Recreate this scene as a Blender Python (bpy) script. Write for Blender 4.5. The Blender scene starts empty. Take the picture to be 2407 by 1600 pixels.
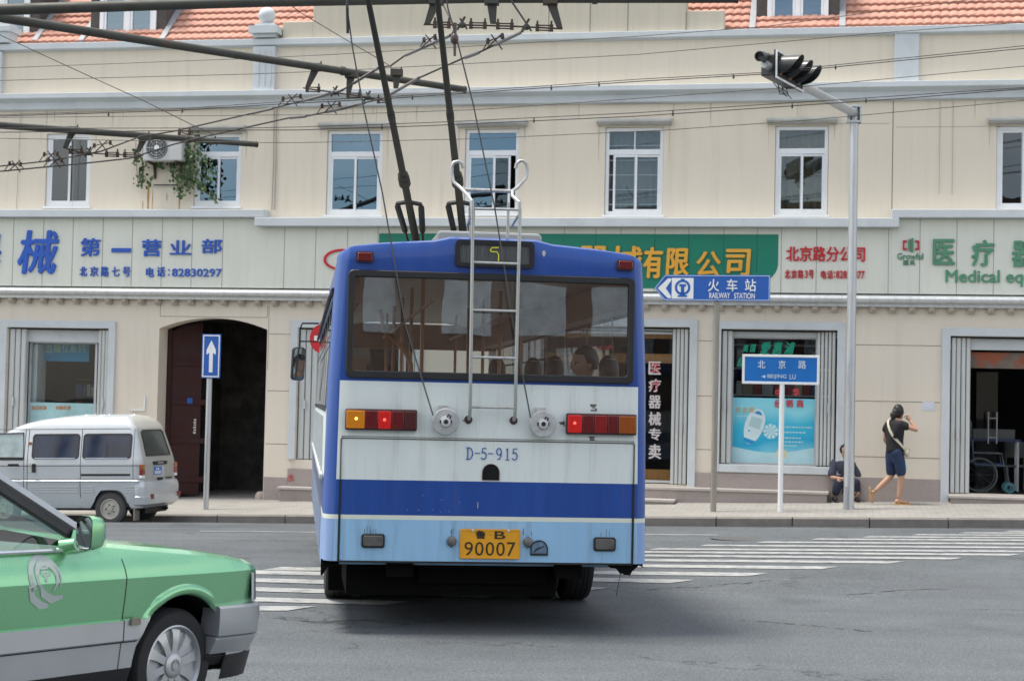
import bpy, bmesh, math, random
from mathutils import Vector, Matrix, Euler
random.seed(7)
S = bpy.context.scene
COL = S.collection
R = math.radians

# ------------------------------------------------------------------ camera
Q = 2407 / 2359.0            # measurements below were taken on a 2359 px wide view of the photograph
FP = 4010.0                  # focal length in pixels of the 2407 px wide photograph
CAMP = Vector((0, 0, 1.75))
_p = math.atan(149 / FP); _r = 0.022
_f = Vector((0, math.cos(_p), math.sin(_p))); _u = Vector((0, -math.sin(_p), math.cos(_p))); _x = Vector((1, 0, 0))
CR = _x * math.cos(_r) + _u * math.sin(_r)
CU = _u * math.cos(_r) - _x * math.sin(_r)
cam = bpy.data.cameras.new('camera')
cam.sensor_width = 36; cam.lens = 36 * FP / 2407
cam.clip_start = 0.1; cam.clip_end = 3000
cam.dof.use_dof = True; cam.dof.focus_distance = 14.0; cam.dof.aperture_fstop = 5.6
camo = bpy.data.objects.new('camera', cam); COL.objects.link(camo)
camo.matrix_world = Matrix(((CR.x, CU.x, -_f.x, CAMP.x), (CR.y, CU.y, -_f.y, CAMP.y), (CR.z, CU.z, -_f.z, CAMP.z), (0, 0, 0, 1)))
S.camera = camo

# ------------------------------------------------------------------ light
SUN_EL, SUN_AZ = 70.0, 272.0        # azimuth clockwise from +Y: a veiled sun high on the left, a little behind the camera
w = bpy.data.worlds.new('World'); S.world = w; w.use_nodes = True
nt = w.node_tree; nt.nodes.clear()
out = nt.nodes.new('ShaderNodeOutputWorld'); bg = nt.nodes.new('ShaderNodeBackground')
sky = nt.nodes.new('ShaderNodeTexSky'); sky.sky_type = 'NISHITA'; sky.sun_disc = False
sky.sun_elevation = R(SUN_EL); sky.sun_rotation = R(SUN_AZ); sky.dust_density = .6; sky.air_density = 1.3; sky.ozone_density = 2.5
tc = nt.nodes.new('ShaderNodeTexCoord'); mp = nt.nodes.new('ShaderNodeMapping'); mp.inputs['Scale'].default_value = (1, 1, 2.6)
no = nt.nodes.new('ShaderNodeTexNoise'); no.inputs['Scale'].default_value = 2.3; no.inputs['Detail'].default_value = 6; no.inputs['Roughness'].default_value = .55
cr = nt.nodes.new('ShaderNodeValToRGB'); cr.color_ramp.elements[0].position = .42; cr.color_ramp.elements[1].position = .64
cr.color_ramp.elements[0].color = (.12, .12, .12, 1)
mx = nt.nodes.new('ShaderNodeMix'); mx.data_type = 'RGBA'
mx.inputs[7].default_value = (9.6, 9.1, 8.4, 1)
nt.links.new(tc.outputs['Generated'], mp.inputs[0]); nt.links.new(mp.outputs[0], no.inputs[0]); nt.links.new(no.outputs[0], cr.inputs[0])
nt.links.new(cr.outputs[0], mx.inputs[0]); nt.links.new(sky.outputs[0], mx.inputs[6]); nt.links.new(mx.outputs[2], bg.inputs[0])
bg.inputs[1].default_value = 0.095; nt.links.new(bg.outputs[0], out.inputs[0])
sl = bpy.data.lights.new('sun', 'SUN'); sl.energy = 2.2; sl.angle = R(16); sl.color = (1, .94, .84)
so = bpy.data.objects.new('sun', sl); COL.objects.link(so)
_sd = Vector((math.sin(R(SUN_AZ)) * math.cos(R(SUN_EL)), math.cos(R(SUN_AZ)) * math.cos(R(SUN_EL)), math.sin(R(SUN_EL))))
so.rotation_euler = _sd.to_track_quat('Z', 'Y').to_euler(); so.location = _sd * 60
S.view_settings.view_transform = 'Standard'; S.view_settings.look = 'None'
S.view_settings.exposure = 1.12; S.view_settings.gamma = 1.0
S.cycles.use_adaptive_sampling = False; S.cycles.sample_clamp_indirect = 4.0; S.cycles.max_bounces = 8; S.cycles.transparent_max_bounces = 16; S.cycles.caustics_reflective = False; S.cycles.caustics_refractive = False

# ------------------------------------------------------------------ measuring helpers
def ray(px, py):
    return _f + CR * ((px * Q - 1203.5) / FP) - CU * ((py * Q - 800) / FP)
def at_depth(px, py, Y):
    d = ray(px, py); return CAMP + d * (Y / d.y)
class Frame:
    """A local frame in the place; hit() gives the local point where the line of sight meets local axis ax = c."""
    def __init__(s, loc, rot):
        s.loc = Vector(loc); s.rot = Euler(rot); s.M = s.rot.to_matrix()
    def hit(s, px, py, ax, c):
        d = s.M.transposed() @ ray(px, py); o = s.M.transposed() @ (CAMP - s.loc)
        return o + d * ((c - o[ax]) / d[ax])
    def w(s, v): return s.loc + s.M @ Vector(v)
FAC = Frame((7.49, 29.9, 0), (0, 0, R(-11)))       # local x along the front to the right, y into the building
def fl(px, py, y=0.0):
    v = FAC.hit(px, py, 1, y); return v.x, v.z
def fu(px, y=0.0, py=700): return FAC.hit(px, py, 1, y).x
def kerb_y(X): return 26.5 + .194 * (8 - X)
def kz(X): return .03 * (max(-40, min(X, 30)) - 8)
def gz(X, Y):
    t = kerb_y(X) - Y
    s = min(1, max(0, 1 - t / 12.0))
    return (kz(X) + .09) * s - .09 * min(1, max(0, 1 - t / 1.5))
def pz(X, Y):
    t = (Y - kerb_y(X)) * math.cos(R(11))
    return kz(X) + .14 + .085 * max(0, min(1.2, t / 3.24))
def hit_ground(px, py, fn=gz):
    d = ray(px, py); z = 0
    for i in range(40):
        P = CAMP + d * ((z - CAMP.z) / d.z); z = .5 * z + .5 * fn(P.x, P.y)
    return Vector((P.x, P.y, fn(P.x, P.y)))

# ------------------------------------------------------------------ materials
def nodes(name):
    m = bpy.data.materials.new(name); m.use_nodes = True
    return m, m.node_tree, m.node_tree.nodes['Principled BSDF']
MATS = {}
def mat(name, col, rough=.6, metal=0.0, var=.10, scale=3.0, bump=0.0, bscale=60.0, streak=False, coat=0.0, emit=None, estr=1.0, dirt=None, dscale=1.2, spec=.5, dlo=.52, dhi=.75):
    if name in MATS: return MATS[name]
    m, t, b = nodes(name); N = t.nodes; L = t.links
    b.inputs['Roughness'].default_value = rough; b.inputs['Metallic'].default_value = metal
    b.inputs['Specular IOR Level'].default_value = spec
    if coat: b.inputs['Coat Weight'].default_value = coat; b.inputs['Coat Roughness'].default_value = .06
    co = N.new('ShaderNodeTexCoord'); ma = N.new('ShaderNodeMapping')
    ma.inputs['Scale'].default_value = (7, 7, .5) if streak else (1, 1, 1)
    L.new(co.outputs['Object'], ma.inputs[0])
    n1 = N.new('ShaderNodeTexNoise'); n1.inputs['Scale'].default_value = scale; n1.inputs['Detail'].default_value = 5; n1.inputs['Roughness'].default_value = .6
    L.new(ma.outputs[0], n1.inputs[0])
    mr = N.new('ShaderNodeMapRange'); mr.inputs[1].default_value = .3; mr.inputs[2].default_value = .7; L.new(n1.outputs[0], mr.inputs[0])
    mi = N.new('ShaderNodeMix'); mi.data_type = 'RGBA'
    c = Vector(col[:3])
    mi.inputs[6].default_value = (*(c * (1 - var)), 1); mi.inputs[7].default_value = (*[min(1, q) for q in c * (1 + var)], 1)
    L.new(mr.outputs[0], mi.inputs[0]); last = mi.outputs[2]
    if dirt:
        n2 = N.new('ShaderNodeTexNoise'); n2.inputs['Scale'].default_value = dscale; n2.inputs['Detail'].default_value = 8; n2.inputs['Roughness'].default_value = .7
        L.new(ma.outputs[0] if streak else co.outputs['Object'], n2.inputs[0])
        r2 = N.new('ShaderNodeMapRange'); r2.inputs[1].default_value = dlo; r2.inputs[2].default_value = dhi; L.new(n2.outputs[0], r2.inputs[0])
        m2 = N.new('ShaderNodeMix'); m2.data_type = 'RGBA'; m2.inputs[7].default_value = (*dirt[:3], 1)
        mm = N.new('ShaderNodeMath'); mm.operation = 'MULTIPLY'; mm.inputs[1].default_value = dirt[3]; L.new(r2.outputs[0], mm.inputs[0])
        L.new(mm.outputs[0], m2.inputs[0]); L.new(last, m2.inputs[6]); last = m2.outputs[2]
    L.new(last, b.inputs['Base Color'])
    rr = N.new('ShaderNodeMapRange'); rr.inputs[1].default_value = .3; rr.inputs[2].default_value = .7
    rr.inputs[3].default_value = max(0, rough * .85); rr.inputs[4].default_value = min(1, rough * 1.15 + .02); L.new(n1.outputs[0], rr.inputs[0]); L.new(rr.outputs[0], b.inputs['Roughness'])
    if bump:
        n3 = N.new('ShaderNodeTexNoise'); n3.inputs['Scale'].default_value = bscale; n3.inputs['Detail'].default_value = 3; L.new(co.outputs['Object'], n3.inputs[0])
        bu = N.new('ShaderNodeBump'); bu.inputs['Strength'].default_value = bump; bu.inputs['Distance'].default_value = .01; L.new(n3.outputs[0], bu.inputs['Height']); L.new(bu.outputs[0], b.inputs['Normal'])
    if emit:
        b.inputs['Emission Color'].default_value = (*emit, 1); b.inputs['Emission Strength'].default_value = estr
    MATS[name] = m; return m
def glass(name, tint=(.85, .9, .92), refl=.06, rough=.0, gcol=(.95, .97, 1)):
    if name in MATS: return MATS[name]
    m = bpy.data.materials.new(name); m.use_nodes = True; t = m.node_tree; N = t.nodes; N.clear(); L = t.links
    o = N.new('ShaderNodeOutputMaterial'); mi = N.new('ShaderNodeMixShader'); tr = N.new('ShaderNodeBsdfTransparent'); gl = N.new('ShaderNodeBsdfGlossy')
    tr.inputs[0].default_value = (*tint, 1); gl.inputs['Roughness'].default_value = rough; gl.inputs['Color'].default_value = (*gcol, 1)
    # reflectance of a thin pane, the same from both sides: F0 + (1 - F0)(1 - |cos|)^5
    ge = N.new('ShaderNodeNewGeometry'); dt = N.new('ShaderNodeVectorMath'); dt.operation = 'DOT_PRODUCT'; L.new(ge.outputs['Incoming'], dt.inputs[0]); L.new(ge.outputs['Normal'], dt.inputs[1])
    ab = N.new('ShaderNodeMath'); ab.operation = 'ABSOLUTE'; L.new(dt.outputs['Value'], ab.inputs[0])
    om = N.new('ShaderNodeMath'); om.operation = 'SUBTRACT'; om.inputs[0].default_value = 1; L.new(ab.outputs[0], om.inputs[1])
    pw = N.new('ShaderNodeMath'); pw.operation = 'POWER'; pw.inputs[1].default_value = 5; L.new(om.outputs[0], pw.inputs[0])
    ad = N.new('ShaderNodeMath'); ad.operation = 'MULTIPLY_ADD'; ad.use_clamp = True; ad.inputs[1].default_value = .9 - refl; ad.inputs[2].default_value = refl; L.new(pw.outputs[0], ad.inputs[0])
    L.new(ad.outputs[0], mi.inputs[0]); L.new(tr.outputs[0], mi.inputs[1]); L.new(gl.outputs[0], mi.inputs[2]); L.new(mi.outputs[0], o.inputs[0])
    co = N.new('ShaderNodeTexCoord'); n = N.new('ShaderNodeTexNoise'); n.inputs['Scale'].default_value = 1.1; bu = N.new('ShaderNodeBump'); bu.inputs['Strength'].default_value = .06; bu.inputs['Distance'].default_value = .02
    L.new(co.outputs['Object'], n.inputs[0]); L.new(n.outputs[0], bu.inputs['Height']); L.new(bu.outputs[0], gl.inputs['Normal'])
    MATS[name] = m; return m

# ------------------------------------------------------------------ mesh builder
class MB:
    def __init__(s): s.v = []; s.f = []; s.m = []
    def add(s, vs, fs, mi=0):
        o = len(s.v); s.v += [tuple(v) for v in vs]
        for k, f in enumerate(fs):
            s.f.append(tuple(i + o for i in f)); s.m.append(mi[k] if isinstance(mi, (list, tuple)) else mi)
        return s
    def box(s, x0, x1, y0, y1, z0, z1, mi=0, M=None):
        vs = [Vector(p) for p in ((x0, y0, z0), (x1, y0, z0), (x1, y1, z0), (x0, y1, z0), (x0, y0, z1), (x1, y0, z1), (x1, y1, z1), (x0, y1, z1))]
        if M: vs = [M @ p for p in vs]
        return s.add(vs, [(0, 3, 2, 1), (4, 5, 6, 7), (0, 1, 5, 4), (1, 2, 6, 5), (2, 3, 7, 6), (3, 0, 4, 7)], mi)
    def cbox(s, c, size, mi=0, M=None):
        x, y, z = c; a, b, d = [q / 2 for q in size]
        return s.box(x - a, x + a, y - b, y + b, z - d, z + d, mi, M)
    def rbox(s, x0, x1, y0, y1, z0, z1, r, mi=0, n=4, axis='y'):
        """box with rounded corners seen along the y axis"""
        return s.prism(rrect(x0, x1, z0, z1, r, n), y0, y1, mi)
    def prism(s, poly, y0, y1, mi=0, M=None, plane='xz'):
        k = len(poly)
        mk = {'xz': lambda p, q: Vector((p[0], q, p[1])), 'xy': lambda p, q: Vector((p[0], p[1], q)), 'yz': lambda p, q: Vector((q, p[0], p[1]))}[plane]
        vs = [mk(p, y0) for p in poly] + [mk(p, y1) for p in poly]
        if M: vs = [M @ v for v in vs]
        return s.add(vs, [tuple(range(k - 1, -1, -1)), tuple(range(k, 2 * k))] + [(i, (i + 1) % k, k + (i + 1) % k, k + i) for i in range(k)], mi)
    def ring(s, outer, inner, y0, y1, mi=0):
        """flat frame between two outlines of equal count, thickness y0..y1"""
        k = len(outer)
        vs = [Vector((p[0], y0, p[1])) for p in outer] + [Vector((p[0], y0, p[1])) for p in inner] + [Vector((p[0], y1, p[1])) for p in outer] + [Vector((p[0], y1, p[1])) for p in inner]
        fs = []
        for i in range(k):
            j = (i + 1) % k
            fs += [(i, j, k + j, k + i), (2 * k + i, 3 * k + i, 3 * k + j, 2 * k + j), (i, 2 * k + i, 2 * k + j, j), (k + i, k + j, 3 * k + j, 3 * k + i)]
        return s.add(vs, fs, mi)
    def frame(s, x0, x1, z0, z1, t, y0, y1, mi=0):
        return s.ring([(x0, z0), (x1, z0), (x1, z1), (x0, z1)], [(x0 + t, z0 + t), (x1 - t, z0 + t), (x1 - t, z1 - t), (x0 + t, z1 - t)], y0, y1, mi)
    def tube(s, pts, r, n=8, mi=0, cap=True):
        pts = [Vector(p) for p in pts]; k = len(pts); rs = r if isinstance(r, (list, tuple)) else [r] * k
        o = len(s.v); up = None
        for i, p in enumerate(pts):
            t = (pts[min(i + 1, k - 1)] - pts[max(i - 1, 0)]).normalized()
            if up is None: up = Vector((0, 0, 1)) if abs(t.z) < .9 else Vector((1, 0, 0))
            a = t.cross(up).normalized(); b = a.cross(t).normalized(); up = b
            for j in range(n):
                th = 2 * math.pi * j / n; s.v.append(tuple(p + (a * math.cos(th) + b * math.sin(th)) * rs[i]))
        for i in range(k - 1):
            for j in range(n):
                s.f.append((o + i * n + j, o + i * n + (j + 1) % n, o + (i + 1) * n + (j + 1) % n, o + (i + 1) * n + j)); s.m.append(mi)
        if cap:
            s.f.append(tuple(o + j for j in range(n - 1, -1, -1))); s.m.append(mi)
            s.f.append(tuple(o + (k - 1) * n + j for j in range(n))); s.m.append(mi)
        return s
    def lathe(s, prof, c, ax=(0, 0, 1), n=20, mi=0):
        """prof = [(radius, height along ax)]"""
        ax = Vector(ax).normalized(); t = Vector((0, 0, 1)) if abs(ax.z) < .9 else Vector((1, 0, 0))
        a = ax.cross(t).normalized(); b = ax.cross(a); c = Vector(c); o = len(s.v); k = len(prof)
        for r, h in prof:
            for j in range(n):
                th = 2 * math.pi * j / n; s.v.append(tuple(c + ax * h + (a * math.cos(th) + b * math.sin(th)) * max(r, 1e-5)))
        for i in range(k - 1):
            for j in range(n):
                s.f.append((o + i * n + j, o + i * n + (j + 1) % n, o + (i + 1) * n + (j + 1) % n, o + (i + 1) * n + j)); s.m.append(mi[i] if isinstance(mi, (list, tuple)) else mi)
        for e in ((0, k - 1) if tuple(prof[0]) != tuple(prof[-1]) else ()):
            if prof[e][0] > 1e-4:
                s.f.append(tuple(o + e * n + j for j in range(n))); s.m.append(mi[min(e, k - 2)] if isinstance(mi, (list, tuple)) else mi)
        return s
    def ell(s, c, r, n=12, m=8, mi=0, M=None):
        o = len(s.v)
        for i in range(m + 1):
            ph = math.pi * i / m
            for j in range(n):
                th = 2 * math.pi * j / n
                v = Vector((r[0] * math.sin(ph) * math.cos(th), r[1] * math.sin(ph) * math.sin(th), r[2] * math.cos(ph)))
                if M: v = M @ v
                s.v.append(tuple(v + Vector(c)))
        for i in range(m):
            for j in range(n):
                s.f.append((o + i * n + j, o + (i + 1) * n + j, o + (i + 1) * n + (j + 1) % n, o + i * n + (j + 1) % n)); s.m.append(mi)
        return s
    def text(s, body, x0, x1, z0, z1, y, depth=.02, bold=0.0, shear=0.0, mi=0, M=None):
        """body fitted into the box x0..x1, z0..z1 of the plane y, raised towards -y by depth"""
        cu = bpy.data.curves.new('t', 'FONT'); cu.body = body; cu.extrude = .5; cu.shear = shear; cu.resolution_u = 3
        ob = bpy.data.objects.new('t', cu); COL.objects.link(ob); bpy.context.view_layer.update()
        me = bpy.data.meshes.new_from_object(ob.evaluated_get(bpy.context.evaluated_depsgraph_get()))
        co = [v.co.copy() for v in me.vertices]; fs = [tuple(p.vertices) for p in me.polygons]
        bpy.data.objects.remove(ob); bpy.data.curves.remove(cu); bpy.data.meshes.remove(me)
        if not co: return s
        a0 = min(c.x for c in co); a1 = max(c.x for c in co); b0 = min(c.y for c in co); b1 = max(c.y for c in co)
        zz = max(1e-6, b1 - b0)
        if z0 is None: z0, z1 = z1 - (b1 - b0) * (x1 - x0) / (a1 - a0) / 2, z1 + (b1 - b0) * (x1 - x0) / (a1 - a0) / 2
        h = (z1 - z0) * bold; shifts = [(0, 0, 0)] if bold <= 0 else [(-h, 0, 0), (h, 0, .0007), (0, h * .7, .0014), (0, -h * .7, .0021)]
        x0, x1 = x0 + max(0, h), x1 - max(0, h)
        for dx, dz, dy in shifts:
            vs = [Vector((x0 + dx + (c.x - a0) / (a1 - a0) * (x1 - x0), y - dy - (c.z + .5) * depth, z0 + dz + (c.y - b0) / zz * (z1 - z0))) for c in co]
            if M: vs = [M @ v for v in vs]
            s.add(vs, fs, mi)
        return s
    def mirror(s, ax=0, c=0.0):
        o = len(s.v); nf = len(s.f)
        for v in list(s.v):
            q = list(v); q[ax] = 2 * c - q[ax]; s.v.append(tuple(q))
        for i in range(nf): s.f.append(tuple(k + o for k in reversed(s.f[i]))); s.m.append(s.m[i])
        return s
    def build(s, name, mats, parent=None, smooth=35, bevel=0.0, seg=2, loc=None, rot=None, weld=False):
        me = bpy.data.meshes.new(name); me.from_pydata(s.v, [], s.f)
        if not isinstance(mats, (list, tuple)): mats = [mats]
        for q in mats: me.materials.append(q)
        me.polygons.foreach_set('material_index', s.m)
        if weld:
            bm = bmesh.new(); bm.from_mesh(me); bmesh.ops.remove_doubles(bm, verts=bm.verts, dist=2e-4); bmesh.ops.dissolve_degenerate(bm, dist=1e-5, edges=bm.edges); bmesh.ops.recalc_face_normals(bm, faces=bm.faces); bm.to_mesh(me); bm.free()
        me.validate(); me.update()
        if smooth:
            me.polygons.foreach_set('use_smooth', [True] * len(me.polygons)); me.set_sharp_from_angle(angle=R(smooth))
        o = bpy.data.objects.new(name, me); COL.objects.link(o)
        if parent: o.parent = parent
        if loc is not None: o.location = loc
        if rot is not None: o.rotation_euler = rot
        if bevel:
            b = o.modifiers.new('bevel', 'BEVEL'); b.width = bevel; b.segments = seg; b.limit_method = 'ANGLE'; b.angle_limit = R(40); b.harden_normals = False
        return o
def rrect(x0, x1, z0, z1, r, n=4):
    pts = []
    for cx, cz, a in ((x1 - r, z0 + r, -90), (x1 - r, z1 - r, 0), (x0 + r, z1 - r, 90), (x0 + r, z0 + r, 180)):
        for i in range(n + 1):
            t = R(a + 90 * i / n); pts.append((cx + r * math.cos(t), cz + r * math.sin(t)))
    return pts
def arc(cx, cz, r, a0, a1, n=12, rz=None):
    return [(cx + r * math.cos(R(a0 + (a1 - a0) * i / n)), cz + (rz or r) * math.sin(R(a0 + (a1 - a0) * i / n))) for i in range(n + 1)]
def tag(o, label=None, cat=None, group=None, kind=None):
    if label: o['label'] = label
    if cat: o['category'] = cat
    if group: o['group'] = group
    if kind: o['kind'] = kind
    return o
def thing(name, label, cat, loc=(0, 0, 0), rot=(0, 0, 0), group=None):
    o = bpy.data.objects.new(name, None); COL.objects.link(o); o.location = loc; o.rotation_euler = rot; o.empty_display_size = .2
    return tag(o, label, cat, group)
def lerp(a, b, t): return a + (b - a) * t
def interp(xs, ys, x):
    if x <= xs[0]: return ys[0]
    for i in range(len(xs) - 1):
        if x <= xs[i + 1]: return lerp(ys[i], ys[i + 1], (x - xs[i]) / (xs[i + 1] - xs[i]))
    return ys[-1]

# shared materials
M_cream = mat('cream_plaster', (.74, .668, .55), .9, var=.02, scale=1.3, streak=True, dirt=(.53, .475, .385, .40), dscale=.5, bump=.25, bscale=45, spec=.2)
M_creamlow = mat('pale_plaster', (.74, .672, .57), .9, var=.025, scale=1.1, streak=True, dirt=(.50, .45, .38, .42), dscale=.55, bump=.25, bscale=45, spec=.2)
M_trim = mat('grey_blue_trim', (.58, .62, .64), .8, var=.05, scale=2, dirt=(.42, .43, .44, .45), dscale=2.5, spec=.2)
M_joint = mat('joint_grime', (.23, .20, .17), .9)
M_pvc = mat('white_window_frame', (.78, .8, .82), .4, var=.04)
M_black = mat('matt_black', (.012, .012, .014), .6)
M_rubber = mat('tyre_rubber', (.022, .022, .024), .85, bump=.3, bscale=90)
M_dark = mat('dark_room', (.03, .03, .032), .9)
M_steel = mat('galvanised_steel', (.50, .52, .54), .42, metal=.55, var=.14, scale=3, streak=True)
M_alu = mat('painted_aluminium', (.55, .57, .59), .45, metal=.2, var=.08, scale=4)
M_iron = mat('weathered_dark_iron', (.055, .058, .05), .6, metal=.3, var=.25, scale=4, dirt=(.12, .06, .035, .6), dscale=5)
M_wire = mat('wire', (.035, .032, .03), .6)
M_rust = mat('rusty_fitting', (.065, .042, .032), .8, var=.3, scale=12)
M_wpaint = mat('white_sign_paint', (.8, .82, .82), .5, var=.04, dirt=(.5, .48, .42, .3))
M_signblue = mat('sign_blue', (.012, .10, .42), .4, var=.05)
M_granite = mat('pinkish_granite', (.36, .31, .29), .75, var=.10, scale=40, bump=.15, bscale=120, dirt=(.22, .19, .17, .5), dscale=1.5)
M_graniteslab = mat('pale_granite_slab', (.44, .41, .38), .7, var=.10, scale=40, dirt=(.3, .27, .24, .5), dscale=2)
G_up = glass('upper_window_glass', (.42, .52, .58), .27, gcol=(.43, .61, .78))
G_up2 = glass('upper_window_glass_plain', (.55, .60, .62), .10, gcol=(.7, .8, .9))
G_shop = glass('shop_window_glass', (.78, .84, .84), .03)
G_door = glass('door_glass', (.80, .84, .84), .012)
G_bus = glass('bus_window_glass', (.74, .77, .77), .16)
G_side = glass('bus_side_glass', (.85, .88, .88), .07)
G_car = glass('car_window_glass', (.62, .76, .70), .08)
G_van = glass('van_window_glass', (.16, .19, .24), .2)
# ================================================================== ground
def asphalt():
    m, t, b = nodes('asphalt'); N = t.nodes; L = t.links
    co = N.new('ShaderNodeTexCoord')
    def noise(sc, det=4, ro=.6):
        n = N.new('ShaderNodeTexNoise'); n.inputs['Scale'].default_value = sc; n.inputs['Detail'].default_value = det; n.inputs['Roughness'].default_value = ro; L.new(co.outputs['Object'], n.inputs[0]); return n
    def mrange(s, a, b_, c, d):
        n = N.new('ShaderNodeMapRange'); n.inputs[1].default_value = a; n.inputs[2].default_value = b_; n.inputs[3].default_value = c; n.inputs[4].default_value = d; L.new(s, n.inputs[0]); return n.outputs[0]
    def mul(a, c):
        n = N.new('ShaderNodeMath'); n.operation = 'MULTIPLY'; L.new(a, n.inputs[0]); L.new(c, n.inputs[1]); return n.outputs[0]
    big = mrange(noise(.35, 6, .65).outputs[0], .3, .7, .84, 1.14)
    ms_ = N.new('ShaderNodeMapping'); ms_.inputs['Scale'].default_value = (.16, 1.5, 1); ms_.inputs['Rotation'].default_value = (0, 0, .35); L.new(co.outputs['Object'], ms_.inputs[0])
    nst = N.new('ShaderNodeTexNoise'); nst.inputs['Scale'].default_value = 1.0; nst.inputs['Detail'].default_value = 5; nst.inputs['Roughness'].default_value = .6; L.new(ms_.outputs[0], nst.inputs[0])
    spots = mrange(noise(.9, 2, .4).outputs[0], .64, .72, 1.0, .80)
    big = mul(mul(big, mrange(nst.outputs[0], .35, .68, 1.07, .88)), spots)
    mid = mrange(noise(3.0, 5, .7).outputs[0], .3, .7, .92, 1.08)
    fine = mul(mrange(noise(62, 2, .8).outputs[0], .3, .7, .40, 1.60), mrange(noise(27, 4, .8).outputs[0], .3, .7, .68, 1.32))
    v = N.new('ShaderNodeTexVoronoi'); v.inputs['Scale'].default_value = 38; L.new(co.outputs['Object'], v.inputs[0])
    sp = mrange(v.outputs['Distance'], .0, .30, 1.7, 1.0)
    # cracks: thin lines where a warped wave crosses its middle
    wv = N.new('ShaderNodeTexVoronoi'); wv.feature = 'DISTANCE_TO_EDGE'; wv.inputs['Scale'].default_value = .22
    ad = N.new('ShaderNodeVectorMath'); ad.operation = 'MULTIPLY_ADD'; n5 = noise(1.2, 6, .7); L.new(n5.outputs['Color'], ad.inputs[0]); ad.inputs[1].default_value = (1.6, 1.6, 0); L.new(co.outputs['Object'], ad.inputs[2]); L.new(ad.outputs[0], wv.inputs[0])
    crk = mrange(wv.outputs['Distance'], .001, .006, .45, 1.0)
    msk = mrange(noise(.5, 3).outputs[0], .48, .55, 0, 1)
    mxx = N.new('ShaderNodeMix'); mxx.inputs[2].default_value = 1.0; L.new(msk, mxx.inputs[0]); L.new(crk, mxx.inputs[3])
    f = mul(mul(mul(big, mid), mul(fine, sp)), mxx.outputs[0])
    vm = N.new('ShaderNodeVectorMath'); vm.operation = 'SCALE'; vm.inputs[0].default_value = (.098, .110, .120); L.new(f, vm.inputs['Scale']); L.new(vm.outputs[0], b.inputs['Base Color'])
    b.inputs['Roughness'].default_value = .8; b.inputs['Specular IOR Level'].default_value = .35
    bu = N.new('ShaderNodeBump'); bu.inputs['Strength'].default_value = .5; bu.inputs['Distance'].default_value = .008; L.new(noise(70, 3, .8).outputs[0], bu.inputs['Height']); L.new(bu.outputs[0], b.inputs['Normal'])
    return m
M_asph = asphalt()
xs = [-400, -200, -100, -60, -40] + [-30 + i for i in range(61)] + [40, 60, 100, 200, 400]
ys = [-400, -200, -80, -40, -20, -10, 0, 5, 10] + [11 + .5 * i for i in range(56)] + [40, 45, 60, 100, 200, 400]
g = MB(); vs = []
for y in ys:
    for x in xs:
        X = max(-40, min(30, x)); k = kerb_y(x)
        vs.append((x, y, gz(x, y) if y < k + .05 else kz(x) - .02))
nx = len(xs)
g.add(vs, [(j * nx + i, j * nx + i + 1, (j + 1) * nx + i + 1, (j + 1) * nx + i) for j in range(len(ys) - 1) for i in range(nx - 1)])
tag(g.build('road', M_asph), kind='structure')

# pavement (one sheet rising to the building) and its kerb
def paver_mat():
    m = mat('pavement_slabs', (.31, .30, .28), .85, var=.10, scale=5, dirt=(.20, .19, .175, .55), dscale=1.6, bump=.2)
    t = m.node_tree; N = t.nodes; L = t.links; b = N['Principled BSDF']
    src = b.inputs['Base Color'].links[0].from_socket
    co = N.new('ShaderNodeTexCoord'); br = N.new('ShaderNodeTexBrick'); br.inputs['Scale'].default_value = 2.2; br.inputs['Mortar Size'].default_value = .012
    br.inputs['Color1'].default_value = (1, 1, 1, 1); br.inputs['Color2'].default_value = (.90, .895, .89, 1); br.inputs['Mortar'].default_value = (.62, .60, .58, 1)
    L.new(co.outputs['Object'], br.inputs[0]); mm = N.new('ShaderNodeMix'); mm.data_type = 'RGBA'; mm.blend_type = 'MULTIPLY'; mm.inputs[0].default_value = 1
    L.new(src, mm.inputs[6]); L.new(br.outputs[0], mm.inputs[7]); L.new(mm.outputs[2], b.inputs['Base Color'])
    return m
M_pave = paver_mat()
CO, SI = math.cos(R(11)), math.sin(R(11))
def pv(u, yl, dz=0):                                     # facade-local (u, y) -> point on the pavement
    P = FAC.w((u, yl, 0)); return Vector((u, yl, pz(P.x, P.y) + dz))
us = [-60 + 2 * i for i in range(56)]
yk = -3.30
yv = [-3.02, -2.4, -1.6, -.8, 0, 1, 6]
g = MB(); vs = [pv(u, y) for y in yv for u in us]; n = len(us)
g.add(vs, [(j * n + i, j * n + i + 1, (j + 1) * n + i + 1, (j + 1) * n + i) for j in range(len(yv) - 1) for i in range(n - 1)])
tag(g.build('pavement', M_pave, loc=FAC.loc, rot=FAC.rot), kind='structure')
M_kerb = mat('kerb_stone', (.17, .158, .148), .8, var=.18, scale=6, dirt=(.10, .095, .09, .7), dscale=1.4, bump=.2)
g = MB(); u = -60.0
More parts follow.
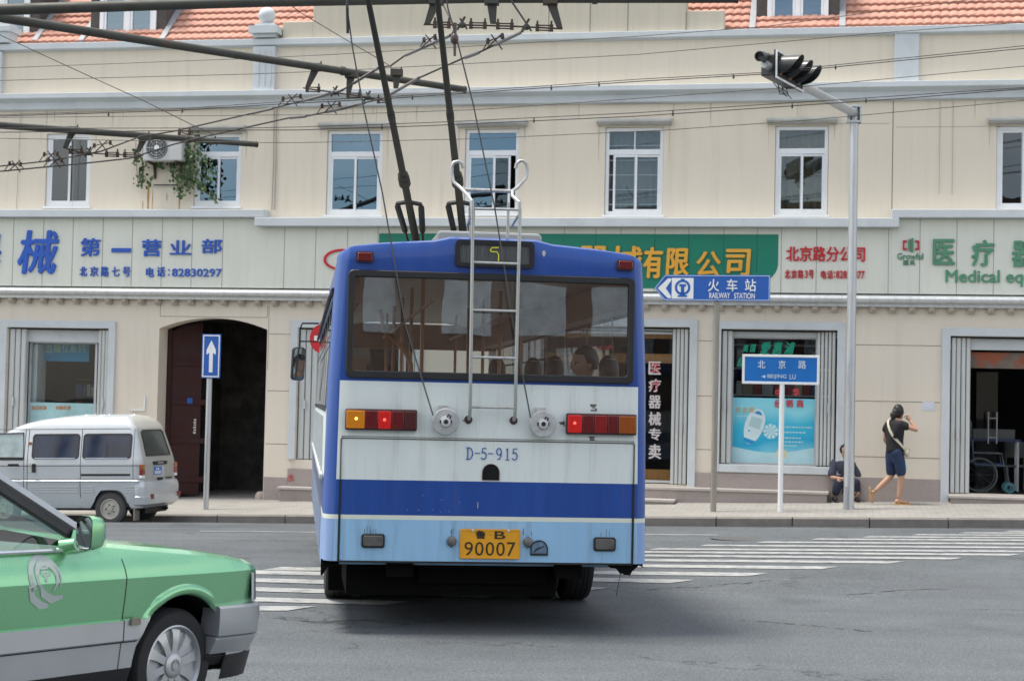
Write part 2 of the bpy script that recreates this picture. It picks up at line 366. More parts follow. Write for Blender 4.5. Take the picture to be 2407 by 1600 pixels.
while u < 48:
    a, b_ = u + .006, u + 1.19
    p = [pv(a, -3.02), pv(b_, -3.02)]; q = [Vector((a, -3.30, p[0].z - .012)), Vector((b_, -3.30, p[1].z - .012))]
    P0, P1 = FAC.w((a, -3.3, 0)), FAC.w((b_, -3.3, 0))
    lo = [Vector((a, -3.30, kz(P0.x) - .1)), Vector((b_, -3.30, kz(P1.x) - .1))]
    hi = [Vector((a, -3.025, p[0].z + .004)), Vector((b_, -3.025, p[1].z + .004))]
    q2 = [Vector((a, -3.27, p[0].z + .004)), Vector((b_, -3.27, p[1].z + .004))]
    bk = [Vector((a, -3.025, lo[0].z)), Vector((b_, -3.025, lo[1].z))]
    g.add([lo[0], lo[1], q[0], q[1], q2[0], q2[1], hi[0], hi[1], bk[0], bk[1]], [(0, 1, 3, 2), (2, 3, 5, 4), (4, 5, 7, 6), (6, 7, 9, 8), (0, 2, 4, 6, 8), (1, 9, 7, 5, 3)])
    u += 1.2
tag(g.build('kerb', M_kerb, loc=FAC.loc, rot=FAC.rot, smooth=0), kind='structure')

# road paint
M_road = mat('worn_road_paint', (.345, .355, .35), .8, var=.16, scale=7, dirt=(.12, .13, .14, .9), dscale=5, dlo=.47, dhi=.70)
# bars of the crossing: near end, far end and width measured in the photograph (2407 px wide) and laid on the road
BARS = [(560, 1430, 742, 1430.5, 10.5), (560, 1408, 965, 1419, 10), (560, 1384, 1195, 1402, 9.5), (560, 1362.5, 1433, 1386, 9.2), (560, 1344, 1632, 1367.5, 9), (615, 1336, 1806, 1351, 8),
        (880, 1323, 1972, 1335, 6.8), (1060, 1312.5, 2126, 1322, 5.4), (1260, 1303, 2263, 1313, 4.4), (1400, 1296.5, 2400, 1304, 4.0), (1525, 1290, 2560, 1297, 3.7), (1642, 1281.5, 2700, 1289, 3.4),
        (1777, 1274, 2800, 1281, 3.2), (1904, 1267, 2900, 1272.5, 3.1), (2027, 1261.5, 3000, 1267, 3.0), (2142, 1256.5, 3000, 1261, 2.9), (2253, 1252, 3000, 1256, 2.8), (2357, 1248.5, 3000, 1252, 2.6)]
g = MB()
for (x0, y0, x1, y1, wd) in BARS:
    n = 26; vs = []; sl_ = 6.4 * wd
    for k in range(n + 1):
        for sg in (1, -1):                              # lower edge first; the ends are cut along the slanted sides of the crossing
            xa = x0 + (0 if sg > 0 else sl_ * .9) * (1 if x0 > 600 else 0); xb = x1 - (sl_ if sg > 0 else 0)
            px, py = lerp(xa, xb, k / n), lerp(y0, y1, lerp(xa, xb, k / n) / (x1 - x0) - x0 / (x1 - x0)) + sg * wd / 2
            P = hit_ground(px / Q, py / Q); vs.append((P.x, P.y, P.z + .006))
    g.add(vs, [(2 * k, 2 * k + 2, 2 * k + 3, 2 * k + 1) for k in range(n)])
tag(g.build('crosswalk', M_road), kind='structure')
# open cracks in the asphalt
g = MB(); rnd = random.Random(8); M_crack = mat('crack_dark', (.022, .023, .024), .95)
for pts in (((1520, 1384), (1590, 1381), (1640, 1379), (1720, 1371), (1830, 1362)), ((1738, 1457), (1830, 1463), (1920, 1471), (2070, 1486)), ((1990, 1398), (2100, 1388), (2250, 1382)), ((640, 1452), (760, 1462), (860, 1458), (980, 1470))):
    L_ = []
    for k in range(len(pts) - 1):
        for j in range(7): L_.append((lerp(pts[k][0], pts[k + 1][0], j / 7), lerp(pts[k][1], pts[k + 1][1], j / 7) + rnd.gauss(0, .9)))
    P_ = [hit_ground(a / Q, b_ / Q) for a, b_ in L_]
    for k in range(len(P_) - 1):
        if rnd.random() < .22: continue
        a, b_ = P_[k], P_[k + 1]; d_ = (b_ - a).normalized(); s_ = Vector((-d_.y, d_.x, 0)) * rnd.uniform(.006, .014); up = Vector((0, 0, .004))
        g.add([a - s_ * .6 + up, a + s_ * .6 + up, b_ + s_ + up, b_ - s_ + up], [(0, 3, 2, 1)])
tag(g.build('road_cracks', M_crack, smooth=0), kind='structure')
def strip(pts, wd, name):
    g = MB(); vs = []
    for k, (X, Y) in enumerate(pts):
        vs += [(X, Y - wd / 2, gz(X, Y - wd / 2) + .006), (X, Y + wd / 2, gz(X, Y + wd / 2) + .006)]
    g.add(vs, [(2 * k, 2 * k + 2, 2 * k + 3, 2 * k + 1) for k in range(len(pts) - 1)]); tag(g.build(name, M_road), kind='structure')
strip([(lerp(-4.45, 2.98, i / 12), lerp(24.72, 24.28, i / 12)) for i in range(13)], .13, 'road_line')
strip([(lerp(-5, 5.6, i / 30), kerb_y(lerp(-5, 5.6, i / 30)) - .24) for i in range(31)], .14, 'road_line')
P = hit_ground((1500 + 600 / 2.6) / Q, (1200 + 172 / 2.6) / Q)
g = MB(); g.lathe([(0, .008), (.30, .008), (.33, .005), (.36, .007)], P, n=28); tag(g.build('manhole_cover', mat('cast_iron_cover', (.09, .09, .09), .7, var=.2, scale=20)), 'round iron manhole cover flush in the road beyond the crossing', 'manhole cover')
# ================================================================== the long cream building
BLD = thing('shop_building', 'long cream two storey building with grey trim, red tiled roof and a row of shops', 'building', FAC.loc, FAC.rot)
UL, UR = -26.0, 7.0
WIN = [(105, 308, 208, 475), (447, 308, 555, 475), (752, 300, 880, 495), (1070, 297, 1195, 492), (1393, 293, 1528, 495), (1785, 290, 1908, 495), (2295, 290, 2420, 482)]
wins = []
for (a, b_, c, d) in WIN:
    u0, _ = fl(a, (b_ + d) / 2); u1, _ = fl(c, (b_ + d) / 2); _, z1 = fl((a + c) / 2, b_); _, z0 = fl((a + c) / 2, d); wins.append((u0, u1, z0, z1))
AU0, AU1 = fu(363, 0, 900), fu(612, 0, 900); ASP, ACR = 3.05, 3.26
SHOPL = (fu(2, 0, 800), fu(267, 0, 800), .55, 3.17)
SHOPP = (fu(668, 0, 900), -9.3, .62, 3.24)
SHOPM = (-7.6, fu(1605, 0, 900), .36, 3.34)
SHOPW = (fu(1641, 0, 900), fu(1946, 0, 900), .62, 3.32)
SHOPR = (fu(2169, 0, 900), 3.2, .36, 3.25)
def wall_holes(g, u0, u1, z0, z1, holes, y0, depth, mi=0, mrev=0):
    U = sorted(set([u0, u1] + [h[0] for h in holes] + [h[1] for h in holes])); Z = sorted(set([z0, z1] + [h[2] for h in holes] + [h[3] for h in holes]))
    for i in range(len(U) - 1):
        for j in range(len(Z) - 1):
            cu, cz = (U[i] + U[i + 1]) / 2, (Z[j] + Z[j + 1]) / 2
            if any(h[0] < cu < h[1] and h[2] < cz < h[3] for h in holes): continue
            g.add([(U[i], y0, Z[j]), (U[i + 1], y0, Z[j]), (U[i + 1], y0, Z[j + 1]), (U[i], y0, Z[j + 1])], [(0, 1, 2, 3)], mi)
    for h in holes:
        a, b_, c, d = h[:4]; y1 = y0 + (h[4] if len(h) > 4 else depth)
        g.add([(a, y0, c), (b_, y0, c), (b_, y0, d), (a, y0, d), (a, y1, c), (b_, y1, c), (b_, y1, d), (a, y1, d)], [(0, 4, 5, 1), (1, 5, 6, 2), (2, 6, 7, 3), (3, 7, 4, 0)], mrev)
T = .142                                                 # trim width round the shop openings
def inset(s): return (s[0] + T, s[1] - T, s[2], s[3] - T)
holes_low = [inset(SHOPL) + (.45,), inset(SHOPP) + (.45,), inset(SHOPM) + (.45,), inset(SHOPW) + (.45,), inset(SHOPR) + (.45,), (AU0, AU1, -1.2, ACR, .42)]
g = MB(); wall_holes(g, UL, UR, -1.2, 3.72, holes_low, 0, .3)
# segment of wall between the arch and its bounding rectangle
n = 16; top = [(lerp(AU0, AU1, k / n), ASP + (ACR - ASP) * (1 - (2 * k / n - 1) ** 2)) for k in range(n + 1)]
for k in range(n):
    (a, za), (b_, zb) = top[k], top[k + 1]
    g.add([(a, 0, za), (b_, 0, zb), (b_, 0, ACR), (a, 0, ACR), (a, .42, za), (b_, .42, zb)], [(0, 1, 2, 3), (0, 4, 5, 1)])
g.build('ground_floor_wall', M_creamlow, BLD, smooth=0)
g = MB(); wall_holes(g, UL, UR, 3.72, 7.30, [w_ + (.16,) for w_ in wins], 0, .16); g.build('upper_floor_wall', M_cream, BLD, smooth=0)
g = MB(); g.box(UL, UR, -.02, .25, 7.56, 8.44); g.build('parapet_wall', M_cream, BLD, smooth=0, bevel=.01)
# cornice, coping, ledges, silver moulding
cor = [(-.02, 7.26), (-.10, 7.28), (-.10, 7.41), (-.16, 7.44), (-.24, 7.47), (-.24, 7.57), (.25, 7.585), (.25, 7.26)]
g = MB(); g.prism(cor, UL, UR, plane='yz'); g.build('cornice', M_trim, BLD, smooth=0, bevel=.008)
g = MB(); g.prism([(-.03, 8.42), (-.13, 8.45), (-.13, 8.57), (.3, 8.59), (.3, 8.42)], UL, UR, plane='yz'); g.build('parapet_coping', M_trim, BLD, smooth=0, bevel=.008)
for (a, b_, z0, z1, yy) in ((UL, -12.38, 5.155, 5.30, -.30), (-12.55, -.72, 4.985, 5.145, -.33), (-.85, UR, 5.155, 5.30, -.30)):
    g = MB(); g.prism([(yy, z0), (yy, z1), (-.002, z1 + .02), (-.002, z0)], a, b_, plane='yz'); g.build('sign_ledge', M_trim, BLD, smooth=0, bevel=.01)
M_silver = mat('silver_moulding', (.62, .64, .65), .4, metal=.35, var=.10, scale=3, streak=True, dirt=(.35, .33, .3, .5))
g = MB(); mp_ = [(-.02, 3.60), (-.12, 3.60), (-.12, 3.66), (-.20, 3.67)] + [(-.20 - .055 * math.sin(R(t)), 3.725 - .055 * math.cos(R(t))) for t in (20, 55, 90, 125, 160)] + [(-.14, 3.80), (-.02, 3.82)]
g.prism(mp_, UL, UR, plane='yz'); g.build('moulding', M_silver, BLD, smooth=50)
g = MB(); g.box(0, .13, -.11, -.002, 3.50, 3.598); g.box(.02, .11, -.14, -.1102, 3.53, 3.598)
uu = -20.3; den = g.build('dentil', mat('aged_dentil_plaster', (.45, .40, .33), .9, var=.25, scale=2.2, dirt=(.20, .17, .13, .6)), BLD, smooth=0, bevel=.012, loc=(uu, 0, 0))
while uu < 4.2:                                          # one small block after another along the moulding
    uu += .335; d2 = den.copy(); COL.objects.link(d2); d2.parent = BLD; d2.location = (uu, 0, 0)
# pilasters of the parapet
def px_u(px, py=200): return fl(px, py)[0]
g = MB(); a, b_ = px_u(588, 150), px_u(638, 150); c = (a + b_) / 2
g.box(a, b_, -.14, .1, 7.59, 8.42); g.box(a - .0, b_ + .0, -.17, .15, 8.59, 8.66); g.box(a - .07, b_ + .07, -.24, .22, 8.66, 8.80); g.box(a + .02, b_ - .02, -.15, .12, 8.80, 8.86)
for k in range(3): g.box(a + .09 + k * .12, a + .13 + k * .12, -.152, -.142, 7.65, 8.36)
g.lathe([(.09, 8.86), (.11, 8.88), (.08, 8.90)] + [(.165 * math.sin(R(t)), 9.03 - .165 * math.cos(R(t))) for t in range(30, 181, 15)], (c, -.02, 0), n=20); g.build('ball_finial_pilaster', M_trim, BLD, smooth=40)
g = MB(); g.box(px_u(2060, 130), px_u(2117, 130), -.10, .1, 7.59, 8.44); g.build('pilaster', M_trim, BLD, smooth=0, bevel=.01)
a = px_u(9, 180); g = MB(); g.box(a - .5, a, -.12, .1, 7.59, 8.42); g.box(a - .42, a + .16, -.18, .2, 8.59, 8.98); g.box(a - .42, a + .22, -.22, .24, 8.80, 8.92); g.build('pilaster', M_trim, BLD, smooth=0, bevel=.01)
# raised centre of the parapet
M_par = mat('grey_cream_plaster', (.53, .49, .40), .9, var=.06, scale=1.4, streak=True, dirt=(.40, .36, .30, .35), bump=.2)
g = MB(); ca, cb, cc, cd = px_u(650, 60), px_u(722, 40), px_u(1580, 40), px_u(1668, 40)
za, zb = fl(680, 49)[1], fl(1620, 24)[1]
g.box(ca, cb, .02, .4, 8.58, za); g.box(cb, cc, -.02, .5, 8.58, 10.2); g.box(cc, cd, .02, .4, 8.58, zb)
g.build('raised_parapet', M_par, BLD, smooth=0, bevel=.02)
# joints
g = MB()
def jl(pts, t=.012, y=-.002):
    for k in range(len(pts) - 1):
        (a, za), (b_, zb) = pts[k], pts[k + 1]
        if abs(a - b_) > abs(za - zb): g.box(min(a, b_), max(a, b_), y, .001, za - t / 2, za + t / 2)
        else: g.box(a - t / 2, a + t / 2, y, .001, min(za, zb), max(za, zb))
for px in (1360, 1447, 1265): jl([(px_u(px, 30), 8.60), (px_u(px, 30), 10.1)], .014, -.024)
jl([(-.84, 5.31), (-.84, 7.26)], .016); jl([(-.84, 7.59), (-.84, 7.6)]); jl([(SHOPW[1] + .02, 2.93), (SHOPR[0] - .02, 2.93)]); jl([(SHOPW[1] + .02, 1.94), (SHOPR[0] - .02, 1.94)]); jl([(SHOPW[1] + .02, .96), (SHOPR[0] - .02, .96)])
for z in (2.96, 1.97, 1.01): jl([(SHOPM[1] + .01, z), (SHOPW[0] - .01, z)])
for z in (2.97, 1.9, .9): jl([(AU1 + .03, z), (SHOPP[0] - .01, z)])
a, b_ = fu(370, 0, 700), fu(617, 0, 700); jl([(a, 3.50), (a, 3.28), (b_, 3.28), (b_, 3.50)], .010)
jl([(b_ + .03, 2.3), (b_ + .03, 3.50)], .008)
jl([(-.84 + .05, 6.79), (1.0, 6.79)], .006); jl([(-1.9, 6.86), (-.9, 6.86)], .006)
g.build('wall_joints', M_joint, BLD, smooth=0)
# cables clipped to the wall
M_cable = mat('old_cable', (.36, .33, .29), .7)
g = MB()
for k, px in enumerate((630, 636)):
    a = px_u(px, 380); MB().tube([(a, -.03, 5.32), (a + .01, -.03, 6.3), (a - .005, -.03, 7.24)], .009, 6).build('wall_cable', M_cable, BLD)
for px in (170, 42): a = px_u(px, 380); MB().tube([(a, -.02, 5.32), (a + .03, -.02, 7.24)], .004, 5).build('wall_cable', M_cable, BLD)
for px in (2165, 2195): a = px_u(px, 300); MB().tube([(a, -.02, 5.6), (a, -.02, 7.24)], .004, 5).build('wall_cable', M_cable, BLD)
# rust runs below the air conditioner
g = MB(); M_stain = mat('rust_run', (.42, .25, .10), .9, var=.25, scale=6)
for (px, z0, z1, wd) in ((342, 5.34, 5.85, .05), (352, 5.32, 5.72, .02), (385, 5.5, 5.66, .02), (414, 5.33, 5.6, .03), (330, 5.34, 5.5, .02)):
    a = px_u(px, 440); vs = [(a - wd * .3, -.0015, z0), (a + wd * .3, -.0015, z0), (a + wd / 2, -.0015, lerp(z0, z1, .6)), (a + wd * .1, -.0015, z1), (a - wd * .2, -.0015, z1), (a - wd / 2, -.0015, lerp(z0, z1, .5))]
    MB().add(vs, [(0, 1, 2, 3, 4, 5)]).build('rust_stain', M_stain, BLD, smooth=0)

# upper windows
M_curt = [mat('curtain_grey', (.24, .25, .25), .9, var=.25, scale=3), mat('curtain_blue', (.10, .16, .22), .9, var=.2), mat('curtain_ochre', (.26, .22, .12), .9, var=.35, scale=2.5, dirt=(.05, .12, .22, .9), dscale=3)]
M_lint = mat('lintel_stone', (.45, .45, .43), .9, var=.14, scale=3, dirt=(.22, .2, .18, .6))
for i, (u0, u1, z0, z1) in enumerate(wins):
    tr = i != 0 and i != 6
    f = MB(); f.frame(u0 + .005, u1 - .005, z0 + .005, z1 - .005, .065, .045, .12)
    zt = lerp(z0, z1, .72) if tr else z1 - .065
    um = (u0 + u1) / 2 + (.0 if i != 3 else .06)
    if tr: f.box(u0 + .07, u1 - .07, .05, .115, zt - .05, zt + .05)
    zb = z0 + .07; zc = zt - .05 if tr else z1 - .07
    offs = {3: -.10, 4: .08}.get(i, 0)
    f.frame(u0 + .07 + max(0, offs), um + .03 + offs * .3, zb, zc, .042, .056, .088)
    f.frame(um - .03 + offs * .3, u1 - .07 + min(0, offs), zb, zc, .042, .072, .11)
    if i == 4: f.box(um - .012, um + .012, .06, .1, zt + .05, z1 - .07)
    wo = f.build('window', M_pvc, BLD, smooth=0, bevel=.006)
    p = MB()
    if tr: p.add([(u0 + .06, .085, zt), (u1 - .06, .085, zt), (u1 - .06, .085, z1 - .06), (u0 + .06, .085, z1 - .06)], [(0, 1, 2, 3)])
    p.add([(u0 + .10 + max(0, offs), .072, zb + .02), (um + offs * .3, .072, zb + .02), (um + offs * .3, .072, zc - .02), (u0 + .10 + max(0, offs), .072, zc - .02)], [(0, 1, 2, 3)])
    p.add([(um + offs * .3, .092, zb + .02), (u1 - .1 + min(0, offs), .092, zb + .02), (u1 - .1 + min(0, offs), .092, zc - .02), (um + offs * .3, .092, zc - .02)], [(0, 1, 2, 3)], 1)
    p.build('pane', [G_up if i in (1, 2, 3) else G_up2, G_up if i in (1, 2) else G_up2], wo, smooth=0)
    c = MB()
    if i in (2, 4, 5):
        n = 40; a, b_ = u0 + .02, u1 - .02; vs = []
        for k in range(n + 1):
            yy = .26 + .022 * math.sin(k * 1.15) + .01 * math.sin(k * .47)
            sp = (.28 + .72 * abs(2 * k / n - 1) ** .6) if i == 2 else 1
            vs += [(lerp(a, b_, k / n), yy, z0 + .05 if i != 2 else lerp(z1, z0, .30)), (lerp(a, b_, k / n) if i != 2 else lerp((a + b_) / 2, lerp(a, b_, k / n), .5), yy, z1 - .02)]
        c.add(vs, [(2 * k, 2 * k + 2, 2 * k + 3, 2 * k + 1) for k in range(n)])
        c.build('curtain', M_curt[{2: 1, 4: 0, 5: 2}[i]], wo)
    if i == 4:
        h = MB(); 
        for k in range(5): h.box(u0 + .02, u1 - .02, .128, .134, z0 + .2 + k * .27, z0 + .212 + k * .27)
        h.build('window_grille', M_pvc, wo, smooth=0)
    if i not in (0,):
        l = MB(); e = .15 if i != 1 else .1; l.prism([(-.17, z1 + .075), (-.17, z1 + .12), (-.10, z1 + .14), (-.002, z1 + .15), (-.002, z1 + .03), (-.12, z1 + .04)], u0 - e, u1 + e, plane='yz'); l.build('lintel', M_lint, wo, smooth=0, bevel=.01)
    s_ = MB(); s_.box(u0 - .03, u1 + .03, -.03, .05, z0 - .045, z0 - .002); s_.build('sill', M_pvc, wo, smooth=0)
g = MB()
for (u0, u1, z0, z1) in wins:                            # rooms behind the windows
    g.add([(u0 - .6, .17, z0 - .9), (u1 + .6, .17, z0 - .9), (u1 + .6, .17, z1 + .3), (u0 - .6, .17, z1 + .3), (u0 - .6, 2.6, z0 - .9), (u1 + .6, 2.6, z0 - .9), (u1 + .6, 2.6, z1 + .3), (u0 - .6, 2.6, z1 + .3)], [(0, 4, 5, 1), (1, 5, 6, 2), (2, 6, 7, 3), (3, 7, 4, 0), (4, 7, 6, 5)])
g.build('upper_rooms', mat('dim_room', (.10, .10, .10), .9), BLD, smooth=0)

# faint water runs below sills, ledge ends and the cornice
M_run = mat('water_run', (.56, .50, .41), .9, var=.10, scale=8)
rnd = random.Random(12)
runs = []
for (u0, u1, z0, z1) in wins:
    for q in (u0 - .01, u1 - .02): runs.append((q + rnd.uniform(-.03, .03), z0 - .05, rnd.uniform(.06, .16)))
    for q in (u0 - .12, u1 + .1): runs.append((q, z1 + .03, rnd.uniform(.25, .7)))
for k in range(16): runs.append((rnd.uniform(-17.5, 1), 7.255, rnd.uniform(.15, .45)))
for (u, z, l_) in runs:
    if any(w_[0] - .03 < u < w_[1] + .03 and w_[2] - .02 < z - l_ / 2 < w_[3] for w_ in wins): continue
    wd = rnd.uniform(.012, .035); MB().add([(u - wd / 2, -.0013, z), (u + wd / 2, -.0013, z), (u + wd * .4, -.0013, z - l_ * .5), (u + wd * .1, -.0013, z - l_), (u - wd * .15, -.0013, z - l_ * .9), (u - wd * .45, -.0013, z - l_ * .4)], [(0, 5, 4, 3, 2, 1)]).build('water_stain', M_run, BLD, smooth=0)

# roof of ribbed tiles, with dormers
M_tile = mat('terracotta_tile', (.47, .245, .185), .8, var=.14, scale=2.5, dirt=(.58, .40, .33, .6), dscale=3.5, bump=.2)
g = MB(); ru0, ru1 = UL, UR; step = .026; nu = int((ru1 - ru0) / step); CW, CL = .155, .245
rows = []
for c in range(13):
    for t, h in ((0.0, .0), (.015, .052), (.06, .060), (.5, .036), (1.0, .012)):
        rows.append(((c + t) * CL, h))
sl = R(43)
vs = []
for s_, h in rows:
    for i in range(nu + 1):
        u = ru0 + i * step; hh = h + .026 * (abs(math.sin(math.pi * u / CW)) ** .7) * (1.0 if h > 0 else .0)
        vs.append((u, .22 + s_ * math.cos(sl) - hh * math.sin(sl), 8.50 + s_ * math.sin(sl) + hh * math.cos(sl)))
w_ = nu + 1
g.add(vs, [(j * w_ + i, j * w_ + i + 1, (j + 1) * w_ + i + 1, (j + 1) * w_ + i) for j in range(len(rows) - 1) for i in range(nu)])
roof = g.build('tiled_roof', M_tile, BLD, smooth=50)
M_lead = mat('lead_flashing', (.30, .31, .33), .6, var=.15)
M_wood = mat('dark_dormer_boards', (.075, .065, .06), .85, var=.3, scale=10)
def dormer(p0, p1, ptop, pbot, openp):
    y = .62; u0, u1 = fl(p0, pbot, y)[0], fl(p1, pbot, y)[0]; z0 = fl((p0 + p1) / 2, pbot, y)[1]; z1 = z0 + 1.15
    d = MB(); d.frame(u0, u1, z0, z1, .085, y, y + .08); um = (u0 + u1) / 2
    d.box(um - .045, um + .045, y + .005, y + .075, z0 + .085, z1 - .085)
    for q in (u0 + .085, um + .045): d.frame(q + .0, q + (u1 - u0) / 2 - .13, z0 + .09, z1 - .09, .05, y + .02, y + .06)
    dd = d.build('dormer_window', M_pvc, roof, smooth=0, bevel=.008)
    return u0, u1, z0, z1, y, um
for (p0, p1, pt, pb, op) in ((228, 358, 14, 90, 1), (1767, 1908, 3, 62, 1), (-60, 66, 20, 93, 1)):
    u0, u1, z0, z1, y, um = dormer(p0, p1, pt, pb, op)
    g = MB(); g.add([(u0 + .05, y + .05, z0 + .06), (u1 - .05, y + .05, z0 + .06), (u1 - .05, y + .05, z1 - .06), (u0 + .05, y + .05, z1 - .06)], [(0, 1, 2, 3)]); g.build('dormer_pane', G_up, roof, smooth=0)
    g = MB(); e = .20
    for sgn, q in ((-1, u0), (1, u1)):
        a, b_ = sorted((q, q + sgn * e))
        g.prism([(y + .03, z0 - .12), (y + .03, z1 + .1), (y + 1.5, z1 + .1)], a, b_, plane='yz')
    g.box(u0 - e - .08, u1 + e + .08, y - .10, y + 1.5, z1 + .1, z1 + .22)
    g.box(u0, u1, y + .7, y + .72, z0, z1)
    g.build('dormer_cheeks', M_wood, roof, smooth=0)
    g = MB()
    for sgn, q in ((-1, u0 - e), (1, u1 + e)):
        for k in range(1):
            za = z0 - .14; yb = .22 + (za - 8.50) / math.tan(sl); zt_ = z1 + .15; yt = .22 + (zt_ - 8.50) / math.tan(sl)
            a, b_ = sorted((q, q + sgn * .11)); dz = .075
            g.add([(a, yb - .05, za + dz), (b_, yb - .05, za + dz), (b_, yt - .05, zt_ + dz), (a, yt - .05, zt_ + dz), (a, yb, za - .02), (b_, yb, za - .02), (b_, yt, zt_ - .02), (a, yt, zt_ - .02)], [(0, 1, 2, 3), (0, 4, 5, 1), (1, 5, 6, 2), (3, 7, 4, 0), (2, 6, 7, 3)])
    g.box(u0 - e - .1, u1 + e + .1, y - .06, y + .05, z0 - .13, z0 - .01)
    g.build('flashing', M_lead, roof, smooth=0)

# plinth, steps, arch
g = MB(); pa, pb = SHOPW[1] - .02, SHOPR[0]
def plinth(a, b_, zt, y=-.035):
    g.box(a, b_, y, .05, -1.2, zt)
plinth(SHOPM[1], SHOPW[0], .60); plinth(SHOPW[0], SHOPW[1], .60); plinth(SHOPW[1], SHOPR[0], .60)
plinth(SHOPM[0] - .3, SHOPM[1], .34, -.02); plinth(SHOPR[0] + .02, SHOPR[1], .34, -.02)
plinth(AU1 + .02, SHOPP[0], .28); plinth(SHOPP[0], SHOPP[1], .45, -.03); plinth(UL, AU0 - .03, .34)
g.build('plinth', M_granite, BLD, smooth=0, bevel=.006)
g = MB(); M_sl = [M_granite, M_graniteslab]
def step(a, b_, y0, zt):
    g.box(a, b_, y0, -.037, -1.2, zt - .05, 0); g.box(a - .03, b_ + .03, y0 - .035, -.037, zt - .05, zt, 1)
step(-7.7, SHOPW[1] - .28, -.36, .335); step(SHOPR[0] + .16, SHOPR[1], -.36, .345); step(-7.5, -4.55, -.72, .13); step(SHOPP[0] - .05, SHOPP[1], -.34, .12)
g.build('entrance_steps', M_sl, BLD, smooth=0, bevel=.008)
M_red = mat('dark_red_gate', (.036, .006, .005), .7, var=.3, scale=4, dirt=(.05, .02, .02, .8))
M_pass = mat('dark_passage', (.085, .08, .073), .95, var=.6, scale=3, bump=.4)  # very dark, mottled wall colour
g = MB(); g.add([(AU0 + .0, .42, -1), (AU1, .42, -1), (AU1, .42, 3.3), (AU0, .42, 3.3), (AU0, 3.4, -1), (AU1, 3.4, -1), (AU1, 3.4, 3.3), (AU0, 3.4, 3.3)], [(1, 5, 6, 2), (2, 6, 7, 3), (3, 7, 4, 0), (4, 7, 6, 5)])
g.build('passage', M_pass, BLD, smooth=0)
g = MB(); ga = fu(388, .42, 900)
poly = [(AU0 + .02, -.13), (ga + .62, -.13), (ga + .62, 3.2), (ga + .2, 3.12), (AU0 + .02, 2.96)]
Mg = Matrix.Translation((AU0 + .02, .44, 0)) @ Matrix.Rotation(R(28), 4, 'Z') @ Matrix.Translation((-(AU0 + .02), 0, 0))
g.prism(poly, 0, .05, M=Mg)
for k in range(4): g.box(AU0 + .1, AU0 + .85, -.02, 0, .1 + .75 * k, .2 + .75 * k, M=Mg)
g.box(AU0 + .02, AU0 + .10, .405, .44, -.13, 3.04)
gate = g.build('gate_leaf', M_red, BLD, smooth=0)
g = MB(); g.box(AU0 + .40, AU0 + .50, -.028, -.021, 1.62, 1.73, M=Mg); g.build('number_plate', M_signblue, gate, smooth=0)
g = MB()
for k in range(6): g.box(AU0 + .53 + .01 * (k % 2), AU0 + .585, -.026, -.021, 1.04 + .05 * k, 1.075 + .05 * k, M=Mg)
g.build('chalk_writing', mat('chalk_white', (.55, .52, .5), .9), gate, smooth=0)
g = MB(); zb = pv(AU1, -.1).z
g.lathe([(.11, 0), (.11, .10), (.07, .16), (0, .17)], (AU1 - .10, .18, zb - .02), n=14)
tag(g.build('guard_stone', M_granite, loc=FAC.loc, rot=FAC.rot), 'small rounded guard stone at the right foot of the arched passage', 'guard stone')

# shop openings: trim, folding shutters, glass, dark rooms
M_shut = mat('shutter_metal', (.56, .58, .57), .5, metal=.0, var=.07, scale=2, streak=True, dirt=(.35, .34, .33, .4))
M_shut2 = mat('shutter_shadow_gap', (.06, .065, .06), .7)
def shopfront(s, left, right, head, bottom_trim=None, leg=None):
    u0, u1, z0, z1 = s
    f = MB(); zz = z0 if leg is None else leg
    f.prism([(u0, zz), (u0 + T, zz), (u0 + T, z1 - T), (u1 - T, z1 - T), (u1 - T, zz), (u1, zz), (u1, z1), (u0, z1)], -.055, .0)
    if bottom_trim: f.box(u0 + T, u1 - T, -.054, .0, z0, z0 + bottom_trim)
    fr = f.build('shop_surround', M_trim, BLD, smooth=0, bevel=.01)
    zb = z0 + (bottom_trim or 0)
    for side, n, wd in ((0, *left), (1, *right)):
        if not n: continue
        h = MB(); base = u0 + T + .02 if side == 0 else u1 - T - .02
        for k in range(n):
            pw = wd / n; a = base + (k if side == 0 else -(k + 1)) * pw; yy = .03 + .022 * k
            # a folded leaf: front flange with returns
            h.prism([(a + .003, yy + .02), (a + .012, yy), (a + pw - .020, yy), (a + pw - .008, yy + .02), (a + pw - .012, yy + .14), (a + .008, yy + .14)], zb + .012, z1 - T - .03, plane='xy')
        so_ = h.build('folding_shutter', M_shut, fr, smooth=0, bevel=.006)
        hh = MB(); q = base + (wd * .35 if side == 0 else -wd * .35); hh.box(q - .02, q + .02, .0, .025, zb + .95, zb + 1.12); hh.build('shutter_handle', M_alu, fr, smooth=0, bevel=.004)
    h = MB(); h.box(u0 + T, u1 - T, .17, .22, z1 - T - head, z1 - T); h.build('header_panel', M_trim, fr, smooth=0)
    h = MB(); h.box(u0 + T, u1 - T, .10, .24, z1 - T - .035, z1 - T - .001); h.build('shutter_track', M_black, fr, smooth=0)
    return fr
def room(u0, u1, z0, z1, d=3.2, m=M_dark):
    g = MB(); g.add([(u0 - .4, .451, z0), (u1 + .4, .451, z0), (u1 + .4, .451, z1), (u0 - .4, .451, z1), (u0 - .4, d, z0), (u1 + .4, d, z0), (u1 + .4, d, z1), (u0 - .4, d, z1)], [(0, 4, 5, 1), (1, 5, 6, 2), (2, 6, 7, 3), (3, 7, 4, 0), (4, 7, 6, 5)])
    return g.build('shop_room', m, BLD, smooth=0)
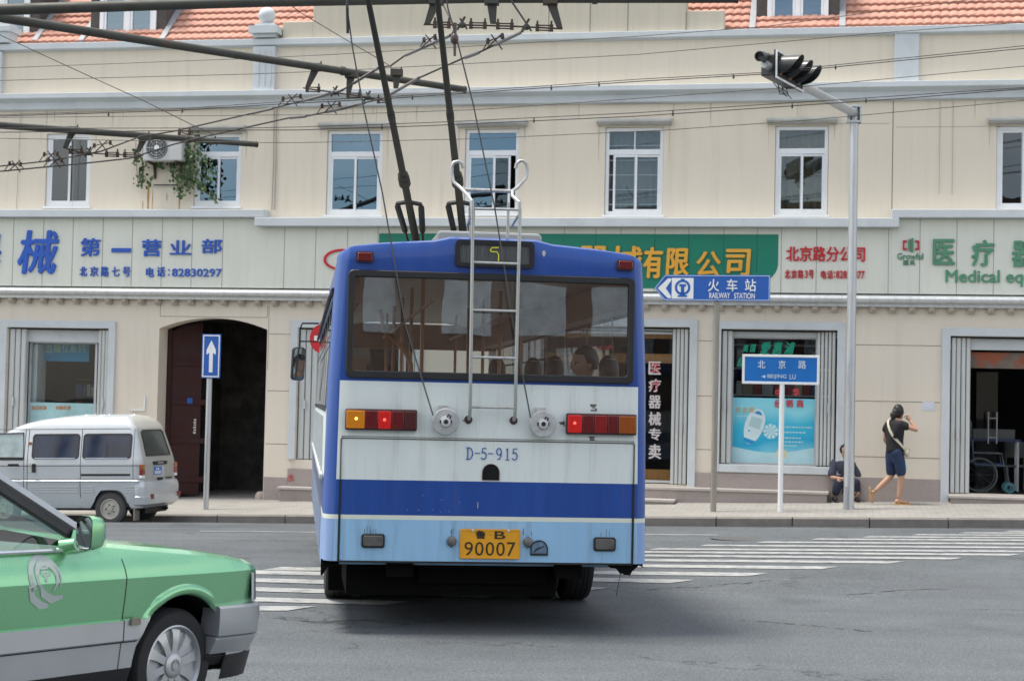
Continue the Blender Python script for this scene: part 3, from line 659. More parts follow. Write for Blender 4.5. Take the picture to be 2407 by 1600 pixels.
def pane(u0, u1, z0, z1, y, fr):
    g = MB(); g.add([(u0, y, z0), (u1, y, z0), (u1, y, z1), (u0, y, z1)], [(0, 1, 2, 3)]); g.build('shop_pane', G_shop, fr, smooth=0)
    g = MB(); g.frame(u0 - .02, u1 + .02, z0 - .02, z1 + .02, .045, y - .02, y + .03); g.build('pane_frame', M_alu, fr, smooth=0)
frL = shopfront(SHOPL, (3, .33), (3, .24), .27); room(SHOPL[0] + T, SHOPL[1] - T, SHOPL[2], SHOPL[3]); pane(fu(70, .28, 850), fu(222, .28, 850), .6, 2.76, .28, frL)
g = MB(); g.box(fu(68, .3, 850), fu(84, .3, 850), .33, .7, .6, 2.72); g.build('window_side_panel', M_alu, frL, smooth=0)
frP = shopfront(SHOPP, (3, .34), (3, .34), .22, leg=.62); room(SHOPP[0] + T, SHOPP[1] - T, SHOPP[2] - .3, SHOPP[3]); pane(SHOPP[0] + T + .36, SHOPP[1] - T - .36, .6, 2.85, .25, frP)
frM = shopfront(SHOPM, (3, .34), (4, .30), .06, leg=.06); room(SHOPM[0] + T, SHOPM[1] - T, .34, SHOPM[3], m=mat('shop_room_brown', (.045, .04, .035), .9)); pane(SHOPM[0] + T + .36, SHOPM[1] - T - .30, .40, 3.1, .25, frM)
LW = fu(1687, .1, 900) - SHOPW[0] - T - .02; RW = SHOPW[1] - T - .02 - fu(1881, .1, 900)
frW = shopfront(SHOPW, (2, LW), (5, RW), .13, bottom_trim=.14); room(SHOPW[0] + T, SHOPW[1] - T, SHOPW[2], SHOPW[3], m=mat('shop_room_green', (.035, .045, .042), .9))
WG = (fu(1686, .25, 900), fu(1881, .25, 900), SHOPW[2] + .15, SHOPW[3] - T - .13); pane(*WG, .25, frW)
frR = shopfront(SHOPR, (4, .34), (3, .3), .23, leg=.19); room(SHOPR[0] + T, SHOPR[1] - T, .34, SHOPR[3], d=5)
g = MB(); g.box(SHOPR[0] + T + .36, SHOPR[1] - T, .27, .30, 2.56, 2.84 - .0); M_or = mat('faded_orange_banner', (.15, .12, .10), .8, var=.3, scale=4, dirt=(.26, .08, .04, 1), dscale=3, dlo=.48, dhi=.56); g.build('door_banner', M_or, frR, smooth=0)
# door M wooden rails
g = MB(); a, b_ = SHOPM[0] + T + .36, SHOPM[1] - T - .30
for (z0, z1) in ((.40, .62), (2.55, 2.72), (3.0, 3.1)): g.box(a, b_, .26, .31, z0, z1)
g.build('door_rail', mat('orange_varnished_wood', (.32, .14, .035), .4, var=.2, scale=8, streak=True), frM, smooth=0)
# ================================================================== shop signs
M_panel = mat('pale_green_sign_panel', (.70, .715, .635), .45, var=.025, scale=1, streak=True, dirt=(.48, .47, .38, .25))
M_seam = mat('panel_seam', (.22, .225, .20), .8)
M_blueL = mat('blue_letters', (.004, .092, .50), .4)
M_redL = mat('red_letters', (.55, .012, .022), .4)
M_orL = mat('orange_letters', (.80, .40, .04), .45)
M_grL = mat('green_letters', (.085, .27, .155), .45)
M_grB = mat('green_sign_board', (.0, .20, .125), .45, var=.05)
YS = -.13
def sign(label, u0, u1, z0, z1, seams):
    t = thing('shop_sign', label, 'shop sign', FAC.loc, FAC.rot, 'shop signs above the ground floor')
    g = MB(); g.box(u0, u1, YS, -.002, z0, z1); g.build('sign_panel', M_panel, t, smooth=0)
    for s_ in seams:
        if u0 + .02 < s_ < u1: MB().box(s_ - .0045, s_ + .0045, YS - .0025, YS + .01, z0, z1).build('seam', M_seam, t, smooth=0)
    return t
def lett(t, name, m, chars, depth=.035, bold=.0, shear=0, y=YS):
    """chars = [(text, px0, px1, pytop, pybottom)]"""
    for (s_, a, b_, tp, bt) in chars:
        cx, cy = (a + b_) / 2, (tp + bt) / 2
        u0, u1 = fl(a, cy, y)[0], fl(b_, cy, y)[0]; z1, z0 = fl(cx, tp, y)[1], fl(cx, bt, y)[1]
        MB().text(s_, u0, u1, z0, z1, y - .001, depth, bold, shear).build(name, m, t, smooth=0)
ZL = 3.83
sL = sign('shop sign with blue lettering above the arched passage', UL, -12.40, ZL, 5.15, [fu(p, YS, 580) for p in (-150, -80, -40, 30, 99, 167, 236, 304, 373, 442, 513)])
lett(sL, 'lettering', M_blueL, [('械', 42, 136, 532, 630), ('器', -92, 3, 540, 630)], .035, .022, .12)
lett(sL, 'lettering', M_blueL, [('第', 186, 232, 549, 590), ('一', 258, 302, 572, 581), ('营', 328, 372, 552, 590), ('业', 392, 441, 554, 586), ('部', 465, 512, 551, 583)], .03, .02)
lett(sL, 'lettering', M_blueL, [('北', 184, 201, 615, 636), ('京', 208, 227, 614, 636), ('路', 233, 251, 614, 637), ('七', 258, 276, 615, 636), ('号', 283, 301, 615, 637), ('电', 337, 355, 616, 638), ('话', 362, 381, 615, 637), (':', 388, 391, 620, 635), ('82830297', 397, 511, 619, 637)], .022, .014)
sC = sign('shop sign with green board and orange lettering behind the bus', -12.40, -.84, ZL, 4.98, [fu(p, YS, 580) for p in (580, 655, 727, 800, 870, 1300, 1372, 1430, 1508, 1586, 1667, 1744, 1800, 1881, 2047)])
g = MB(); q0, q1 = fu(873, YS, 560), fu(1793, YS, 580); zt = fl(1400, 539, YS)[1]; zb = fl(1500, 664, YS)[1]
bp = [(q0, zt), (q0, zb)] + [(q1 - .75 + .75 * math.sin(R(t)), zb + .45 - .45 * math.cos(R(t))) for t in range(0, 91, 10)] + [(q1, zt)]
g.prism(bp, YS - .006, YS - .0005); brd = g.build('green_board', M_grB, sC, smooth=0)
for p in (1372, 1508, 1586, 1667, 1744): q = fu(p, YS, 580); MB().box(q - .005, q + .005, YS - .0085, YS - .0065, zb + .3, zt - .02).build('seam', mat('green_seam', (.0, .10, .065), .6), brd, smooth=0)
lett(sC, 'lettering', M_orL, [('械', 1405, 1480, 568, 636), ('有', 1482, 1528, 570, 640), ('限', 1534, 1587, 573, 634), ('公', 1604, 1661, 580, 636), ('司', 1672, 1730, 575, 636), ('器', 1330, 1400, 568, 634), ('疗', 1010, 1080, 568, 634), ('医', 930, 1000, 568, 634)], .035, .03, .06, YS - .006)
lett(sC, 'lettering', M_redL, [('北京路分公司', 1811, 1993, 568, 602)], .022, .022)
lett(sC, 'lettering', M_redL, [('北', 1808, 1821, 622, 641), ('京', 1823, 1836, 622, 641), ('路', 1838, 1851, 622, 641), ('3', 1854, 1861, 623, 640), ('号', 1863, 1875, 622, 641), ('电', 1891, 1904, 623, 642), ('话', 1906, 1919, 623, 642), (':', 1921, 1924, 626, 639), ('82852077', 1926, 1992, 624, 641)], .02, .018)
g = MB(); a0, a1 = fu(746, YS, 600), fu(830, YS, 600); zc = fl(780, 598, YS)[1]; rr = (a1 - a0) / 2
o_ = arc(a0 + rr, zc, rr, 80, 280, 18, .20); i_ = arc(a0 + rr + .035, zc, rr - .01, 80, 280, 18, .165)
g.prism(o_ + i_[::-1], YS - .03, YS - .001); g.build('red_emblem', M_redL, sC, smooth=0)
sR = sign('shop sign with green medical lettering at the right end', -.838, UR, ZL, 5.15, [fu(p, YS, 580) for p in (2119, 2204, 2289, 2375)])
lett(sR, 'lettering', M_grL, [('医', 2149, 2200, 552, 609), ('疗', 2238, 2291, 554, 612), ('器', 2330, 2384, 556, 614), ('械', 2425, 2480, 557, 616)], .035, .03)
lett(sR, 'lettering', M_grL, [('Medical equipment', 2178, 2500, 623, 660)], .022, .022)
lett(sR, 'lettering', M_grL, [('Growful', 2067, 2127, 583, 598), ('国', 2081, 2093, 600, 611), ('风', 2096, 2108, 600, 611)], .015, .02)
g = MB()
for (p0, p1, t0, t1, k) in ((2092, 2097, 552, 578, 0), (2099, 2104, 549, 581, 0), (2080, 2083, 556, 575, 1), (2080, 2089, 554, 558, 1), (2080, 2089, 572, 576, 1), (2114, 2117, 556, 575, 1), (2108, 2117, 554, 558, 1), (2108, 2117, 572, 576, 1)):
    a, zt = fl(p0, t0, YS); b_, zb = fl(p1, t1, YS); g.box(a, b_, YS - .03, YS - .001 - .001 * (p0 % 3), zb, zt, k)
g.build('emblem', [M_grL, M_redL], sR, smooth=0)

# ------------------------------------------------ things in and on the shop windows
def fac_thing(name, label, cat, group=None): return thing(name, label, cat, FAC.loc, FAC.rot, group)
def px_lett(t, name, m, chars, y, depth=.004, bold=.0, shear=0): return lett(t, name, m, chars, depth, bold, shear, y)
# blue banner and pale notice in the left window
t = fac_thing('window_banner', 'blue hanging banner with pale characters inside the left shop window', 'banner')
g = MB(); a, zt = fl(97, 783, .6); b_, zb = fl(205, 833, .6); g.box(a, b_, .6, .62, zb, zt); g.build('banner_cloth', mat('banner_blue', (.005, .22, .42), .7), t, smooth=0)
px_lett(t, 'lettering', mat('pale_green_letters', (.30, .52, .42), .7), [('血', 104, 121, 790, 812), ('糖', 123, 141, 790, 812), ('仪', 143, 159, 790, 812), ('系', 161, 178, 790, 812), ('列', 180, 197, 790, 812)], .598, .004, .02)
t = fac_thing('window_notice', 'pale teal notice with orange words low in the left shop window', 'notice')
g = MB(); a, zt = fl(70, 926, .262); b_, zb = fl(220, 990, .262); g.box(a, b_, .262, .268, zb, zt); g.build('notice_sheet', mat('notice_teal', (.36, .58, .60), .6, var=.2, scale=3), t, smooth=0)
px_lett(t, 'lettering', mat('notice_orange', (.62, .25, .08), .6), [('血压检测', 73, 107, 934, 943), ('血糖检测', 128, 162, 934, 943)], .261, .002, .02)
# lettering on the door
t = fac_thing('door_lettering', 'column of white characters with red edges on the dark shop door', 'window lettering')
cs = '医疗器械专卖'; ys_ = [(833, 862), (873, 902), (911, 940), (949, 979), (986, 1013), (1023, 1056)]
px_lett(t, 'lettering', mat('letter_white', (.62, .58, .58), .5), [(c, 1494, 1523, a, b_) for c, (a, b_) in zip(cs, ys_)], .246, .004, .03)
px_lett(t, 'lettering_red', mat('letter_red', (.6, .03, .04), .5), [(c, 1500, 1520, a + 3, b_ - 5) for c, (a, b_) in list(zip(cs, ys_))[:2]], .241, .003, .0)
# the poster and the words on the window
def poster_mat():
    m, t, b = nodes('poster_print'); N = t.nodes; L = t.links
    co = N.new('ShaderNodeTexCoord'); sp = N.new('ShaderNodeSeparateXYZ'); L.new(co.outputs['Object'], sp.inputs[0])
    r = N.new('ShaderNodeValToRGB'); e = r.color_ramp.elements
    e[0].position = .0; e[0].color = (.30, .72, .82, 1); e[1].position = 1; e[1].color = (.18, .62, .80, 1)
    for p_, c in ((.25, (.02, .42, .68, 1)), (.5, (.05, .52, .74, 1)), (.72, (.28, .72, .82, 1))):
        q = r.color_ramp.elements.new(p_); q.color = c
    mr = N.new('ShaderNodeMapRange'); mr.inputs[1].default_value = .8; mr.inputs[2].default_value = 2.2; L.new(sp.outputs['Z'], mr.inputs[0])
    n = N.new('ShaderNodeTexNoise'); n.inputs['Scale'].default_value = 1.5; L.new(co.outputs['Object'], n.inputs[0])
    ad = N.new('ShaderNodeMath'); ad.operation = 'MULTIPLY_ADD'; ad.inputs[1].default_value = .35; L.new(n.outputs[0], ad.inputs[0]); 
    sb = N.new('ShaderNodeMath'); sb.operation = 'SUBTRACT'; sb.inputs[1].default_value = .17; L.new(mr.outputs[0], sb.inputs[0]); L.new(sb.outputs[0], ad.inputs[2])
    L.new(ad.outputs[0], r.inputs[0]); L.new(r.outputs[0], b.inputs['Base Color']); b.inputs['Roughness'].default_value = .4
    return m
t = fac_thing('window_poster', 'cyan poster of a white handheld meter covering the lower shop window', 'poster')
YP = .243
u0, u1 = WG[0] + .005, WG[1] - .005; zt = fl(1780, 917, YP)[1]; zb = WG[2] + .01
g = MB(); g.box(u0, u1, YP, YP + .004, zb, zt); ps = g.build('poster_sheet', poster_mat(), t, smooth=0)
g = MB(); n = 16; pts = [(lerp(u0, u1, k / n), zb + .30 - .10 * math.sin(math.pi * min(1, k / n * 1.05))) for k in range(n + 1)]
g.prism([(u0, zb)] + [(u1, zb)] + pts[::-1], YP - .003, YP - .0005); g.build('poster_foot', mat('poster_pale', (.50, .76, .82), .5), t, smooth=0)
ep = []; c0 = Vector((fl(1737, 982, YP)[0], fl(1737, 982, YP)[1]))
for k in range(28):
    th = 2 * math.pi * k / 28; x_, z_ = .17 * math.cos(th) * (1 + .12 * math.sin(th)), .33 * math.sin(th); an = R(-18); ep.append((c0.x + x_ * math.cos(an) - z_ * math.sin(an), c0.y + x_ * math.sin(an) + z_ * math.cos(an)))
g = MB(); g.prism(ep, YP - .006, YP - .001); g.build('printed_meter', mat('meter_white', (.66, .82, .86), .5), t, smooth=0)
g = MB(); M2 = Matrix.Translation((c0.x, 0, c0.y)) @ Matrix.Rotation(R(18), 4, 'Y')
g.prism(rrect(-.10, .11, -.02, .17, .02), YP - .0075, YP - .0065, 0, M2)
g.prism(arc(0, -.20, .12, 200, 340, 10, .12), YP - .0078, YP - .0065, 1, M2); g.prism(arc(.0, .22, .07, 10, 170, 8, .07), YP - .0078, YP - .0065, 1, M2); g.prism(arc(-.06, -.10, .018, 0, 330, 10), YP - .0078, YP - .0065, 1, M2)
g.build('printed_screen', [mat('screen_grey', (.45, .66, .68), .5), mat('poster_blue', (.02, .30, .62), .5)], t, smooth=0)
g = MB(); c1 = (c0.x + .30, c0.y - .08)
for k in range(9): a = 40 * k; g.prism([c1] + arc(c1[0], c1[1], .135, a, a + 31, 4), YP - .0035, YP - .001)
a, b_ = fl(1789, 1048, YP)[0], fl(1812, 1048, YP)[0]; z_ = fl(1800, 1045, YP)[1]
g.build('printed_test_disc', mat('disc_pale', (.58, .82, .86), .5), t, smooth=0)
g = MB(); g.rbox(a, b_, YP - .004, YP - .001, z_ - .07, z_ + .07, .01, 0); g.build('printed_tag', mat('tag_yellow', (.72, .66, .40), .5), t, smooth=0)
g = MB()
for (p0, p1, tt) in ((1797, 1875, 983), (1797, 1860, 995), (1802, 1845, 1008), (1802, 1850, 1017), (1802, 1838, 1026), (1697, 1730, 958), (1833, 1876, 1058), (1833, 1876, 1069)):
    a, z_ = fl(p0, tt, YP); b_ = fl(p1, tt, YP)[0]; x_ = a
    while x_ < b_ - .02:
        q = .03 + .03 * random.random(); g.box(x_, min(b_, x_ + q), YP - .004, YP - .001, z_ - .012, z_ + .014); x_ += q + .014
g.build('printed_text', mat('print_pale', (.45, .74, .82), .6), t, smooth=0)
px_lett(t, 'poster_lettering', mat('poster_orange', (.62, .50, .30), .6), [('好', 1695, 1707, 937, 950), ('血', 1710, 1722, 937, 950), ('糖', 1725, 1738, 937, 950)], YP - .001, .003, .02)
for k, (p, tt) in enumerate(((1850, 1045), (1865, 1052), (1872, 1030))):
    pass
t = fac_thing('window_lettering', 'slanted green and red characters stuck on the poster shop window', 'window lettering')
px_lett(t, 'lettering', mat('window_green', (.0, .36, .22), .5), [('美', 1710, 1725, 793, 811), ('国', 1727, 1742, 793, 811), ('愛', 1750, 1776, 788, 816), ('惠', 1778, 1804, 788, 816), ('浦', 1806, 1832, 788, 816), ('给', 1697, 1722, 822, 845)], .246, .004, .03, .3)
px_lett(t, 'lettering', mat('window_red', (.60, .06, .08), .5), [('中', 1786, 1799, 895, 913), ('华', 1825, 1842, 894, 913)], .246, .003, .03)
px_lett(t, 'lettering', MATS['window_red'], [('经', 1784, 1802, 920, 938), ('销', 1810, 1827, 920, 938), ('商', 1835, 1851, 920, 938)], YP - .008, .003, .03)
# shelves with boxes in the shops
t = fac_thing('display_shelf', 'dim shelf of boxed goods behind the poster window', 'shelf')
g = MB(); g.box(WG[0] - .1, WG[1] + .2, 1.6, 1.9, 2.0, 2.03); g.box(WG[0] - .1, WG[1] + .2, 1.6, 1.9, 2.5, 2.53); g.box(WG[0] - .1, WG[1] + .2, 1.6, 1.9, 2.95, 2.97); g.build('shelf_board', M_alu, t, smooth=0)
cols = [mat('box_white', (.5, .52, .5), .6), mat('box_blue', (.05, .12, .3), .6), mat('box_beige', (.42, .36, .24), .6), mat('box_red', (.35, .05, .05), .6)]
g = MB(); x_ = WG[0]
while x_ < WG[1]:
    w_ = .1 + .12 * random.random()
    for zz in (2.03, 2.53): g.box(x_, x_ + w_ - .015, 1.58, 1.85, zz, zz + .15 + .2 * random.random(), random.randrange(4))
    x_ += w_
g.build('boxed_goods', cols, t, smooth=0)
t = fac_thing('display_cabinet', 'dim glass fronted cabinet of instruments inside the left shop', 'cabinet')
g = MB(); a, b_ = SHOPL[0] + .7, SHOPL[1] - .4; g.box(a, b_, 1.9, 2.4, .5, 1.0); 
for zz in (1.35, 1.7, 2.05): g.box(a, b_, 1.9, 2.3, zz, zz + .02)
g.build('cabinet_body', mat('cabinet_grey', (.10, .12, .12), .6), t, smooth=0)
g = MB(); x_ = a
while x_ < b_:
    w_ = .07 + .12 * random.random()
    for zz in (1.37, 1.72, 1.0): g.box(x_, x_ + w_ - .02, 1.88, 2.2, zz, zz + .08 + .17 * random.random(), random.randrange(4))
    x_ += w_
g.build('instruments', cols, t, smooth=0)
# wheelchair and table in the right hand shop, glass door handle
M_chair = mat('wheelchair_dull_metal', (.10, .11, .12), .5, metal=.3)
t = fac_thing('wheelchair', 'dark wheelchair with a blue seat standing inside the open right shop', 'wheelchair')
cx, cy, zf = fl(2275, 1095, 1.0)[0], 1.0, .36
g = MB()
for dy in (-.26, .26):
    w2 = MB(); w2.lathe([(.30, -.015), (.31, 0), (.30, .015), (.28, .012), (.28, -.012), (.30, -.015)], (cx - .15, cy + dy, zf + .31), (0, 1, 0), n=28)
    for k in range(10): w2.tube([(cx - .15, cy + dy, zf + .31), (cx - .15 + .29 * math.cos(k * .628), cy + dy, zf + .31 + .29 * math.sin(k * .628))], .003, 4)
    w2.build('wheel', M_chair, t)
    w3 = MB(); w3.lathe([(.05, -.02), (.095, -.02), (.095, .02), (.05, .02), (.05, -.02)], (cx + .36, cy + dy, zf + .095), (0, 1, 0), n=18); w3.build('castor', mat('castor_teal', (.05, .16, .18), .6), t)
    g.tube([(cx - .42, cy + dy, zf + .95), (cx - .30, cy + dy, zf + .92), (cx - .25, cy + dy, zf + .5), (cx + .3, cy + dy, zf + .48), (cx + .36, cy + dy, zf + .12)], .014, 6); g.tube([(cx - .28, cy + dy, zf + .70), (cx + .22, cy + dy, zf + .70), (cx + .26, cy + dy, zf + .48)], .014, 6)
g.build('frame', M_chair, t)
g = MB(); g.box(cx - .25, cx + .28, cy - .25, cy + .25, zf + .46, zf + .52); g.box(cx - .30, cx - .26, cy - .25, cy + .25, zf + .5, zf + .92); g.build('seat', mat('seat_blue', (.02, .035, .12), .7), t, bevel=.01)
t = fac_thing('display_table', 'blue topped table with boxes inside the open right shop', 'table')
cx = fl(2285, 1020, 2.0)[0]; g = MB(); g.box(cx - .5, cx + .5, 1.8, 2.3, 1.26, 1.30); g.build('tabletop', mat('table_blue', (.03, .05, .16), .5), t, smooth=0)
for (a, b_) in ((-.47, 1.83), (.43, 1.83), (-.47, 2.24), (.43, 2.24)): g = MB(); g.box(cx + a, cx + a + .04, b_, b_ + .04, .345, 1.26); g.build('leg', M_alu, t, smooth=0)
g = MB(); g.box(cx - .35, cx + .4, 1.9, 2.2, 1.30, 1.48); g.lathe([(.06, 1.301), (.06, 1.6), (.03, 1.64), (0, 1.65)], (cx - .42, 1.95, 0), n=12); tag(g.build('storage_box', mat('box_grey', (.16, .17, .17), .7), loc=FAC.loc, rot=FAC.rot, smooth=0), 'grey box and bottle on the blue table inside the right shop', 'box')
t = fac_thing('plastic_chair', 'grey chair beside the table deep inside the right shop', 'chair')
cx = fl(2340, 1080, 2.4)[0]; g = MB(); g.box(cx - .2, cx + .2, 2.2, 2.6, .78, .82); g.build('seat', mat('chair_grey', (.16, .17, .17), .6), t, bevel=.01)
g = MB(); g.box(cx - .2, cx + .2, 2.6, 2.64, .95, 1.25); g.build('backrest', MATS['chair_grey'], t, bevel=.01)
for a in (-.18, .15):
    for b_ in (2.22, 2.58): g = MB(); g.box(cx + a, cx + a + .03, b_, b_ + .03, .345, .78 if b_ < 2.5 else 1.2); g.build('leg', MATS['chair_grey'], t, smooth=0)
t = fac_thing('glass_door', 'open glass shop door with a long steel pull handle', 'door')
a = fl(2286, 980, .5)[0]; Mr = Matrix.Translation((a - .25, .46, 0))
g = MB(); g.add([(a - .28, .47, .37), (a + .10, .62, .37), (a + .10, .62, 2.5), (a - .28, .47, 2.5)], [(0, 1, 2, 3)]); g.build('pane', G_door, t, smooth=0)
g = MB(); zc = fl(2286, 985, .5)[1]
for dx in (-.07, .08): g.tube([(a + dx, .5 + .4 * dx, zc - .28), (a + dx, .5 + .4 * dx, zc + .28)], .013, 8)
for dz in (-.17, .17): g.tube([(a - .07, .47, zc + dz), (a + .08, .53, zc + dz)], .010, 6)
g.build('handle', mat('dull_handle', (.22, .22, .22), .5, metal=.4), t)
g = MB(); a, zt = fl(2124, 925, -.002); b_, zb = fl(2152, 946, -.002)
g.add([(a, -.004, zb), (b_, -.006, zb + .01), (b_ - .005, -.012, zt), (a + .01, -.003, zt)], [(0, 1, 2, 3)]); tag(g.build('paper_notice', mat('white_paper', (.62, .66, .74), .8, var=.05), loc=FAC.loc, rot=FAC.rot, smooth=0), 'small white sheet of paper pasted on the cream wall', 'notice')
g = MB(); a, zt = fl(333, 912, -.02); 
g.box(a - .012, a + .012, -.03, -.002, zt - .26, zt); g.box(a - .28, a + .012, -.03, -.002, zt - .285, zt - .262); tag(g.build('wall_bracket', M_pvc, loc=FAC.loc, rot=FAC.rot, smooth=0), 'small white angle bracket on the wall above the van', 'bracket')
t = fac_thing('red_graffiti', 'red painted character on the stone beside the arch', 'graffiti'); lett(t, 'paint', M_redL, [('水', 661, 678, 1090, 1109)], .002, -.01, .1, -.036)

# ------------------------------------------------ air conditioner and its creeper
t = fac_thing('air_conditioner', 'white air conditioner unit on rusty brackets on the cream wall', 'air conditioner')
a0, z1 = fl(330, 318, -.38); a1, z0 = fl(418, 370, -.38)
g = MB(); g.box(a0, a1, -.38, -.08, z0, z1); g.build('case', mat('ac_case', (.52, .53, .52), .5, var=.05, dirt=(.4, .36, .3, .4)), t, smooth=0, bevel=.02)
fc = (lerp(a0, a1, .36), -.382, (z0 + z1) / 2 + .03)
g = MB(); g.lathe([(.215, 0), (.215, .012), (.195, .014), (.19, .003), (.05, .003)], fc, (0, -1, 0), n=28); g.lathe([(.05, .0), (.05, .016), (0, .018)], fc, (0, -1, 0), n=16, mi=1); g.build('fan', [mat('fan_dark', (.07, .075, .08), .6), M_pvc], t)
g = MB()
for k in range(1, 5): g.tube([Vector(fc) + Vector((.05 * k * math.cos(q * .3142), -.016, .05 * k * math.sin(q * .3142))) for q in range(21)], .003, 4)
for k in range(8): g.tube([Vector(fc) + Vector((.05 * math.cos(k * .785), -.016, .05 * math.sin(k * .785))), Vector(fc) + Vector((.21 * math.cos(k * .785), -.016, .21 * math.sin(k * .785)))], .003, 4)
g.build('fan_grille', M_alu, t)
for q in (.12, .82):
    u = lerp(a0, a1, q); g = MB(); g.prism([(-.40, z0 - .005), (-.002, z0 - .005), (-.002, z0 - .30), (-.03, z0 - .30), (-.10, z0 - .05), (-.40, z0 - .04)], u, u + .035, plane='yz'); g.build('bracket', M_rust, t, smooth=0)
g = MB(); g.tube([(a0 + .1, -.05, z0 - .42), (a1 - .1, -.05, z0 - .42)], .012, 6); g.tube([(a0 - .07, -.2, z1 + .05), (a0 - .07, -.2, z0 - .45)], .01, 6); g.tube([(a1 + .05, -.2, z1 - .05), (a1 + .05, -.2, z0 - .4)], .01, 6); g.build('support_rod', M_iron, t)
tv_ = fac_thing('creeper', 'green creeper hanging around the air conditioner', 'climbing plant')
def leaf_mat(n, c):
    m, t_, b = nodes(n); b.inputs['Base Color'].default_value = (*c, 1); b.inputs['Roughness'].default_value = .5; return m
ML = [leaf_mat('leaf_dark', (.035, .075, .022)), leaf_mat('leaf_mid', (.065, .13, .035)), leaf_mat('leaf_pale', (.17, .24, .10))]
st = MB(); lv = MB(); rnd = random.Random(3)
def strand(pts, n, spread, size=.045, y=-.16):
    P = [Vector((fl(a, b_, y)[0], y, fl(a, b_, y)[1])) for a, b_ in pts]; st.tube(P, .006, 5)
    for k in range(n):
        t_ = rnd.random() * (len(P) - 1); i = min(int(t_), len(P) - 2); c = P[i].lerp(P[i + 1], t_ - i) + Vector((rnd.gauss(0, spread), rnd.gauss(0, spread * .6), rnd.gauss(0, spread)))
        if c.y > -.01: c.y = -.02
        s_ = size * rnd.uniform(.6, 1.3); M = Matrix.Translation(c) @ Euler((rnd.uniform(-.9, .9), rnd.uniform(0, 6.28), rnd.uniform(-.8, .8))).to_matrix().to_4x4()
        lv.add([M @ Vector(q) for q in ((0, 0, s_ * .9), (s_ * .62, .2 * s_, s_ * .15), (s_ * .3, 0, -s_ * .8), (-s_ * .3, 0, -s_ * .8), (-s_ * .62, .2 * s_, s_ * .15))], [(0, 1, 2, 3, 4)], rnd.choice((0, 0, 1, 1, 2)))
strand([(313, 326), (314, 370), (318, 425)], 30, .05); strand([(330, 360), (330, 400), (345, 428)], 55, .07); strand([(425, 330), (432, 370), (420, 420)], 150, .10); strand([(450, 330), (446, 380), (455, 430)], 130, .09)
strand([(392, 370), (405, 400), (415, 440)], 60, .06); strand([(405, 420), (412, 445), (417, 455)], 14, .03); strand([(455, 425), (480, 445), (502, 470)], 26, .045); strand([(470, 360), (480, 400), (475, 430)], 40, .08); strand([(365, 372), (372, 385)], 12, .04); strand([(435, 400), (430, 440)], 30, .06)
st.build('stem', mat('vine_stem', (.10, .075, .04), .8), tv_); lv.build('foliage', ML, tv_, smooth=0)
# ================================================================== trolleybus
BUS = Frame((-.155, 13.0, 0), (0, 0, R(7)))
bus = thing('trolleybus', 'blue and white trolleybus seen from behind, roof poles raised to the wires', 'trolleybus', BUS.loc, BUS.rot)
def bl(px, py, y=0.0): v = BUS.hit(px, py, 1, y); return v.x, v.z
def bloc(P): return BUS.M.transposed() @ (Vector(P) - BUS.loc)
M_bblue = mat('bus_blue_paint', (.005, .060, .31), .38, var=.09, scale=1.2, streak=True, coat=.25, dirt=(.05, .08, .26, .55), dscale=1.6)
M_bpil = mat('bus_corner_blue', (.022, .088, .36), .42, var=.08, scale=1.2, streak=True, coat=.2, dirt=(.09, .11, .30, .6), dscale=2.2)
M_bwhite = mat('bus_cream_paint', (.75, .81, .79), .45, var=.03, scale=.9, streak=True, coat=.1, dirt=(.40, .40, .33, .55), dscale=1.5)
M_bcream = mat('bus_line_cream', (.72, .75, .66), .45, var=.04, scale=1, dirt=(.5, .5, .4, .4))
M_blight = mat('bus_light_blue_paint', (.30, .53, .76), .42, var=.05, scale=1, streak=True, coat=.15, dirt=(.17, .25, .34, .6), dscale=1.5)
M_blilac = mat('bus_corner_light_blue', (.26, .39, .66), .45, var=.06, scale=1.5, streak=True, dirt=(.25, .26, .4, .5))
M_broof = mat('bus_roof_paint', (.30, .31, .32), .5, var=.1, dirt=(.25, .27, .3, .5))
BM = [M_bblue, M_bpil, M_bwhite, M_bcream, M_blight, M_blilac, M_broof]
def BW(z): return interp([.55, 1.9, 2.7, 2.8, 2.86], [1.25, 1.233, 1.195, 1.187, 1.175], z)
def ztop(x): return interp([0, .33, .46, 1.0, 1.115, 1.19], [3.02, 3.02, 2.988, 2.945, 2.915, 2.86], abs(x))
rowz = [.545, .575, .860, .893, 1.157, 1.40, 1.65, 1.90, 1.975, 2.3, 2.69, 2.735, 2.80]
HX, HZ0, HZ1 = 1.055, 1.975, 2.69
inner = [1.055, .85, .66, .52, .46, .40, .33, .15]
def colxy(z):
    W = BW(z); c = [(-W, .22), (-W + .003, .14), (-W + .016, .07), (-W + .045, .022), (-W + .09, .004)] + [(-q, 0) for q in inner] + [(0, 0)]
    return c + [(-x, y) for x, y in reversed(c[:-1])]
g = MB(); vs = []; rows = 0
for z in rowz:
    vs += [(x, y, z) for x, y in colxy(z)]; rows += 1
base = colxy(2.80); nc = len(base)
for (f, dy, sc) in ((.55, .0, 1.0), (.90, .02, .997), (1.0, .08, .99)):
    for x, y in base:
        zt = ztop(x); vs.append((x * sc, max(y, 0) + dy, lerp(2.80, zt, f)))
    rows += 1
for yy, dome in ((.45, 1), (.6, 0), (10.3, 0)):
    for x, y in base: vs.append((x * .985, max(yy, y + .08), min(ztop(x), 3.02 if dome else 2.985)))
    rows += 1
fs = []; ms = []
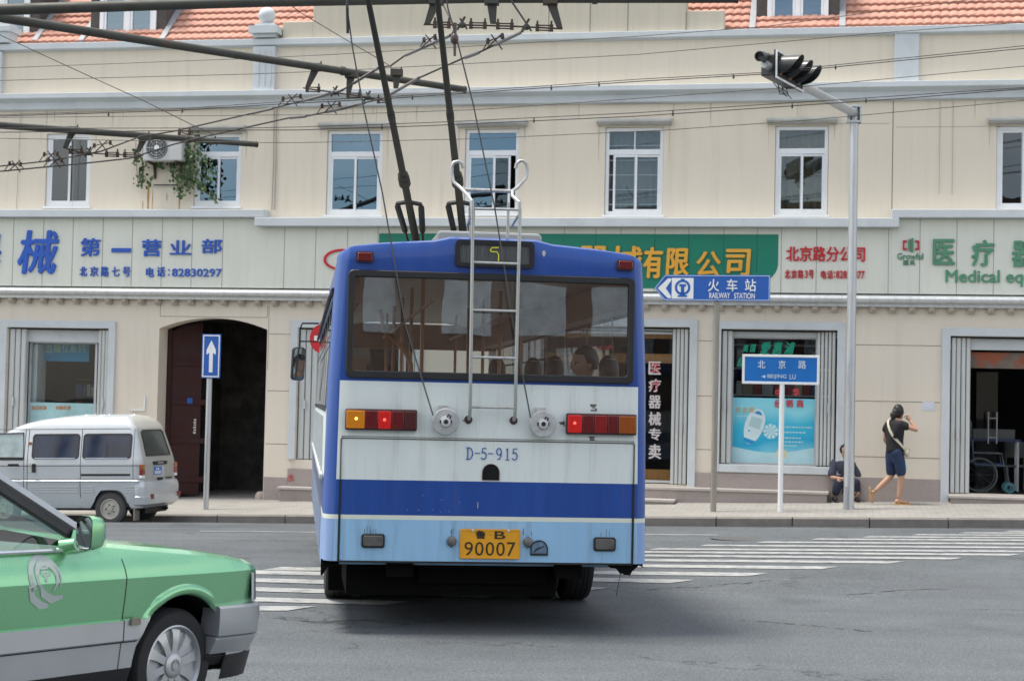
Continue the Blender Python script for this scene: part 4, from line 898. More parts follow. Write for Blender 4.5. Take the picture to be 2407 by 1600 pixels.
for j in range(rows - 1):
    for i in range(nc - 1):
        z0 = rowz[j] if j < len(rowz) else 3; z1 = rowz[j + 1] if j + 1 < len(rowz) else 3
        xm = (colxy(min(z0, 2.8))[i][0] + colxy(min(z0, 2.8))[i + 1][0]) / 2
        if HZ0 - .001 <= z0 and z1 <= HZ1 + .001 and abs(xm) < HX: continue
        corner = i < 4 or i >= nc - 5
        if j >= len(rowz) + 1: m = 0 if j < len(rowz) + 3 else 6
        elif z1 <= .861: m = 5 if corner else 4
        elif z1 <= .894: m = 3
        elif corner: m = 1
        elif z1 <= 1.158: m = 0
        elif z1 <= 1.901: m = 2
        else: m = 0
        fs.append((j * nc + i, j * nc + i + 1, (j + 1) * nc + i + 1, (j + 1) * nc + i)); ms.append(m)
g.add(vs, fs, ms)
# reveal of the rear window, underside, sides
g.box(-1.2, 1.2, .23, .26, .50, .545, 4)
def side(sg):
    zz = [.50, .575, .860, .893, 1.157, 1.45, 1.68]
    L0, L1 = .22, 10.3
    for k in range(len(zz) - 1):
        m = 5 if zz[k + 1] <= .861 else 3 if zz[k + 1] < .9 else 0 if zz[k + 1] < 1.16 else 2
        a, b_ = sg * BW(zz[k]), sg * BW(zz[k + 1])
        n = 10
        for q in range(n):
            y0, y1 = lerp(L0, L1, q / n), lerp(L0, L1, (q + 1) / n)
            g.add([(a, y0, zz[k]), (a, y1, zz[k]), (b_, y1, zz[k + 1]), (b_, y0, zz[k + 1])], [(0, 1, 2, 3)], m)
    for (z0, z1, m) in ((2.50, 2.8, 0), (2.8, 2.86, 0)):
        g.add([(sg * BW(z0), L0, z0), (sg * BW(z0), L1, z0), (sg * BW(z1) * (.985 if z1 > 2.81 else 1), L1, z1), (sg * BW(z1) * (.985 if z1 > 2.81 else 1), L0, z1)], [(0, 1, 2, 3)], m)
    y = .22
    while y < 10.2:
        wd = .34 if y < .3 else .07
        g.add([(sg * BW(1.68), y, 1.68), (sg * BW(1.68), y + wd, 1.68), (sg * BW(2.5), y + wd, 2.5), (sg * BW(2.5), y, 2.5)], [(0, 1, 2, 3)], 2 if y > .3 else 1)
        y += 1.33 if y > .3 else 1.25
side(-1); side(1)
body = g.build('body', BM, bus, smooth=40)
# inner lining: ceiling, side linings, floor, front wall with windscreen
M_ceil = mat('interior_ceiling', (.74, .70, .62), .6, var=.08)
M_lin = mat('interior_brown_lining', (.34, .20, .14), .55, var=.15)
M_floor = mat('interior_floor', (.22, .21, .20), .8)
M_post = mat('orange_stanchion', (.50, .22, .10), .4, var=.1)
g = MB(); g.add([(-1.15, .1, 2.76), (1.15, .1, 2.76), (1.15, 10.2, 2.72), (-1.15, 10.2, 2.72), (-.5, .1, 2.86), (.5, .1, 2.86), (.5, 10.2, 2.82), (-.5, 10.2, 2.82)], [(0, 4, 7, 3), (1, 2, 6, 5), (4, 5, 6, 7)], 0)
g.box(-1.2, 1.2, .1, 10.2, .90, .93, 1)
for sg in (-1, 1):
    a = sg * 1.205; g.add([(a, .2, 1.0), (a, 10.2, 1.0), (a, 10.2, 1.69), (a, .2, 1.69)], [(0, 1, 2, 3)], 0)
    g.box(min(sg * 1.165, sg * 1.0), max(sg * 1.165, sg * 1.0), .3, 10.2, 2.50, 2.74, 2)
for (x0, x1, z0, z1, m) in ((-1.2, 1.2, .9, 1.25, 2), (-1.2, 1.2, 2.46, 2.80, 2), (-1.2, -1.1, 1.25, 2.46, 0), (1.1, 1.2, 1.25, 2.46, 0), (-.03, .03, 1.25, 2.46, 2)): g.box(x0, x1, 10.22, 10.3, z0, z1, m)
g.box(-1.2, -.62, 8.6, 8.66, .93, 2.3, 2); g.box(-.1, 1.1, 9.7, 10.2, .93, 1.5, 1)
g.build('interior_lining', [M_ceil, M_floor, M_lin], bus, smooth=0)
g = MB()
for x in (-.42, .42):
    for y in (1.6, 3.1, 4.6, 6.2, 7.8): g.tube([(x, y, .93), (x, y, 2.82)], .017, 8)
    g.tube([(x, .6, 2.55), (x, 8.6, 2.55)], .016, 8)
for x in (-.98, .98): g.tube([(x, .5, 1.75), (x, 3.2, 1.75), (x, 3.35, 1.5)], .015, 8)
g.tube([(-.72, 3.0, 2.60), (-.68, 3.0, 2.4), (-.5, 3.0, 2.25), (-.42, 3.0, 2.1), (-.42, 3.0, .93)], .02, 8)
g.build('handrail', M_post, bus)
g = MB()
for x in (-.75, .72):
    for y in (1.9, 2.7, 3.5, 4.3, 5.1, 5.9, 6.7):
        g.rbox(x - .38, x + .38, y, y + .06, 1.2, 1.93, .08); g.box(x - .38, x + .38, y - .42, y, 1.32, 1.40)
g.rbox(-1.1, 1.1, .35, .45, 1.0, 1.86, .1); g.box(-1.1, 1.1, .45, .9, 1.28, 1.38)
g.build('seats', mat('seat_brown_plastic', (.15, .07, .045), .5, var=.15), bus, smooth=30, bevel=.01)
g = MB(); g.add([(-1.1, 10.25, 1.25), (1.1, 10.25, 1.25), (1.1, 10.25, 2.46), (-1.1, 10.25, 2.46)], [(0, 1, 2, 3)]); g.build('windscreen', glass('windscreen_glass', (.85, .9, .9), .02), bus, smooth=0)
for sg in (-1, 1):
    g = MB(); e = .012
    g.add([(sg * (BW(1.68) - e), .5, 1.68), (sg * (BW(1.68) - e), 10.2, 1.68), (sg * (BW(2.5) - e), 10.2, 2.5), (sg * (BW(2.5) - e), .5, 2.5)], [(0, 1, 2, 3)]); g.build('side_window', G_side, bus, smooth=0)
    g = MB(); y = .56
    for k in range(8):
        y1 = min(y + 1.19, 10.2)
        for (a, b_) in ((y, y + .03), (y1 - .03, y1)):
            g.add([(sg * (BW(1.68) + .004), a, 1.68), (sg * (BW(1.68) + .004), b_, 1.68), (sg * (BW(2.5) + .004), b_, 2.5), (sg * (BW(2.5) + .004), a, 2.5)], [(0, 1, 2, 3)])
        y = y1 + .13
    for (z0, z1) in ((1.66, 1.70), (2.24, 2.262), (2.48, 2.53)): g.add([(sg * (BW(z0) + .005), .5, z0), (sg * (BW(z0) + .005), 10.25, z0), (sg * (BW(z1) + .005), 10.25, z1), (sg * (BW(z1) + .005), .5, z1)], [(0, 1, 2, 3)])
    g.tube([(sg * 1.205, .3, 2.60), (sg * 1.225, .9, 2.56), (sg * 1.225, 10.2, 2.56)], .018, 6)
    g.build('side_window_seals', M_black, bus, smooth=0)
    g = MB(); y = 1.0
    while y < 10: g.box(sg * 1.255 - .008, sg * 1.255 + .008, y, y + .02, .5, 1.62); y += .95
    g.box(sg * 1.262 - .012, sg * 1.262 + .012, .3, 10.2, 1.14, 1.18); g.build('side_trim', M_alu, bus, smooth=0)
# rear window seal and glass
g = MB(); o_ = rrect(-1.103, 1.103, 1.922, 2.738, .045, 6); i_ = rrect(-1.052, 1.052, 1.978, 2.686, .025, 6)
g.ring(o_, i_, -.022, .03); g.build('window_seal', mat('window_rubber', (.016, .017, .019), .45, var=.2), bus, smooth=40, bevel=.008)
g = MB(); g.prism(rrect(-1.052, 1.052, 1.978, 2.685, .03, 4), .008, .0085); g.add([(-1.05, .008, 1.98), (1.05, .008, 1.98), (1.05, .008, 2.68), (-1.05, .008, 2.68)], []); 
gm = MB(); gm.add([(-1.05, .008, 1.978), (1.05, .008, 1.978), (1.05, .008, 2.682), (-1.05, .008, 2.682)], [(0, 1, 2, 3)]); gm.build('rear_window', G_bus, bus, smooth=0)
# seams of the rear hatch
g = MB(); xl, xr = -1.122, 1.122
M_hs = mat('hatch_seam_grime', (.10, .095, .08), .8, var=.4, scale=10)
MB().box(xl, xr, -.004, .002, 1.463, 1.471).build('hatch_seam', M_hs, bus, smooth=0); MB().box(xl, xr, -.003, .002, 1.479, 1.483).build('hatch_seam', M_hs, bus, smooth=0)
for x in (xl, xr):
    MB().box(x - .008, x + .008, -.004, .01, .545, 1.157).build('hatch_seam', M_black, bus, smooth=0); MB().box(x - .005, x + .004, -.004, .01, 1.1575, 1.4625).build('hatch_seam', M_hs, bus, smooth=0)
MB().box(xl, xr, -.003, .02, .535, .550).build('hatch_seam', M_black, bus, smooth=0)
# rear lamps
M_lh = mat('lamp_housing_dark', (.05, .02, .02), .4)
M_amber = mat('amber_lens_lit', (.50, .17, .006), .2, var=.12, scale=30, coat=.4, emit=(1, .34, .0), estr=.05)
M_amber2 = mat('amber_lens', (.30, .07, .006), .2, var=.1, scale=30, coat=.5)
M_redlit = mat('red_lens_lit', (.38, .006, .008), .2, var=.12, scale=30, coat=.4, emit=(1, .02, .015), estr=.09)
M_redlens = mat('red_lens', (.13, .004, .008), .2, var=.15, scale=30, coat=.5)
M_redlens2 = mat('red_lens_bright', (.24, .006, .009), .22, var=.12, scale=30, coat=.5)
M_bulbA = mat('bulb_amber', (1, .7, .2), .3, emit=(1, .62, .1), estr=1.0); M_bulbR = mat('bulb_red', (1, .1, .05), .3, emit=(1, .10, .06), estr=.8)
def lamp(x0, x1, z0, z1, segs, bulbs):
    g = MB(); g.rbox(x0, x1, -.05, .0, z0, z1, .012); h = g.build('tail_lamp', M_lh, bus, smooth=40, bevel=.008)
    for (a, b_, m) in segs:
        p = MB(); p.rbox(a + .002, b_ - .002, -.064, -.05, z0 + .012, z1 - .014, .006); p.build('lens', m, h, smooth=40, bevel=.005)
    for (x, z, m) in bulbs:
        p = MB(); p.lathe([(.012, 0), (.008, .003), (0, .004)], (x, -.0645, z), (0, -1, 0), 12); p.build('bulb', m, h)
sx = lambda px: bl(px, 968)[0]
lamp(sx(795), sx(960), 1.530, 1.690, [(sx(797), sx(840), M_amber), (sx(840), sx(870), M_redlens), (sx(870), sx(900), M_redlit), (sx(900), sx(930), M_redlens), (sx(930), sx(958), mat('dead_lens', (.07, .008, .01), .3))], [(sx(820), 1.615, M_bulbA), (sx(885), 1.610, M_bulbR)])
sx2 = lambda px: bl(px, 976)[0]
lamp(sx2(1303), sx2(1464), 1.530, 1.690, [(sx2(1305), sx2(1338), M_redlit), (sx2(1338), sx2(1366), M_redlens), (sx2(1366), sx2(1396), M_redlens2), (sx2(1396), sx2(1422), M_redlens), (sx2(1422), sx2(1462), M_amber2)], [(sx2(1321), 1.615, M_bulbR)])
for x0, x1 in ((-1.045, -.915), (.955, 1.085)):
    g = MB(); g.rbox(x0, x1, -.03, .0, 2.795, 2.875, .012); h = g.build('marker_lamp', M_lh, bus, smooth=40)
    p = MB(); p.rbox(x0 + .01, x1 - .01, -.042, -.03, 2.803, 2.867, .01); p.build('lens', M_redlens, h, smooth=40, bevel=.006)
# destination display
M_lcd = mat('display_glass', (.10, .105, .11), .2, var=.35, scale=14, streak=True)
a, b_ = -.295, .312; g = MB(); g.ring(rrect(a, b_, 2.785, 2.990, .035, 6), rrect(a + .035, b_ - .035, 2.815, 2.958, .02, 6), -.028, .01); g.prism(rrect(a + .02, b_ - .02, 2.80, 2.97, .02, 6), -.012, -.008, 1)
dsp = g.build('destination_display', [M_black, M_lcd], bus, smooth=40)
g = MB(); x0, x1 = bl(1129, 585)[0], bl(1148, 585)[0]; zz = [2.938, 2.905, 2.872, 2.835]
for p_ in ([(x1, zz[0]), (x0 + .012, zz[0] - .002), (x0, zz[0] - .02), (x0, zz[1] + .008), (x0 + .012, zz[1]), (x1 - .012, zz[1]), (x1, zz[2] + .012), (x1, zz[3])],): g.tube([(q[0], -.018, q[1]) for q in p_], .0055, 6)
g.build('route_number', mat('display_yellow', (.55, .56, .05), .5, emit=(.7, .7, .05), estr=.08), dsp)
# fleet number, plates, small lamps, vents
M_txt = mat('fleet_number_blue', (.05, .12, .38), .5)
g = MB(); 
zt, zb_ = 1.412, 1.324
def stroke(pts, w): g.tube([(p[0], -.0035, p[1]) for p in pts], w, 5)
def serif(cx, z, w=.012): g.box(cx - w, cx + w, -.006, -.001, z - .0025, z + .0025)
X0 = -.175
th, tn = .0052, .003
# D
stroke([(X0 + .012, zb_), (X0 + .012, zt)], th); serif(X0 + .010, zt); serif(X0 + .010, zb_); stroke([(X0 + .012, zt)] + arc(X0 + .018, (zt + zb_) / 2, .030, 80, -80, 10, (zt - zb_) / 2) + [(X0 + .012, zb_)], .0042)
for xx in (X0 + .085, X0 + .185): g.box(xx - .02, xx + .02, -.006, -.001, 1.368, 1.374)
def five(cx): stroke([(cx + .018, zt - .003), (cx - .012, zt - .003), (cx - .014, zb_ + .048)], .004); stroke([(cx - .014, zb_ + .046)] + arc(cx - .003, zb_ + .029, .021, 120, -150, 12, .027), .0045)
def nine(cx): stroke(arc(cx, zt - .026, .018, 0, 360, 14, .025), .0045); stroke([(cx + .018, zt - .026), (cx + .017, zb_ + .035), (cx + .006, zb_ + .006), (cx - .012, zb_ + .004)], .0045)
def one(cx): stroke([(cx, zb_), (cx, zt), (cx - .01, zt - .012)], .0048); serif(cx, zb_, .014)
five(X0 + .135); nine(X0 + .250); one(X0 + .315); five(X0 + .372)
g.build('fleet_number', M_txt, bus)
def halfmoon(x0, x1, z0, z1): r_ = (x1 - x0) / 2; return [(x0, z0), (x1, z0)] + arc((x0 + x1) / 2, z1 - r_, r_, 0, 180, 12)
g = MB(); g.prism(halfmoon(-.050, .082, 1.168, 1.292), -.006, -.0045, 1); g.ring(halfmoon(-.050, .082, 1.168, 1.292), halfmoon(-.044, .076, 1.172, 1.286), -.010, .0, 0); g.build('vent_opening', [M_lh, mat('hole_black', (.004, .004, .004), 1)], bus, smooth=0)
hx0, hx1 = .332, .466
g = MB(); g.ring(halfmoon(hx0, hx1, .606, .720), halfmoon(hx0 + .008, hx1 - .008, .612, .712), -.010, 0, 0); g.prism(halfmoon(hx0 + .006, hx1 - .006, .622, .712), -.004, -.002, 1); g.box(hx0, hx1, -.012, 0, .604, .618, 0)
for k in range(4): g.tube([(hx0 + .03 + .02 * k, -.006, .63 + .012 * k), (hx0 + .05 + .018 * k, -.006, .66 + .005 * k)], .004, 5)
g.build('tow_hatch', [M_black, mat('hatch_dusty', (.15, .24, .34), .8, var=.4, scale=15)], bus, smooth=0)
M_plate = mat('yellow_plate', (.78, .36, .012), .45, var=.06, scale=5, dirt=(.45, .22, .03, .4))
px0, px1, pz0, pz1 = -.208, .251, .574, .798
g = MB(); g.rbox(px0, px1, -.014, -.004, pz0, pz1, .012); g.ring(rrect(px0 + .003, px1 - .003, pz0 + .003, pz1 - .003, .012), rrect(px0 + .011, px1 - .011, pz0 + .011, pz1 - .011, .008), -.018, -.014); pl = g.build('number_plate', M_plate, bus, smooth=0)
g = MB()
def fat(t_, a, b_, z0, z1, bo=.0): g.text(t_, a, b_, z0, z1, -.0142, .002, bo)
fat('鲁', px0 + .115, px0 + .195, .727, .786, .03); fat('·', px0 + .228, px0 + .236, .752, .760); fat('B', px0 + .262, px0 + .345, .727, .783, .02)
for k, c in enumerate('90007'): fat(c, px0 + .034 + .081 * k, px0 + .099 + .081 * k, .598, .702, -.004)
g.build('plate_characters', mat('plate_black', (.03, .02, .01), .5), pl, smooth=0)
g = MB()
for x in (px0 + .095, px1 - .09): g.lathe([(.012, 0), (.011, .006), (0, .009)], (x, -.014, .788), (0, -1, 0), 12)
for x in (px0 + .10, px1 - .10): g.box(x - .012, x + .012, -.017, -.014, .582, .588)
g.build('plate_screw', M_alu, pl)
M_smoke = mat('smoked_lens', (.10, .095, .09), .3, var=.25, scale=20, coat=.4)
for x0, x1, zc in ((-.952, -.777, .700), (.817, .990, .695)):
    g = MB(); g.rbox(x0, x1, -.018, 0, zc - .053, zc + .053, .02); h = g.build('reverse_lamp', M_black, bus, smooth=40, bevel=.006)
    p = MB(); p.rbox(x0 + .014, x1 - .014, -.028, -.018, zc - .040, zc + .040, .014); p.build('lens', M_smoke, h, smooth=40, bevel=.006)
for x in (-.272, .312):
    g = MB(); g.prism([(x - .035, .70), (x, .652), (x + .035, .70), (x, .752)], -.008, 0, 0); g.lathe([(.036, .0), (.034, .018), (.022, .034), (0, .04)], (x, -.006, .702), (0, -1, 0), 16); g.build('plate_lamp', mat('dirty_lamp', (.13, .13, .13), .45, var=.4, scale=20), bus, bevel=.003)
# scuffs and missing paint
g = MB()
g.add([(.388, -.005, 2.878), (.402, -.004, 2.905), (.395, -.0035, 2.93), (.378, -.0035, 2.928), (.372, -.0045, 2.90)], [(0, 1, 2, 3, 4)])
rnd = random.Random(5)
for k in range(9):
    x, z = rnd.uniform(-.62, -.2), rnd.uniform(.90, 1.05); g.box(x, x + rnd.uniform(.003, .009), -.0012, 0, z, z + rnd.uniform(.002, .004))
g.box(-.08, -.075, -.0015, 0, .955, 1.0)
g.build('paint_chips', mat('chip_pale', (.50, .50, .50), .8), bus, smooth=0)
g = MB()
for (x, z, n_) in ((.79, 1.73, 5), (.78, 1.505, 3), (-.187, 1.61, 4), (.548, 1.61, 4)):
    g = MB()
    for k in range(n_): g.box(x + rnd.uniform(-.02, .02), x + rnd.uniform(.02, .035), -.0015, 0, z - .02 + .011 * k, z - .016 + .011 * k + rnd.uniform(.002, .006))
    g.build('grime_mark', mat('grime_black', (.05, .045, .04), .8), bus, smooth=0)
for x in (-.9, -.85, .9, -.27, .31):
    g = MB()
    for k in range(3): xx = x + rnd.uniform(-.04, .04); g.box(xx, xx + .003, -.001, 0, .755, .76 + rnd.uniform(.02, .05))
    g.build('grime_mark', mat('grime_black', (.05, .045, .04), .8), bus, smooth=0)
# rope retrievers
M_reel = mat('retriever_grey', (.48, .49, .49), .5, metal=.2, var=.22, scale=9, dirt=(.14, .13, .12, .6), dscale=7)
reels = []
for px, py in ((1026, 971), (1250, 976)):
    x, z = bl(px, py, -.06); reels.append((x, z))
    g = MB(); g.lathe([(.075, 0), (.075, .03), (.099, .035), (.102, .05), (.102, .085), (.096, .094), (.045, .096), (.04, .105)], (x, 0, z), (0, -1, 0), 28); g.box(x - .05, x + .02, -.07, 0, z + .07, z + .122)
    h = g.build('rope_retriever', M_reel, bus, smooth=40)
    p = MB(); p.lathe([(.036, 0), (.036, .02), (.026, .024)], (x, -.094, z), (0, -1, 0), 18, 0); p.lathe([(.018, .024), (.015, .03), (0, .03)], (x, -.094, z), (0, -1, 0), 12, 1)
    p.tube([(x + .005, -.108, z + .03), (x + .02, -.115, z + .055), (x + .035, -.112, z + .045), (x + .028, -.108, z + .02)], .006, 6, 1); p.box(x - .045, x - .03, -.106, -.094, z - .012, z + .012, 1); p.box(x + .03, x + .045, -.106, -.094, z - .012, z + .012, 1); p.build('hub', [M_alu, M_black], h, smooth=30)
# ladder
M_lad = mat('ladder_silver', (.44, .45, .44), .4, metal=.45, var=.12, scale=5, streak=True, dirt=(.22, .18, .13, .7), dscale=2.2)
def lp(pts, y=-.10): 
    o = []
    for p_ in pts:
        yy = p_[2] if len(p_) > 2 else y; v = bl(p_[0], p_[1], yy); o.append((v[0], yy, v[1]))
    return o
g = MB(); rr = .0135
g.tube(lp([(1080, 966, -.005), (1082, 958, -.07), (1083, 940, -.10), (1085, 800), (1088, 600), (1089, 484), (1087, 464), (1078, 450, -.02), (1060, 432, .12), (1045, 419, .16), (1041, 400, .17), (1041, 384, .17), (1046, 374, .17), (1056, 372, .17), (1064, 377, .17), (1067, 388, .17)]), rr, 10)
g.tube(lp([(1184, 968, -.005), (1186, 960, -.07), (1187, 942, -.10), (1190, 800), (1195, 600), (1198, 486), (1196, 466), (1180, 451, -.02), (1181, 440, .10), (1194, 431, .13), (1212, 410, .16), (1215, 392, .17), (1213, 378, .17), (1206, 371, .17), (1197, 371, .17), (1190, 378, .17), (1188, 388, .17)]), rr, 10)
for a, b_ in (((1083, 937), (1187, 939)), ((1085, 822), (1190, 825)), ((1087, 714), (1192, 717)), ((1088, 604), (1195, 608)), ((1089, 481), (1197, 483))): g.tube(lp([a, b_]), .0105, 8)
g.tube(lp([(1066, 437, .10), (1183, 441, .10)]), .015, 8)
for px in (1091, 1178): g.tube([(lp([(px, 480)])[0][0], .10, 3.0), (lp([(px, 480)])[0][0], .10, 3.30)], .011, 8)
g.tube(lp([(1088, 490), (1076, 520, .15)]), .010, 6); g.tube(lp([(1197, 492), (1180, 520, .15)]), .010, 6)
g.build('ladder', M_lad, bus)
for px, py in ((1079, 966), (1183, 968)):
    x, z = bl(px, py); MB().lathe([(.032, 0), (.030, .01), (.015, .014)], (x, 0, z), (0, -1, 0), 12).build('ladder_foot', M_rust, bus)
# roof box, poles with springs, ropes
g = MB(); x0 = bloc(at_depth(1000, 540, 15.0)).x; x1 = bloc(at_depth(1240, 540, 15.0)).x; g.prism([(x0, 2.96), (x1, 2.96), (x1, 3.20), (x1 - .02, 3.23), (x0 + .02, 3.23), (x0, 3.20)], 1.7, 3.6); g.build('roof_box', mat('roof_box_grey', (.27, .29, .30), .55, var=.08, dirt=(.25, .25, .24, .5)), bus, smooth=0, bevel=.02)
M_polep = mat('pole_dark_green_grey', (.042, .042, .033), .7, spec=.25, metal=.0, var=.2, scale=4, streak=True)
tips = []
for (bx, tx, clx) in ((963, 848, 934), (1071, 1008, 1062)):
    B = bloc(at_depth(bx, 575, 17.0)); A = bloc(at_depth(tx, 0, 13.0)); D_ = (A - B); Tp = B + D_ * 1.22; tips.append(Tp)
    g = MB(); k = 14; pts = [B + D_ * 1.22 * (i / k) for i in range(k + 1)]; g.tube(pts, [lerp(.040, .019, i / k) for i in range(k + 1)], 12)
    for f_, r_ in ((.33, .056), (.345, .050), (.60, .034)): P_ = B + D_ * f_; q = D_.normalized(); g.tube([P_ - q * .06, P_ - q * .055, P_ + q * .055, P_ + q * .06], [.03, r_, r_, .03], 12)
    g.box(B.x - .2, B.x + .2, B.y - .3, B.y + .3, 2.95, 3.12); g.tube([(B.x, B.y, 3.1), B], .09, 12)
    g.lathe([(.02, -.06), (.05, -.05), (.05, .05), (.02, .06)], Tp, D_, 12); g.box(Tp.x - .02, Tp.x + .02, Tp.y - .1, Tp.y + .1, Tp.z + .02, Tp.z + .12)
    po = g.build('trolley_pole', M_polep, bus, smooth=40)
    for s_ in (-1, 1):
        g = MB(); q = D_.normalized(); lo = B + D_ * .06 + Vector((s_ * .075, 0, -.03)); hi = B + D_ * .225 + Vector((s_ * .115, 0, .0)); dd = hi - lo
        g.tube([lo, lo + dd * .22, lo + dd * .24, lo + dd * .30, lo + dd * .92, lo + dd * .95, hi], [.012, .012, .020, .030, .030, .02, .014], 10); g.tube([hi, B + D_ * .235], .022, 6); g.build('pole_spring', M_black, po, smooth=40)
M_rope = mat('rope_grey', (.10, .10, .10), .8)
ropes = (((998, 958, -.09), (935, 752, -.06), (880, 440, -.12), (838, 250, -.20), (812, 110, -.24), (800, 20, -.26), (797, -40, -.28)), ((1221, 962, -.09), (1190, 790, -.06), (1140, 480, -.12), (1090, 240, -.2), (1056, 105, -.24), (1032, 20, -.26), (1022, -40, -.28)))
for i, rp in enumerate(ropes):
    pts = []
    for p_ in rp: v = bl(p_[0], p_[1], p_[2]); pts.append((v[0], p_[2], v[1]))
    pts.append(tuple(tips[i] + Vector((0, 0, -.03)))); pts[0] = (reels[i][0] - .095, -.075, reels[i][1] + .045)
    g = MB(); g.tube(pts, .0062, 6); ro = g.build('pole_rope', M_rope, bus)
    if i == 1:
        v = bl(1047, 90, -.24); g = MB(); g.ell((v[0], -.24, v[1]), (.032, .032, .045)); g.tube([(v[0] + .005, -.24, v[1] - .13), (v[0], -.24, v[1] + .12)], [.010, .016], 8); g.build('rope_insulator', mat('insulator_brown', (.08, .05, .045), .3), ro)
    else:
        v = bl(799, 40, -.255); g = MB(); g.tube([(v[0] - .002, -.255, v[1] + .15), (v[0] + .01, -.255, v[1] - .12)], .011, 8); g.build('rope_insulator', M_black, ro)
# wheels, underbody
def bwheel(x0, x1, y, r=.5):
    t = thing('wheel', None, None); t.parent = bus; t.location = ((x0 + x1) / 2, y, r + .005); w_ = abs(x1 - x0) / 2; sg = 1 if x0 + x1 > 0 else -1
    g = MB(); g.lathe([(.30, -w_), (.42, -w_ * 1.0), (.485, -w_ * .92), (r, -w_ * .75), (r, w_ * .75), (.485, w_ * .92), (.42, w_), (.30, w_), (.28, w_ * .6), (.28, -w_ * .6), (.30, -w_)], (0, 0, 0), (1, 0, 0), 40)
    for k in (-.45, -.1, .25, .5): g.lathe([(r + .001, w_ * k), (r + .003, w_ * (k + .02)), (r + .003, w_ * (k + .10)), (r + .001, w_ * (k + .12))], (0, 0, 0), (1, 0, 0), 40)
    g.build('tyre', M_rubber, t); g = MB(); g.lathe([(.29, sg * w_ * .5), (.22, sg * w_ * .2), (.10, sg * w_ * .3), (.08, sg * w_ * .7), (0, sg * w_ * .7)], (0, 0, 0), (1, 0, 0), 24); g.build('rim', mat('bus_rim', (.12, .12, .12), .6), t)
for sg in (-1, 1):
    bwheel(sg * .925, sg * 1.185, 2.42); bwheel(sg * .62, sg * .88, 2.42); bwheel(sg * .93, sg * 1.19, 7.9)
M_under = mat('underbody_black', (.005, .005, .005), .95, var=.4, scale=6, spec=.1)
g = MB(); g.box(-1.15, 1.15, .3, 10.2, .56, .89); g.box(-.75, -.55, .1, 10, .42, .57); g.box(.55, .75, .1, 10, .42, .57); g.box(-.5, .5, .25, .45, .36, .56); g.box(-.62, .62, 1.4, 2.0, .3, .56); g.tube([(-.9, 2.42, .5), (.9, 2.42, .5)], .10, 10); g.ell((0, 2.42, .5), (.25, .25, .25)); g.box(-.9, -.3, .5, 1.3, .22, .5); g.box(.2, .55, .6, 1.2, .33, .5)
g.box(-1.16, -.62, 1.78, 1.80, .13, .54); g.box(-.88, .88, 2.9, 9.5, .20, .57); g.box(-.60, .60, 2.0, 2.9, .14, .57); g.box(-1.05, .58, .30, 1.76, .26, .56);  g.build('underbody', M_under, bus, smooth=0)  # last box: unseen low slab added to darken the ground under the bus
g = MB(); x0, z0 = bl(1396, 1303); x1 = bl(1477, 1303)[0]
g.prism([(x0, .548), (x1, .548), (x1 - .09, .462), (x1 - .12, .458), (x1 - .16, .478), (x0 + .10, .505), (x0 + .04, .512)], .02, .06); g.tube([(x0 + .09, .03, .51), (x0 + .12, .03, .470), (x0 + .16, .03, .49), (x0 + .19, .03, .455), (x0 + .2, .03, .48)], .007, 5); g.tube([(x0 + .12, .03, .47), (x0 + .09, .03, .30)], .002, 4); g.build('torn_mudguard', M_under, bus, smooth=0)
g = MB(); g.prism([(-1.25, .55), (-1.10, .55), (-1.12, .50), (-1.20, .49), (-1.235, .43), (-1.25, .43)], .08, .12); g.build('skirt_corner', M_under, bus, smooth=0)
# mirror at the front corner, looking back at the driver
mc = at_depth(689, 838, 22.6); ml = bloc(mc); drv = Vector((-.62, 9.3, 2.12))
n_ = ((bloc(CAMP) - ml).normalized() + (drv - ml).normalized()).normalized()
M4 = Matrix.Translation(ml) @ (-n_).to_track_quat('Y', 'Z').to_matrix().to_4x4()
w2, h2 = .092, .22
g = MB(); g.prism(rrect(-w2, w2, -h2, h2, .05, 6), .0, .06, 0, M4); mr = g.build('mirror', M_black, bus, smooth=40, bevel=.01)
g = MB(); g.prism(rrect(-w2 + .012, w2 - .012, -h2 + .012, h2 - .012, .045, 6), -.004, -.001, 0, M4); m_, t_, b_ = nodes('mirror_glass'); b_.inputs['Metallic'].default_value = 1; b_.inputs['Roughness'].default_value = .02; b_.inputs['Base Color'].default_value = (.75, .78, .8, 1); g.build('mirror_glass', m_, mr, smooth=0)
g = MB(); top = ml + Vector((0, 0, h2)); e_ = Vector((-1.22, 10.0, ml.z + .55))
g.tube([top + Vector((0, .03, -.02)), top + Vector((0, .03, .25)), top + Vector((.03, .03, .32)), e_], .012, 8); g.tube([top + Vector((0, .03, .08)), Vector((-1.22, 10.0, top.z + .09))], .010, 8); g.build('mirror_arm', M_black, mr)
